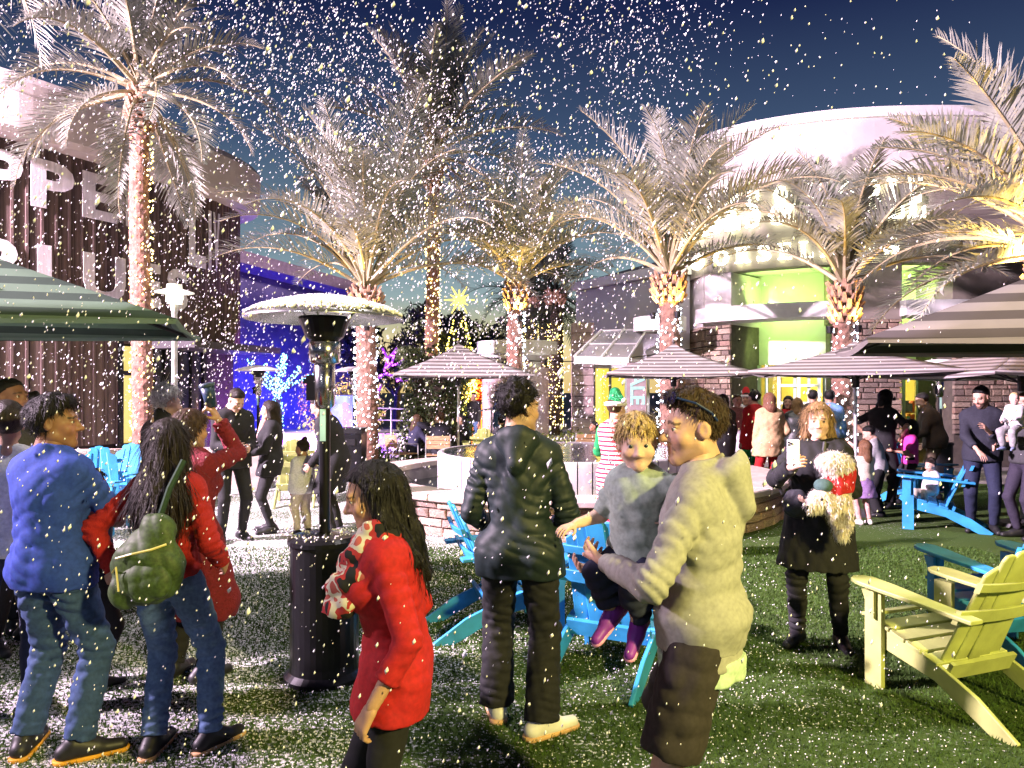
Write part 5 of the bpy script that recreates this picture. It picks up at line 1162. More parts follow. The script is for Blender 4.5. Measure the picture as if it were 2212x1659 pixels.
        g.cut(pel+np.array([0, 0, hem*H]), -up if hem > -.03 else np.array([0, 0, -1.]), None, None)
        nk = neck+up*top.get('neckz', .030)*H
        g.cut(nk, unit(up+fw*top.get('vneck', .25)), nk-np.array([.075, .085, .10])*H, nk+np.array([.075, .085, .14])*H)
        if top.get('hood'):
            hb = neck-fw*.045*H+up*.015*H
            for a0, a1 in zip(np.linspace(-.2, 3.34, 9), np.linspace(-.2, 3.34, 9)[1:]):      # roll of cloth round the neck, open at the front
                c0, c1 = (neck+up*(.012-.02*math.cos(q_)**2)*H+rt*.052*H*math.cos(q_)-fw*.050*H*math.sin(q_) for q_ in (a0, a1)); g.cone(c0, c1, .021*H, .021*H, .012)
            g.cone(hb-fw*.018*H, hb-fw*.034*H-up*.075*H, .040*H, .022*H, .018, flat=(fw, .75)); g.cone(hb-rt*.035*H-fw*.01*H, hb-fw*.034*H-up*.07*H, .022*H, .02*H, .012); g.cone(hb+rt*.035*H-fw*.01*H, hb-fw*.034*H-up*.07*H, .022*H, .02*H, .012)
            g.ell(hb-fw*.010*H+up*.035*H, (.030*H, .018*H, .030*H), T, .012, '-')
        if top.get('collar'):
            g.cone(neck+up*.005*H, neck+up*.04*H, .045*H, .040*H, .015); g.ell(neck+up*.05*H+fw*.02*H, (.034*H, .034*H, .05*H), T, .01, '-')
        if near:
            js = [(pel+up*.03*H-fw*.05*H*0, up+rt*.35, .11*H, .010, .06), (pel+up*.10*H, up-rt*.25, .10*H, .007, .07), (chest-up*.02*H-fw*.05*H, rt+up*.5, .08*H, .007, .065), (chest+rt*.05*H, rt*.7-up, .08*H, .006, .06)]
            for i, s_ in enumerate((-1, 1)):
                if sl > .05: ua = unit(elb[i]-shs[i]); js += [(shs[i]+ua*.06*H, ua+up*.4, .06*H, .009, .045)]
                if sl > .5: fa = unit(hand[i]-elb[i]); js += [(elb[i], ua+fa*.5, .055*H, .012, .036), ((elb[i]+hand[i])/2, fa, .06*H, .007, .04), ((shs[i]+elb[i])/2, ua+rt*.3, .06*H, .007, .045), (hand[i]-fa*.03*H, fa, .045*H, .010, .032)]
            k_ = top.get('fold', .72); g.folds([(a, b, c, d*k_, e) for a, b, c, d, e in js], seed+3)
        g.wrinkle(top.get('wr', .0055)*.6, top.get('wl', .11)*.75, seed+1, (1.15, 1.15, .7)); v, f = g.mesh(1); link(top.get('name', 'shirt'), npmesh('shirt', v, f, m, True), root)
    if top and top.get('rib'):      # ribbed hem and cuffs
        zh = top.get('hem', -.02)*H; inf = top.get('inf', .013); g = Grid(pel-.2*H, pel+.2*H, vx)
        g.cone(pel+np.array([0, 0, zh+.02*H]), pel+np.array([0, 0, zh-.06*H]), .090*H*w+inf*.6, .090*H*w+inf*.6, .01, flat=(fw, .80)); g.cut(pel+np.array([0, 0, zh-.032*H]), np.array([0, 0, -1.])); g.cut(pel+np.array([0, 0, zh+.006*H]), np.array([0, 0, 1.])); v, f = g.mesh(1); link('hem_band', npmesh('hem_band', v, f, top['m'], True), root)
        for i in (0, 1):
            fa = unit(hand[i]-elb[i]); e = hand[i]+fa*.004*H; g = Grid(e-.07*H, e+.07*H, vx); g.cone(e-fa*.045*H, e+fa*.05*H, .020*H, .019*H, .005); g.cut(e, fa); g.cut(e-fa*.04*H, -fa); v, f = g.mesh(1); link('cuff', npmesh('cuff', v, f, top['m'], True), root)
    if sleeves:
        g = grid(.04)
        for i in (0, 1): arm(g, i, sleeves.get('inf', .016), sleeves.get('f', .95)); e = elb[i]+(hand[i]-elb[i])*(sleeves.get('f', .95)-.5)*2; g.cut(e, unit(hand[i]-elb[i]), e-.05*H, e+.05*H)
        g.wrinkle(.005, .06, seed+9); v, f = g.mesh(1); link('sleeves', npmesh('sleeves', v, f, sleeves['m'], True), root)
    if shoes is not None:
        sm, sole = shoes if isinstance(shoes, tuple) else (shoes, None)
        for i, s in enumerate((-1, 1)):
            t_, a_ = toe[i], ank[i]; dn = np.array([0, 0, -1.]) if abs(t_[2]) < .3 else unit(np.cross(np.cross(t_, (0, 0, -1.)), t_)); L_ = .105*H*(1+.1*kid); g = Grid(a_-.16*H, a_+.17*H, .006 if near else .012)
            g.cone(a_-t_*.030*H+dn*.018*H, a_+t_*L_+dn*.026*H, .025*H, .019*H, .02, flat=(dn, .95)); g.cone(a_-t_*.008*H, a_+t_*.045*H+dn*.015*H, .028*H, .024*H, .02)
            g.cut(a_+dn*.043*H, dn); g.cut(a_-dn*.022*H, -dn); v, f = g.mesh(1); sh = link('shoe', npmesh('shoe', v, f, sm, True), root)
            if sole:
                g = Grid(a_-.16*H, a_+.17*H, .008 if near else .018); g.cone(a_-t_*.032*H+dn*.034*H, a_+t_*L_+dn*.034*H, .028*H, .024*H, .01, flat=(dn, .9)); g.cut(a_+dn*.046*H, dn); g.cut(a_+dn*.031*H, -dn); v, f = g.mesh(1); link('sole', npmesh('sole', v, f, sole, True), sh)
    # ---------------- hair
    hr = None
    if hair:
        ty, m = hair['t'], hair['m']; th = hair.get('th', .011); g = Grid((-.17, -.22, -.62 if ty in ('long', 'mid') else -.16), (.17, .16, .19), (.0062 if near else .0125)/S*(1 if ty not in ('long',) else 1.15))
        g.ell((0, -.016, .040), (.077+th, .097+th, .085+th), None, .015)
        if ty == 'curly':
            r_ = np.random.default_rng(seed)
            for _ in range(46):
                d_ = r_.normal(size=3); d_ /= np.linalg.norm(d_)
                if d_[2] < -.15 or (d_[1] > .6 and d_[2] < .35): continue
                g.ell(np.array((0, -.014, .045))+d_*np.array((.083, .100, .098)), (.018+r_.uniform(0, .012),)*3, None, .012)
        if ty == 'quiff': g.cone((-.04, .052, .112), (.045, .057, .112), .024, .024, .03); g.cone((-.03, .0, .124), (.03, 0, .124), .022, .022, .03)
        # face opening: remove what lies before the hairline
        hz = hair.get('line', .070)
        g.cut((0, .052, hz), unit((0, .55, -.83)), (-.2, -.005, -.16), (.2, .2, hz+.03)); 
        low = hair.get('low', -.045)
        if ty in ('short', 'curly', 'quiff', 'crop'):
            g.cut((0, -.05, low), unit((0, .35, -1)), (-.2, -.25, -.17), (.2, .2, low+.14)); g.ell((.085, .012, -.012), (.03, .03, .045), None, .01, '-'); g.ell((-.085, .012, -.012), (.03, .03, .045), None, .01, '-')
        if ty in ('long', 'mid'):
            L_ = hair.get('len', .42); wd = hair.get('wd', .075)
            g.cone((0, -.055, 0), (0, -.075, -L_*.5), .085, wd, .04); g.cone((0, -.075, -L_*.5), (0, -.085, -L_+.03), wd, wd*.55, .04)
            for s in (-1, 1): g.cone((s*.06, -.015, .02), (s*.075, -.02, -.11), .038, .036, .03); g.cone((s*.075, -.02, -.11), (s*(.075+wd*.25), -.035+hair.get('fwd', 0), -L_*.75), .036, .02, .03)
            g.wrinkle(.0035, .022, seed, (1.5, 1.5, .10))
        if ty == 'pony': g.cone((0, -.10, .05), (0, -.16, -.05), .035, .03, .02); g.cone((0, -.16, -.05), (0, -.14, -.12), .03, .015, .02); g.cut((0, -.05, low), unit((0, .3, -1)), (-.2, -.1, -.16), (.2, .2, low+.1))
        if ty == 'bun': g.ell((0, -.06, .145), (.04, .04, .036), None, .015); g.cut((0, -.05, low), unit((0, .3, -1)), (-.2, -.25, -.17), (.2, .2, low+.14))
        g.wrinkle(hair.get('wr', .0035), .022, seed+2, (1.3, 1.3, .5)); v, f = g.mesh(0 if ty == 'curly' else 1)
        if len(v):
            vW = toW(v); hr = link('hair', npmesh('hair', vW, f, m, True), root)
            if near or hair.get('str'):
                n_ = hair.get('n', 1500); lw_ = hair.get('sl', .05 if ty not in ('long', 'mid') else .13)
                c0 = toW(np.array([[0, -.02, .1]]))[0]
                def flow(c):
                    d_ = c-c0; o = d_*np.array([.6, .6, .2])+np.array([0, 0, -1.0])*(.05 if ty in ('short', 'crop', 'curly', 'quiff') else .6); return o/np.linalg.norm(o, axis=1)[:, None]
                strands(vW, f, m, n_, lw_, .0014 if near else .003, seed+5, 'hair_strands', hr, flow=flow, lift=hair.get('lift', .07), curl=.45 if ty == 'curly' else .0)
    if hat:
        ty, m = hat['t'], hat['m']
        if ty == 'cap':
            g = Grid((-.13, -.14, -.02), (.13, .22, .16), (.006 if near else .011)/S); g.ell((0, -.014, .045), (.088, .108, .096), None, .01); g.cut((0, 0, .035), unit((0, .12, -1))); v, f = g.mesh(1); c = link('cap', npmesh('cap', toW(v), f, m, True), root)
            q = MB(); 
            pv = [(.082*math.sin(a), hat.get('dir', 1)*(.07+.115*math.cos(a)*abs(math.cos(a))**.1), .052-.02*math.cos(a)) for a in np.linspace(-1.5, 1.5, 13)]; pv2 = [(x_*.98, y_*.5+.02*hat.get('dir', 1), z_+.012) for x_, y_, z_ in pv]
            q.add([tuple(p) for p in toW(np.array(pv))]+[tuple(p) for p in toW(np.array(pv2))], [(i, i+1, 13+i+1, 13+i) for i in range(12)]); o = q.build('brim', m, c, smooth=True); s_ = o.modifiers.new('s', 'SOLIDIFY'); s_.thickness = .004
        if ty == 'santa':
            g = Grid((-.16, -.2, -.02), (.16, .2, .26), (.007 if near else .012)/S); g.cone((0, -.014, .05), (.02, -.05, .17), .095, .055, .03); g.cone((.02, -.05, .17), hat.get('tip', (.10, -.09, .13)), .05, .02, .03); g.cut((0, 0, .055), (0, 0, -1.)); v, f = g.mesh(1); c = link('hat', npmesh('hat', toW(v), f, m, True), root)
            g = Grid((-.14, -.16, 0), (.14, .14, .12), (.007 if near else .012)/S)
            for a in np.linspace(0, 6.283, 17)[:-1]: b_ = a+.3927; g.cone((.09*math.cos(a), -.014+.108*math.sin(a), .052), (.09*math.cos(b_), -.014+.108*math.sin(b_), .052), .022, .022, .01)
            g.wrinkle(.003, .02, 5); v, f = g.mesh(1); link('fur_band', npmesh('fur_band', toW(v), f, hat['m2'], True), c)
            q = MB(); q.lathe([(.028*math.sin(math.pi*i/8), -.028*math.cos(math.pi*i/8)) for i in range(9)], 12); v = np.array(q.v)+np.array(hat.get('tip', (.10, -.09, .13))); link('pompom', npmesh('pompom', toW(v), [f for f in q.f if len(f) == 4], hat['m2'], True), c)
    return dict(root=root, headc=headc, HM=HM, hs=S, hand=hand, elb=elb, shs=shs, pel=pel, neck=neck, chest=chest, T=T, toW=toW, knee=knee, ank=ank, hips=hips, H=H)
# ================================================================ the people
def cl(name, col, rough=.85, var=.14, bump=.42, bscale=4.5, **k): return mat('cloth_'+name, col, rough, var=var, vscale=60, bump=bump, bscale=bscale, ridge=bscale < 20, **k)
def hm_(name, col): return mat('hair_'+name, col, .45, var=.35, vscale=40, bump=.4, bscale=120, stretch=(3, 3, .4), spec=.22)
hblack, hdark, hbrown, hblond, hgrey, hred = hm_('black', (.008, .007, .007)), hm_('dark', (.018, .012, .009)), hm_('brown', (.06, .033, .018)), hm_('blond', (.62, .46, .22)), hm_('grey', (.55, .52, .5)), hm_('auburn', (.16, .07, .04))
hdirty = hm_('dark_blond', (.26, .16, .07))
black, navy, jean, jeanL = cl('black', (.012, .012, .014)), cl('navy', (.015, .02, .05)), cl('denim', (.03, .065, .17), var=.16), cl('denim_pale', (.10, .17, .34), var=.16)
red, maroon, white, grey, dgrey, tan = cl('red', (.42, .012, .015)), cl('maroon', (.16, .010, .022)), cl('white', (.66, .65, .66)), cl('grey', (.32, .32, .33)), cl('charcoal', (.05, .05, .055)), cl('tan', (.55, .37, .20))
royal, teal_k, pinkc_, beige, green_c, purple = cl('royal', (.02, .055, .34)), cl('rain_jacket', (.010, .020, .022), .6, bump=.3), cl('pink', (.75, .06, .38)), cl('beige', (.50, .44, .36)), cl('green', (.015, .33, .09)), cl('purple', (.20, .12, .26))
rose, brownj, hood_g = cl('rose', (.55, .32, .28)), cl('brown', (.06, .04, .03)), cl('heather', (.36, .355, .32), var=.10)
shw, shb, shk = mat('shoe_white', (.7, .68, .66), .5), mat('shoe_black', (.015, .015, .017), .5), mat('sole_tan', (.6, .36, .18), .6)
SK1, SK2, SK3, SK4 = (.56, .35, .26), (.42, .24, .16), (.26, .13, .08), (.12, .06, .04)
def side_sdf(p, fn, lo, hi, h, name, m, wr=None, parent=None, sm=1):
    g = Grid(lo, hi, h); fn(g)
    if wr: g.wrinkle(*wr)
    v, f = g.mesh(sm); return link(name, npmesh(name, v, f, m, True), parent or p['root'])
SIT = dict(pel=(0, 0, .295), fl=(-.07, .24, 0), fr=(.07, .24, 0))

# ---- foreground
pA = person('man in a royal blue t-shirt and jeans with his back turned at the left', -2.13, 3.42, -14, 1.69, True, 1.0, skin=SK3, pose=dict(yaw=-58, hl=(.0, .15, .655), hr=(.0, .16, .63), el=(-1, -.2, -.3), er=(1, -.2, -.3), fl=(-.09, .0, 0, 25), fr=(.075, .01, 0, -45)),
    top=dict(m=royal, inf=.020, hem=-.055, sleeve=.46, wr=.007), bottom=dict(m=jean, inf=.018, flare=.012, wr=.007), shoes=(shb, mat('sole_orange', (.75, .35, .03), .6)), hair=dict(t='quiff', m=hblack, th=.016, low=-.055), brow=(.01, .008, .008))
pL = person('person in a white shirt with dark hair, half hidden at the left edge', X(12, 3.85), 3.85, 30, 1.66, False, 1.0, skin=SK2, pose=dict(yaw=10), top=dict(m=white, inf=.018), bottom=dict(m=navy), shoes=shb, hair=dict(t='short', m=hdark, th=.016), eyes=False)
pK = person('tall dark skinned person behind the others at the far left edge', X(22, 4.9), 4.9, -110, 1.80, False, 1.0, skin=(.22, .11, .07), pose=dict(yaw=10, pitch=-5), top=dict(m=dgrey, inf=.02), bottom=dict(m=black), shoes=shb, hair=dict(t='crop', m=hblack, th=.008), eyes=True)
pK2 = person('curly haired child on the shoulder side behind the blue shirted man', X(66, 5.2), 5.2, 20, 1.68, False, .8, skin=SK3, top=dict(m=dgrey, inf=.02), bottom=dict(m=black), shoes=shb, hair=dict(t='curly', m=hblack, th=.02, low=-.09), eyes=False)
pB = person('woman with long dark hair in a red ribbed sweater carrying a green backpack', -1.62, 3.48, -6, 1.575, True, .92, True, skin=SK2, pose=dict(yaw=6, hl=(-.13, -.05, .545), el=(-1, -.3, .1), hr=(.12, .10, .55), fl=(-.035, -.02, 0, 5), fr=(.115, .03, 0.0, -25), pn=((0, 1, .2), None)),
    top=dict(m=cl('red_rib', (.36, .012, .012), bump=.5, bscale=60, stretch=(6, 6, .3)), inf=.020, hem=.005, sleeve=.96, wr=.006), bottom=dict(m=jeanL, inf=.014, flare=.006, wr=.006), shoes=(shb, shk), hair=dict(t='long', m=hdark, len=.56, wd=.145, th=.016, n=3600, sl=.18, lift=.03), eyes=False)
pC = person('person in a long maroon knit coat raising one arm with a dark cup', X(408, 4.35), 4.35, -20, 1.60, True, .98, True, skin=SK2, pose=dict(yaw=-5, hr=(.045, .10, .955), er=(.15, 1, -.5), hl=(-.12, .05, .5), curl=(.3, .75), pn=(None, (-.9, -.4, 0))),
    top=dict(m=cl('maroon_knit', (.17, .010, .022), bump=.5, bscale=80), inf=.026, hem=-.31, sleeve=.97, flare=.03, wr=.008), bottom=dict(m=black), shoes=shb, hair=dict(t='short', m=hbrown, th=.018, low=-.08), eyes=False)
pD = person('white haired man in a dark jacket beyond the woman with the backpack', X(352, 5.9), 5.9, -35, 1.75, False, 1.05, skin=SK1, pose=dict(yaw=-10, pitch=8), top=dict(m=black, inf=.025, collar=True), bottom=dict(m=black), shoes=shb, hair=dict(t='curly', m=hgrey, th=.014, n=700, str=True), brow=(.4, .38, .36), eyes=False)
pE = person('man in black with close cropped hair looking down at his hands', X(500, 8.4), 8.4, -140, 1.77, False, 1.12, skin=SK1, pose=dict(pitch=34, yaw=10, hl=(-.05, .17, .60), hr=(.05, .18, .62), lean=6), top=dict(m=black, inf=.025, hem=-.06), bottom=dict(m=black), shoes=shb, hair=dict(t='crop', m=hdark, th=.005, str=False))
pF = person('dark haired woman in a black jacket and pink blouse, in profile', X(586, 8.9), 8.9, 112, 1.60, False, 1.02, True, skin=SK1, pose=dict(yaw=-14, pitch=6, hl=(-.07, .19, .60), hr=(.06, .2, .62)), top=dict(m=black, inf=.026, hem=-.10, flare=.02), bottom=dict(m=black, inf=.010), shoes=shb, hair=dict(t='long', m=hdark, len=.33, wd=.06, th=.012))
side_sdf(pF, lambda g: (g.cone(pF['chest']+pF['T'][:, 1]*.085*1.6, pF['neck']+pF['T'][:, 1]*.05*1.6, .035, .05, .01)), pF['chest']-.2, pF['neck']+.2, .013, 'blouse', rose)
pG = person('small child in a pale puffer jacket and beige trousers beside the heater', X(655, 8.75), 8.75, 48, 1.10, False, 1.1, kid=.8, skin=SK2, pose=dict(yaw=15, pitch=5), top=dict(m=cl('puffer', (.62, .62, .60), .6), inf=.03, hem=-.08, wr=.008, wl=.07), bottom=dict(m=beige, inf=.016), shoes=shb, hair=dict(t='bun', m=hdark, th=.012))
pI = person('man in glasses and a long black coat bending behind the heater', X(728, 8.6), 8.6, 84, 1.70, False, 1.1, skin=SK1, pose=dict(lean=16, pitch=14, hl=(-.08, .16, .5), hr=(.08, .18, .5)), top=dict(m=black, inf=.028, hem=-.22, flare=.04), bottom=dict(m=black), shoes=shb, hair=dict(t='short', m=hdark, th=.010))
q = MB()
for s in (-1, 1):
    q.tube([tuple(pI['toW'](np.array([[s*.034+.024*math.cos(a), .106, .004+.019*math.sin(a)]]))[0]) for a in np.linspace(0, 6.283, 13)], .0022, 5); q.tube([tuple(pI['toW'](np.array([[s*.058, .104, .006]]))[0]), tuple(pI['toW'](np.array([[s*.086, .0, .012]]))[0])], .0022, 5)
q.build('glasses', dkmetal, pI['root'])
pJ = person('dark haired child in a dark shirt beside the man in royal blue', X(193, 4.25), 4.25, -35, 1.25, False, 1.05, kid=.35, skin=SK2, pose=dict(yaw=-15), top=dict(m=navy, inf=.022, sleeve=.5), bottom=dict(m=black), shoes=shb, hair=dict(t='short', m=hblack, th=.014, n=500, str=True), eyes=False)

# girl in red, walking left
pM = person('young woman walking in a red tunic, patterned scarf and black leggings', -.38, 2.46, 96, 1.485, True, .93, True, skin=(.50, .29, .18), pose=dict(pitch=14, yaw=4, lean=5, hl=(-.145, .045, .50), el=(-.3, -1, 0), hr=(.10, .02, .50), fl=(-.05, -.09, .015, 10, 25), fr=(.05, .17, 0), curl=(.55, .4), pn=((.5, -.8, 0), None)),
    top=dict(m=red, fold=.55, inf=.017, hem=-.085, sleeve=.80, flare=.035, vneck=.5, wr=.005, name='tunic'), bottom=dict(m=black, inf=.006, wr=.002), shoes=shb, hair=dict(t='long', m=hblack, len=.40, wd=.055, th=.007, line=.078, n=700, sl=.10, lift=.01, fwd=-.05), lips=(.45, .16, .14))
scm = mat('scarf_print', (.5, .1, .08), .85, var=.0); nt_ = scm.node_tree; b_ = nt_.nodes['Principled BSDF']; vo = N(nt_, 'ShaderNodeTexNoise'); vo.inputs['Scale'].default_value = 13; vo.inputs['Detail'].default_value = 2
tc_ = N(nt_, 'ShaderNodeTexCoord'); nt_.links.new(tc_.outputs['Object'], vo.inputs['Vector']); cr_ = N(nt_, 'ShaderNodeValToRGB'); cr_.color_ramp.interpolation = 'CONSTANT'
for i, (p_, c_) in enumerate(((0, (.01, .01, .012)), (.44, (.40, .03, .03)), (.52, (.62, .58, .42)), (.60, (.45, .10, .07)))):
    e_ = cr_.color_ramp.elements[i] if i < 2 else cr_.color_ramp.elements.new(p_); e_.position = p_; e_.color = (*c_, 1)
nt_.links.new(vo.outputs[0], cr_.inputs[0]); nt_.links.new(cr_.outputs[0], b_.inputs['Base Color'])
def scarf(g):
    n, f, r_, u_ = pM['neck'], pM['T'][:, 1], pM['T'][:, 0], pM['T'][:, 2]
    for k, (rad, dz, th) in enumerate(((.070, .036, .030), (.088, .0, .034), (.100, -.050, .036), (.098, -.095, .030))):
        pts = [n+r_*rad*math.cos(a)*1.05+f*(rad*math.sin(a)*(1 if math.sin(a) > 0 else .55)+.012+.028*k*max(0, math.sin(a)))+u_*(dz-.05*max(0, math.sin(a))*(1+k*.6)+.012*math.sin(3*a+k)) for a in np.linspace(0, 6.283, 17)]
        for a, b in zip(pts, pts[1:]): g.cone(a, b, th, th, .012)
side_sdf(pM, scarf, pM['neck']-.24, pM['neck']+.24, .007, 'scarf', scm, (.006, .05, 3))

# young man in the black rain jacket
pN = person('young man in a black hooded rain jacket and black jeans seen from behind', .035, 3.68, -6, 1.755, True, .84, skin=(.46, .28, .19), pose=dict(yaw=-42, hl=(-.10, .13, .56), hr=(.10, .13, .56), el=(-.45, -1, 0), er=(.45, -1, 0), fl=(-.075, .09, 0, 18), fr=(.065, -.02, 0, -52), curl=(.9, .9)),
    top=dict(m=teal_k, inf=.026, hem=-.085, flare=.02, hood=True, sleeve=1.0, wr=.009, wl=.14, name='rain_jacket'), bottom=dict(m=black, inf=.022, flare=.028, wr=.008, len=1.0), shoes=(shw, shk), hair=dict(t='curly', m=hblack, th=.012, low=-.02, n=1600, sl=.035), brow=(.01, .01, .01))
# man in the hoodie
pO = person('man in a grey hoodie and dark shorts holding a toddler', .635, 2.48, 66, 1.715, True, 1.02, skin=(.58, .36, .26), pose=dict(yaw=30, pitch=4, hl=(-.075, .170, .655), hr=(.03, .20, .62), el=(-1.2, -.5, -.9), er=(.5, -.3, -1), fl=(-.09, -.04, 0), fr=(.09, .06, 0), curl=(.5, .5), pn=((.6, .2, .6), (-.3, .2, .9))),
    top=dict(m=hood_g, inf=.014, hem=-.030, hood=True, rib=True, blouse=.008, fold=.6, sleeve=.93, wr=.009, wl=.13, name='hoodie'), bottom=dict(m=cl('shorts', (.035, .028, .028)), inf=.014, len=.42, flare=.035, wr=.006, name='shorts'), shoes=(shb, shw), hair=dict(t='quiff', m=hm_('chestnut', (.045, .026, .016)), th=.006, low=-.03, n=1800, sl=.03), brow=(.05, .03, .02), eyecol=(.12, .10, .06), beard=((.22, .13, .09), .22))
def tee(g):
    H = pO['H']; z_ = np.array([0, 0, 1.])*H; g.cone(pO['pel']-z_*.03, pO['pel']-z_*.12, .088*H, .092*H, .01, flat=(pO['T'][:, 1], .92)); g.cut(pO['pel']-z_*.085, np.array([0, 0, -1.])); g.cut(pO['pel']-z_*.045, np.array([0, 0, 1.]))
side_sdf(pO, tee, pO['pel']-.3, pO['pel']+.3, .008, 'undershirt', cl('mint', (.50, .66, .50)), (.005, .08, 4))
# sunglasses pushed up on his hair
lens = mat('sunglass_lens', (.01, .012, .02), .08, spec=.8)
sg_ = MB(); TW = lambda x_, y_, z_: tuple(pO['toW'](np.array([[x_, y_, z_]]))[0])
for s in (-1, 1):
    ring = [(s*.036+.030*math.cos(a), .082-.25*.02*math.sin(a), .112+.022*math.sin(a)) for a in np.linspace(0, 6.283, 15)[:-1]]
    sg_.add([TW(*r_) for r_ in ring]+[TW(r_[0]*.9, r_[1]-.012, r_[2]) for r_ in ring], [tuple(range(14)), tuple(range(14, 28))[::-1]]+[(i, (i+1) % 14, 14+(i+1) % 14, 14+i) for i in range(14)])
sgo = tag(sg_.build('sunglasses', lens, pO['root']))
for s in (-1, 1):
    ar = MB(); ar.tube([TW(s*.066, .078, .112), TW(s*.088, .02, .090), TW(s*.090, -.03, .055), TW(s*.088, -.05, .025)], .004, 6)
    ar.build('temple_arm', mat('frame_blue', (.02, .04, .14), .25), sgo)
# toddler on his arm
pP = person('blond toddler in a grey green t-shirt carried by the man in the hoodie', X(1378, 2.58), 2.60, 140, 1.0, True, 1.0, kid=1.0, skin=(.64, .44, .34), z0=.60, pose=dict(yaw=34, pitch=5, roll=4, side=-4, lean=4, legs=.58, hr=(.17, .14, .63), er=(.6, -.2, -1), hl=(-.16, .02, .70), el=(-1, 0, -.5), pel=(0, 0, .53), fl=(-.045, .07, .27, 10, 35), fr=(.045, .09, .30, -10, 35), curl=(.3, .35), pn=(None, (0, -.6, -.8))),
    top=dict(m=cl('sage', (.30, .37, .33)), inf=.014, hem=-.03, sleeve=.46, wr=.006, wl=.08), bottom=dict(m=navy, inf=.012, len=.9), shoes=(mat('shoe_purple', (.25, .04, .42), .5), mat('sole_pink', (.8, .35, .6), .5)), hair=dict(t='short', m=hblond, th=.011, low=-.085, line=.066, n=2600, sl=.055, lift=.05), brow=(.45, .32, .2), eyecol=(.06, .09, .12), lips=(.55, .22, .2))
# woman with phone and dog
pR = person('woman in black with shoulder length blond hair holding up a white phone', X(1768, 5.0), 5.0, 152, 1.635, True, 1.14, True, skin=(.60, .38, .29), pose=dict(yaw=8, pitch=6, hr=(.075, .235, .745), er=(.8, 0, -1), hl=(-.01, .17, .615), el=(-1, .1, -.6), fl=(-.085, .02, 0, 20), fr=(.075, .05, 0, -15), curl=(.55, .55), pn=((.4, .3, .7), (-.75, .1, .2))),
    top=dict(m=black, inf=.026, hem=-.20, sleeve=.97, flare=.045, vneck=.55, wr=.008, name='cardigan'), bottom=dict(m=black, inf=.012), shoes=shb, hair=dict(t='mid', m=hdirty, len=.30, wd=.06, th=.010, line=.085, n=2000, sl=.11, lift=.05), brow=(.10, .06, .04))
# ---- things carried
def world(p, v): M = np.array(rotz(p['root'].rotation_euler.z)); return Vector(M @ np.array(v, float))+p['root'].location
# phone
hw = world(pR, pR['hand'][1]); ph = thing('phone', 'white smartphone with triple camera held by the woman in black', 'phone', hw+Vector((-.015, -.07, .10)), R(-28))
q = MB(); q.box((0, 0, 0), (.076, .010, .155)); bevel(q.build('case', mat('phone_white', (.8, .78, .82), .3), ph), .006, 3)
q = MB(); q.box((-.018, -.0065, .052), (.032, .003, .034)); bevel(q.build('camera_plate', mat('phone_plate', (.5, .5, .55), .25), ph), .002, 2)
for x_, z_ in ((-.026, .060), (-.026, .044), (-.011, .052)):
    q = MB(); q.lathe([(0, 0), (.0062, 0), (.0062, .003), (0, .003)], 12); o = q.build('lens', lens, ph, loc=(x_, -.0095, z_), rot=(R(90), 0, 0))
# crossbody pouch
o = world(pR, pR['pel']+np.array([.07, .155, .06])*1.6); t = thing('belt_bag', 'dark grey pouch bag at the waist of the woman in black', 'bag', o, R(152))
def fn(g): g.ell((0, 0, 0), (.085, .045, .095), None, .01); g.ell((0, .03, -.02), (.06, .03, .055), None, .015)
g = Grid((-.13, -.1, -.14), (.13, .1, .14), .007); fn(g); g.wrinkle(.004, .05, 2); v, f = g.mesh(); link('pouch', npmesh('pouch', v, f, cl('bag', (.03, .03, .04), .6), True), t)
q = MB(); q.tube([(-.08, 0, .05), (-.14, -.08, .18), (-.16, -.16, .40)], .012, 6); q.tube([(.08, 0, .05), (.12, -.10, .10)], .012, 6); q.build('strap', shb, t)
# small cream dog in a red jumper, held against her
hw = world(pR, pR['hand'][0]); dg = thing('dog', 'small cream dog in a red jumper held on the arm of the woman in black', 'dog', (X(1805, 4.62), 4.60, Z(1075, 4.6)), 0)
fur = mat('dog_fur', (.66, .55, .42), .9, var=.2, vscale=18, bump=.5, bscale=90); furw = mat('dog_fur_white', (.72, .66, .62), .9, var=.15, vscale=20, bump=.5)
g = Grid((-.24, -.14, -.26), (.20, .2, .34), .0065)
g.cone((-.02, .03, -.02), (.03, .05, .17), .085, .085, .04)                       # trunk held upright against her
g.ell((-.02, .01, .215), (.10, .085, .065), None, .05); g.ell((.045, .0, .20), (.05, .05, .04), None, .03)   # rump and shoulder ruff
g.ell((-.115, -.015, -.02), (.068, .062, .062), None, .03); g.cone((-.14, -.04, -.04), (-.195, -.07, -.055), .040, .026, .025)   # head and muzzle to the left
for s_ in (-1, 1): g.cone((-.095, .01+s_*.055, .02), (-.075, .0+s_*.085, -.055), .022, .016, .015)   # ears
for x0, y0, x1, z1 in ((-.01, -.03, -.06, -.11), (.04, -.02, .05, -.14)): g.cone((x0, y0, -.02), ((x0+x1)/2, y0-.03, (z1-.02)/2), .038, .03, .02); g.cone(((x0+x1)/2, y0-.03, (z1-.02)/2), (x1, y0-.04, z1), .03, .024, .015)
g.cone((.02, .02, -.08), (.03, .0, -.16), .06, .05, .03); g.cone((.03, .0, -.16), (.02, -.02, -.235), .05, .035, .03)  # hind quarters and tail
g.wrinkle(.006, .04, 8); v, f = g.mesh(); bd = link('body', npmesh('body', v, f, fur, True), dg); strands(v, f, furw, 5200, .035, .0016, 4, 'fur', dg, lift=.35)
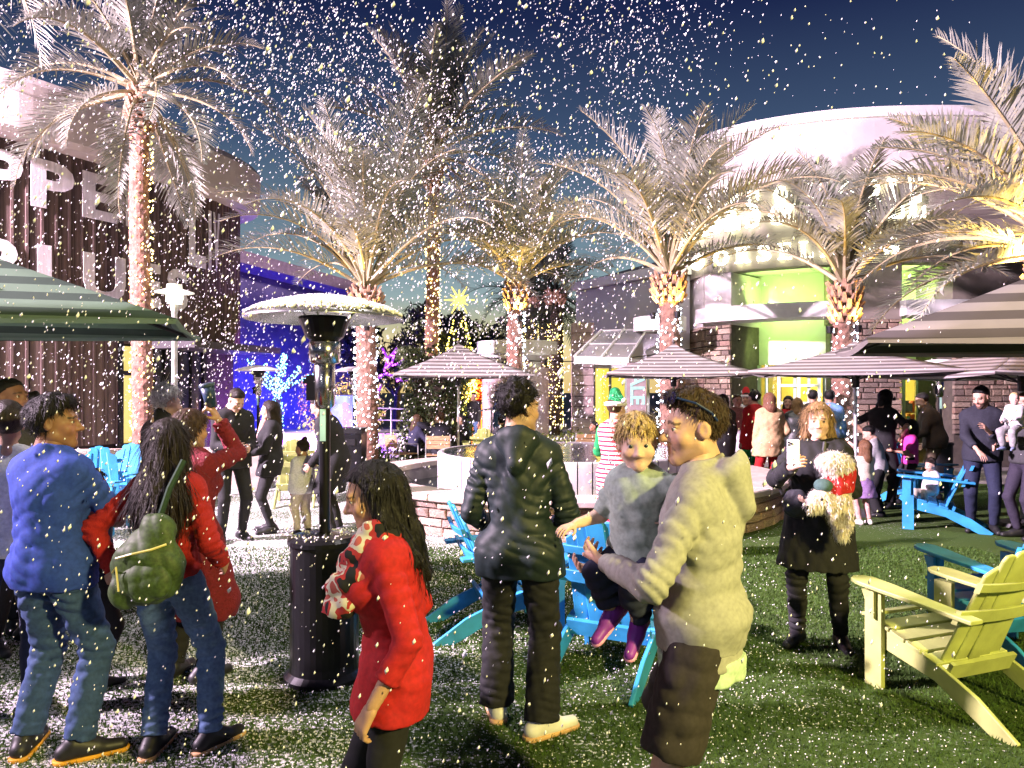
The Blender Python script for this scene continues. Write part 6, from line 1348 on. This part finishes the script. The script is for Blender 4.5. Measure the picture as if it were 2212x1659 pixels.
g = Grid((-.12, -.13, -.02), (.18, .17, .27), .007); g.cone((.005, .03, .04), (.04, .05, .15), .097, .098, .03); g.cut((0, 0, .17), unit((-.35, 0, 1))); g.cut((0, 0, .03), unit((.1, 0, -1))); g.wrinkle(.004, .05, 3); v, f = g.mesh(); link('jumper', npmesh('jumper', v, f, red, True), dg)
g = Grid((-.18, -.12, .0), (.0, .1, .16), .007); g.ell((-.085, .0, .075), (.055, .07, .045), None, .01); v, f = g.mesh(); link('collar', npmesh('collar', v, f, cl('moss', (.05, .10, .09)), True), dg)
for c_, r_ in (((-.222, -.085, -.048), .014), ((-.168, -.068, -.005), .009), ((-.13, -.085, -.0), .009)):
    q = MB(); q.lathe([(r_*math.sin(math.pi*i/8), -r_*math.cos(math.pi*i/8)) for i in range(9)], 10, c_); q.build('nose' if r_ > .01 else 'eye', shb, dg, smooth=True)
# cup in the raised hand
hw = world(pC, pC['hand'][1]); cp = thing('cup', 'dark blue lidded tumbler held up in the raised hand', 'cup', hw+Vector((-.035, -.01, .075)), 0); cp.rotation_euler = (R(6), R(-10), 0)
q = MB(); q.lathe([(0, 0), (.031, 0), (.042, .13), (.040, .13)], 20); q.build('body', mat('cup_navy', (.02, .04, .08), .35, var=.4, vscale=30), cp, smooth=True); q = MB(); q.lathe([(.046, .128), (.047, .14), (.042, .148), (0, .150)], 20); q.build('lid', mat('cup_lid', (.05, .08, .12), .3), cp)
# green backpack on the long haired woman
bo = world(pB, pB['pel']+np.array([.045, -.16, .085])*1.575); bp_ = thing('backpack', 'olive green slouchy backpack slung low behind the woman in red', 'backpack', bo, R(-4)); bpm = cl('olive', (.045, .080, .020), .6, var=.25)
g = Grid((-.26, -.16, -.30), (.26, .14, .30), .0075); g.ell((-.01, 0, -.06), (.185, .095, .165), None, .05); g.cone((-.01, 0, .0), (.03, .01, .13), .15, .10, .05, flat=((0, 1, 0), .62)); g.ell((-.13, -.01, -.16), (.07, .07, .09), None, .03); g.wrinkle(.010, .11, 12); v, f = g.mesh(); link('bag', npmesh('bag', v, f, bpm, True), bp_); bp_.scale = (.84, .84, .84)
g = Grid((-.18, -.2, -.26), (.18, .02, .06), .0075); g.ell((.02, -.075, -.10), (.13, .045, .105), None, .02); g.wrinkle(.006, .07, 3); v, f = g.mesh(); link('pocket', npmesh('pocket', v, f, bpm, True), bp_)
q = MB(); q.tube([(-.13, -.09, .02), (-.03, -.115, .05), (.06, -.10, .07), (.12, -.06, .09)], .006, 5); q.tube([(-.17, -.06, -.06), (-.12, -.105, -.02), (-.10, -.115, -.14)], .005, 5); q.build('zip', mat('zip_gold', (.55, .50, .15), .4), bp_)
q = MB(); q.tube([(.03, .03, .20), (.07, .06, .36), (.11, .13, .50)], .016, 6); q.build('strap', cl('strap_green', (.02, .05, .03)), bp_)

# ---- middle distance and far crowd
elfhat = mat('sequin_green', (.02, .30, .10), .25, .4, var=.5, vscale=90, bump=.6, bscale=150)
pQ = person('woman in an elf hat, striped dress and red leggings at the fountain', X(1330, 7.35), 7.35, -38, 1.66, False, 1.05, True, skin=(.58, .36, .28), pose=dict(yaw=-8, hr=(.06, .16, .60), hl=(-.05, .17, .62), el=(-1, -.2, -.4), er=(1, -.2, -.4)),
    top=dict(m=mat('cloth_candy', (.72, .68, .68), .85, stripes=(2, .045, .55, (.55, .02, .05)), var=.05), inf=.018, hem=-.225, sleeve=.0, flare=.07, wr=.005, name='dress'), sleeves=dict(m=green_c, inf=.018), bottom=dict(m=cl('leggings', (.55, .01, .05)), inf=.006), shoes=shb, hair=dict(t='short', m=hbrown, th=.010, low=-.08, n=300), hat=dict(t='santa', m=elfhat, m2=white, tip=(.13, -.04, .09)), eyes=False)
crowd = [
 # label, u, Y, rz, H, kw
 ('man in a dark navy jacket at the right looking down, hand held out', 2122, 8.9, 150, 1.78, dict(w=1.15, skin=SK1, beard=((.03, .02, .02), .8), pose=dict(pitch=22, yaw=-30, hr=(.03, .20, .56), hl=(-.02, .17, .70), er=(1, -.2, -.3), pn=(None, (0, -.3, -1))), top=dict(m=cl('navy_jacket', (.02, .022, .035)), inf=.024, hem=-.045, collar=True, sleeve=.85), bottom=dict(m=navy, inf=.014), shoes=shb, hair=dict(t='short', m=hblack, th=.010))),
 ('woman in a grey sweater at the right edge carrying a baby', 2218, 8.5, 100, 1.70, dict(female=True, w=1.06, skin=SK1, pose=dict(hl=(-.09, .20, .68), hr=(.04, .20, .62), el=(-.9, -.3, -.6)), top=dict(m=dgrey, inf=.026, hem=-.02, name='sweater'), bottom=dict(m=cl('plum', (.03, .025, .045)), inf=.010), shoes=shb, hair=dict(t='long', m=hbrown, len=.35))),
 ('bald baby in pale clothes carried by the woman in grey', 2192, 8.15, 120, .74, dict(kid=1.0, z0=.93, w=1.1, skin=(.64, .42, .36), pose=dict(yaw=30, fl=(-.07, .18, .16), fr=(.07, .18, .16), hl=(-.08, .22, .62), hr=(.08, .2, .6)), top=dict(m=white, inf=.014, hem=-.04), bottom=dict(m=grey, inf=.012), shoes=mat('shoe_bluegrey', (.2, .25, .4), .6), hair=dict(t='crop', m=hblond, th=.002))),
 ('man in a black t-shirt and cap with hands on hips before the stone pier', 1905, 10.7, -60, 1.74, dict(w=1.08, skin=SK2, pose=dict(lean=5, pitch=14, hl=(-.14, .02, .60), hr=(.14, .04, .60), el=(-1, -.5, 0), er=(1, -.5, 0)), top=dict(m=black, inf=.02, sleeve=.46, hem=-.05), bottom=dict(m=black, inf=.018), shoes=shb, hair=dict(t='mid', m=hblack, len=.16, wd=.05), hat=dict(t='cap', m=cl('cap_black', (.012, .012, .012))))),
 ('girl in a bright pink top in profile', 1966, 10.5, 78, 1.30, dict(female=True, kid=.3, skin=SK2, pose=dict(hl=(-.06, .2, .66), hr=(.05, .21, .68), fr=(.06, .12, .06)), top=dict(m=pinkc_, inf=.016, sleeve=.4), bottom=dict(m=black, inf=.012), shoes=shb, hair=dict(t='mid', m=hdark, len=.17, wd=.07, th=.016))),
 ('boy in a grey and white shirt and loose black trousers', 1900, 10.0, 55, 1.24, dict(kid=.35, skin=SK1, pose=dict(lean=12, pitch=16, yaw=15), top=dict(m=grey, inf=.022, hem=-.05), bottom=dict(m=black, inf=.022, flare=.02), shoes=shb, hair=dict(t='short', m=hblack, th=.012))),
 ('little girl with long brown hair in a purple skirt', 1868, 9.4, 10, 1.06, dict(female=True, kid=.8, skin=SK1, top=dict(m=beige, inf=.016, hem=.0), bottom=dict(m=rose, inf=.004), shoes=shw, hair=dict(t='long', m=hm_('light_brown', (.16, .08, .04)), len=.34, wd=.06))),
 ('man in a brown jacket stooping by the lit window', 2022, 11.6, 60, 1.72, dict(w=1.22, skin=SK1, pose=dict(lean=14, pitch=8, hl=(-.10, .22, .55), hr=(.1, .1, .5)), top=dict(m=brownj, inf=.03, hem=-.06, collar=True), bottom=dict(m=cl('khaki', (.12, .09, .06)), inf=.014), shoes=shb, hair=dict(t='short', m=hblack, th=.006))),
 ('toddler in white sitting on the blue chair at the right', 2012, 9.3, 110, .82, dict(kid=1.0, z0=.20, skin=SK1, pose=dict(SIT, pitch=12), top=dict(m=white, inf=.016), bottom=dict(m=beige, inf=.01), shoes=shw, hair=dict(t='curly', m=hdark, th=.016))),
 ('child in red crouching behind the woman in black', 1843, 10.4, 70, 1.02, dict(kid=.7, skin=SK1, top=dict(m=red, inf=.016), bottom=dict(m=navy), shoes=shw, hair=dict(t='short', m=hdark))),
 ('person with long dark hair in a long black coat by the stone pier', 1562, 12.4, 10, 1.66, dict(female=True, w=1.15, skin=SK2, top=dict(m=black, inf=.03, hem=-.26, flare=.03), bottom=dict(m=black), shoes=shb, hair=dict(t='long', m=hdark, len=.50, wd=.09, th=.014))),
 ('person in a rose hoodie with a grey backpack and white apron', 1592, 13.2, 172, 1.66, dict(female=True, skin=SK1, pose=dict(yaw=14), top=dict(m=rose, inf=.026, hem=-.02), bottom=dict(m=navy, inf=.012), shoes=shb, hair=dict(t='short', m=hbrown, th=.008))),
 ('person in a red santa hat and pale hooded top', 1613, 13.6, 150, 1.70, dict(skin=SK2, top=dict(m=white, inf=.026, hood=True), bottom=dict(m=navy), shoes=shb, hair=dict(t='short', m=hdark), hat=dict(t='santa', m=red, m2=white))),
 ('person with a dark curly mop in a red coat and green trousers', 1630, 12.7, 25, 1.72, dict(w=1.05, skin=SK2, top=dict(m=red, inf=.03, hem=-.12), bottom=dict(m=green_c, inf=.016), shoes=shb, hair=dict(t='curly', m=hblack, th=.018))),
 ('woman with auburn hair in a long tan coat and red trousers', 1662, 11.9, 4, 1.68, dict(female=True, w=1.2, skin=SK1, pose=dict(hr=(.12, .08, .56)), top=dict(m=tan, inf=.034, hem=-.14, flare=.03, collar=True, wr=.010), bottom=dict(m=red, inf=.018), shoes=shb, hair=dict(t='long', m=hred, len=.26, wd=.085, th=.018))),
 ('person with wavy dark hair in a red top near the white door', 1703, 13.6, 150, 1.62, dict(female=True, skin=SK2, top=dict(m=red, inf=.02), bottom=dict(m=black), shoes=shb, hair=dict(t='mid', m=hblack, len=.2, wd=.06, th=.016))),
 ('woman with blond hair in a black puffer jacket facing the shop', 1722, 12.6, -15, 1.60, dict(female=True, w=1.15, skin=SK1, top=dict(m=cl('puffer_black', (.018, .022, .02), .45), inf=.035, hem=-.06, wr=.009, wl=.07), bottom=dict(m=black), shoes=shb, hair=dict(t='long', m=hdirty, len=.27, wd=.07))),
 ('man in a dark jacket by the white shop door', 1756, 13.4, -30, 1.74, dict(skin=SK2, top=dict(m=dgrey, inf=.024), bottom=dict(m=black), shoes=shb, hair=dict(t='short', m=hblack))),
 ('man in a light blue shirt beside the lit palm trunk', 1792, 12.9, -25, 1.74, dict(w=1.15, skin=SK2, top=dict(m=cl('skyblue', (.14, .30, .58)), inf=.022), bottom=dict(m=navy), shoes=shb, hair=dict(t='short', m=hblack, th=.014))),
 ('man with reddish face seen over the hoodie man\'s hair', 1527, 14.6, 140, 1.72, dict(skin=SK1, top=dict(m=grey, inf=.02), bottom=dict(m=navy), shoes=shb, hair=dict(t='short', m=hbrown))),
 ('man in a blue jacket standing far off by the pink column', 1078, 17.6, -95, 1.74, dict(skin=SK3, pose=dict(hr=(.07, .16, .66)), top=dict(m=cl('blue_jacket', (.03, .06, .12)), inf=.024, hem=-.06), bottom=dict(m=black), shoes=shb, hair=dict(t='short', m=hblack))),
 ('far person in jeans standing beside the orange sign box', 1024, 20.5, 150, 1.68, dict(skin=SK1, top=dict(m=black, inf=.02), bottom=dict(m=jeanL), shoes=shb, hair=dict(t='short', m=hbrown))),
 ('woman with long light hair sitting at the cafe table', 893, 15.2, -55, 1.62, dict(female=True, skin=SK1, pose=dict(SIT, lean=8, hl=(-.08, .22, .47), hr=(.08, .22, .47)), z0=.0, top=dict(m=cl('navy_knit', (.02, .02, .05)), inf=.024, hem=-.04), bottom=dict(m=black), shoes=shb, hair=dict(t='long', m=hbrown, len=.40, wd=.08))),
 ('man in a dark suit jacket sitting with his back turned at the cafe table', 952, 14.75, 18, 1.70, dict(w=1.1, skin=SK1, pose=dict(SIT, yaw=50, hl=(-.10, .18, .60), lean=6), top=dict(m=cl('suit', (.018, .018, .03)), inf=.028, hem=-.05), bottom=dict(m=black), shoes=shb, hair=dict(t='short', m=hbrown))),
 ('dark haired woman in black sitting at the right of the cafe table', 1006, 15.6, 95, 1.62, dict(female=True, skin=SK1, pose=dict(SIT, yaw=40, lean=8), top=dict(m=black, inf=.026, hem=-.04), bottom=dict(m=black), shoes=shb, hair=dict(t='mid', m=hblack, len=.2))),
 ('child in a brown jacket sitting beyond the fountain', 1284, 15.2, 100, 1.30, dict(kid=.3, skin=SK3, pose=dict(SIT), z0=.08, top=dict(m=brownj, inf=.02), bottom=dict(m=black), shoes=shb, hair=dict(t='short', m=hblack, th=.014))),
 ('dark figure bundled in a hooded coat sitting near the stair rail', 1090, 15.8, 30, 1.55, dict(w=1.15, skin=SK2, pose=dict(SIT, lean=12), top=dict(m=cl('slate', (.04, .04, .05)), inf=.03, hood=True), bottom=dict(m=black), shoes=shb, hair=dict(t='short', m=hblack, th=.014))),
]
CR = {}
for lab, u, Y, rz, H, kw in crowd: CR[lab[:24]] = person(lab, X(u, Y), Y, rz, H, False, **kw)
# purple skirt for the little girl
pg = CR['little girl with long br']
def sk(g): g.cone(pg['pel']+np.array([0, 0, .02]), pg['pel']-np.array([0, 0, .20]), .09, .15, .02); g.cut(pg['pel']-np.array([0, 0, .21]), np.array([0, 0, -1.])); g.cut(pg['pel']+np.array([0, 0, .05]), np.array([0, 0, 1.]))
side_sdf(pg, sk, pg['pel']-.4, pg['pel']+.25, .013, 'skirt', purple, (.006, .08, 5))
pw_ = CR['person in a rose hoodie ']
side_sdf(pw_, lambda g: (g.cone(pw_['pel']+np.array([0, .03, .02]), pw_['pel']-np.array([0, -.03, .34]), .15, .19, .02), g.cut(pw_['pel']-np.array([0, 0, .33]), np.array([0, 0, -1.]))), pw_['pel']-.55, pw_['pel']+.3, .014, 'apron', cl('apron', (.6, .57, .62)), (.006, .1, 5))
g = Grid((-.2, -.14, -.25), (.2, .14, .25), .014); g.ell((0, 0, 0), (.14, .09, .2), None, .03); v, f = g.mesh(); o_ = world(pw_, pw_['chest']+np.array([.05, -.17, -.02])); t = thing('backpack', 'grey backpack on the person in the rose hoodie', 'backpack', o_, R(172)); link('bag', npmesh('bag', v, f, grey, True), t)
# ================================================================ grass blades and foam snow
def blades(n, x0, x1, y0, y1, h):
    x = rng.uniform(x0, x1, n); y = y0+(y1-y0)*rng.uniform(0, 1, n)**1.3; k = np.abs(x) < y*.74+.3; x, y = x[k], y[k]; n = len(x)
    a = rng.uniform(0, 6.283, n); hh = h*rng.uniform(.6, 1.3, n); l = rng.normal(0, .45, (n, 2))*hh[:, None]; w_ = .0022+.0006*y
    z = np.full(n, .004); b = np.c_[x, y, z]; d = np.c_[np.cos(a), np.sin(a), 0*a]*w_[:, None]; t = b+np.c_[l, hh]
    v = np.stack([b-d, b+d, t], 1).reshape(-1, 3); return npmesh('grass', v, np.arange(3*n).reshape(n, 3), mat('grass_blade', (.05, .10, .018), .7, var=.4, vscale=30, spec=.2))
tag(link('grass', blades(150000, -5, 5, 1.9, 8.0, .024)), 'short artificial grass blades covering the lawn', 'grass', kind='stuff')
def chips(name, P_, r, m, stretch=None):
    n = len(P_); o = np.array([(1, 0, 0), (-1, 0, 0), (0, 1, 0), (0, -1, 0), (0, 0, 1), (0, 0, -1)], float); f = np.array([(0, 2, 4), (2, 1, 4), (1, 3, 4), (3, 0, 4), (2, 0, 5), (1, 2, 5), (3, 1, 5), (0, 3, 5)])
    r = np.broadcast_to(np.asarray(r, float), (n,)); O = o[None]*r[:, None, None]*rng.uniform(.65, 1.3, (n, 6, 1))
    if stretch is not None: O[:, 4] += stretch*r[:, None]; O[:, 5] -= stretch*r[:, None]
    return npmesh(name, (P_[:, None]+O).reshape(-1, 3), (np.arange(n)[:, None, None]*6+f[None]).reshape(-1, 3), m, True)
flakem = mat('foam_flake', (.86, .86, .88), .8, var=.03, spec=.2)
# fallen flakes: thick at the left and near the camera, thinning to the right
n = 74000; x = rng.uniform(-5.5, 3.2, n); y = 1.9+7.5*rng.uniform(0, 1, n)**1.35
dens = np.clip(.95-(x+.3)*.33, .05, 1)*(.35+.65*(np.sin(x*2.3+y*1.1)+np.sin(y*2.9-x*1.7)+np.sin(x*5.1+y*3.7)*.6 > -.4)); k = (np.abs(x) < y*.74+.2) & (rng.uniform(size=n) < dens); x, y = x[k], y[k]
tag(link('fallen_snow', chips('fallen_snow', np.c_[x, y, rng.uniform(.008, .026, len(x))], rng.uniform(.0016, .0050, len(x))*(.75+.10*y), flakem)), 'loose foam snow flecks lying on the lawn', 'snow', kind='stuff')
# falling flakes: a plume drifting from the upper left, its edge running from the upper right down to the plaza
n = 88000; y = 1.7+14.9*rng.uniform(0, 1, n)**.62; x = rng.uniform(-.74, .74, n)*y; z = rng.uniform(.05, 9.5, n)
edge = .55+.115*y+.20*(z-1.7)                                     # right hand border of the plume
g_ = (x-edge)/(.25+.12*y); dens = 1/(1+np.exp(5.0*g_))*(.15+.85*np.clip(.5+.45*np.sin(x*1.1+z*.7)+.4*np.sin(z*1.3-y*.4+x*.5), 0, 1))*np.clip(.35+z*.14, 0, 1)
dens = np.maximum(dens, .012); k = (rng.uniform(size=n) < dens) & (z < 1.7+y*.55) & (z > 1.7-y*.54)
# keep the air inside the hall clear
P_ = np.c_[x, y, z][k]; P_ = P_[~((P_[:, 0] < -7.2) & (P_[:, 1] > 12))]
sz = rng.lognormal(-.08, .55, len(P_))*.0044*(.55+.085*P_[:, 1]); sz = np.minimum(sz, .016)
tag(link('falling_snow', chips('falling_snow', P_, sz, flakem, np.array([.55, .1, .9]))), 'white foam snow flakes falling through the air', 'snow', kind='stuff')

# flakes close by, in front of the people at the left
n = 7000; y = rng.uniform(1.5, 4.2, n); x = rng.uniform(-.74, .60, n)*y; z = rng.uniform(.1, 3.4, n)
k = (rng.uniform(size=n) < np.clip(.75-.55*(x/y+.25), .04, 1)) & (z < 1.7+y*.55) & (z > 1.7-y*.54); Q_ = np.c_[x, y, z][k]
tag(link('drifting_snow', chips('drifting_snow', Q_, rng.lognormal(0, .4, len(Q_))*.0026*(.6+.16*Q_[:, 1]), flakem, np.array([.5, .1, .8]))), 'small foam flakes drifting between the camera and the crowd', 'snow', kind='stuff')
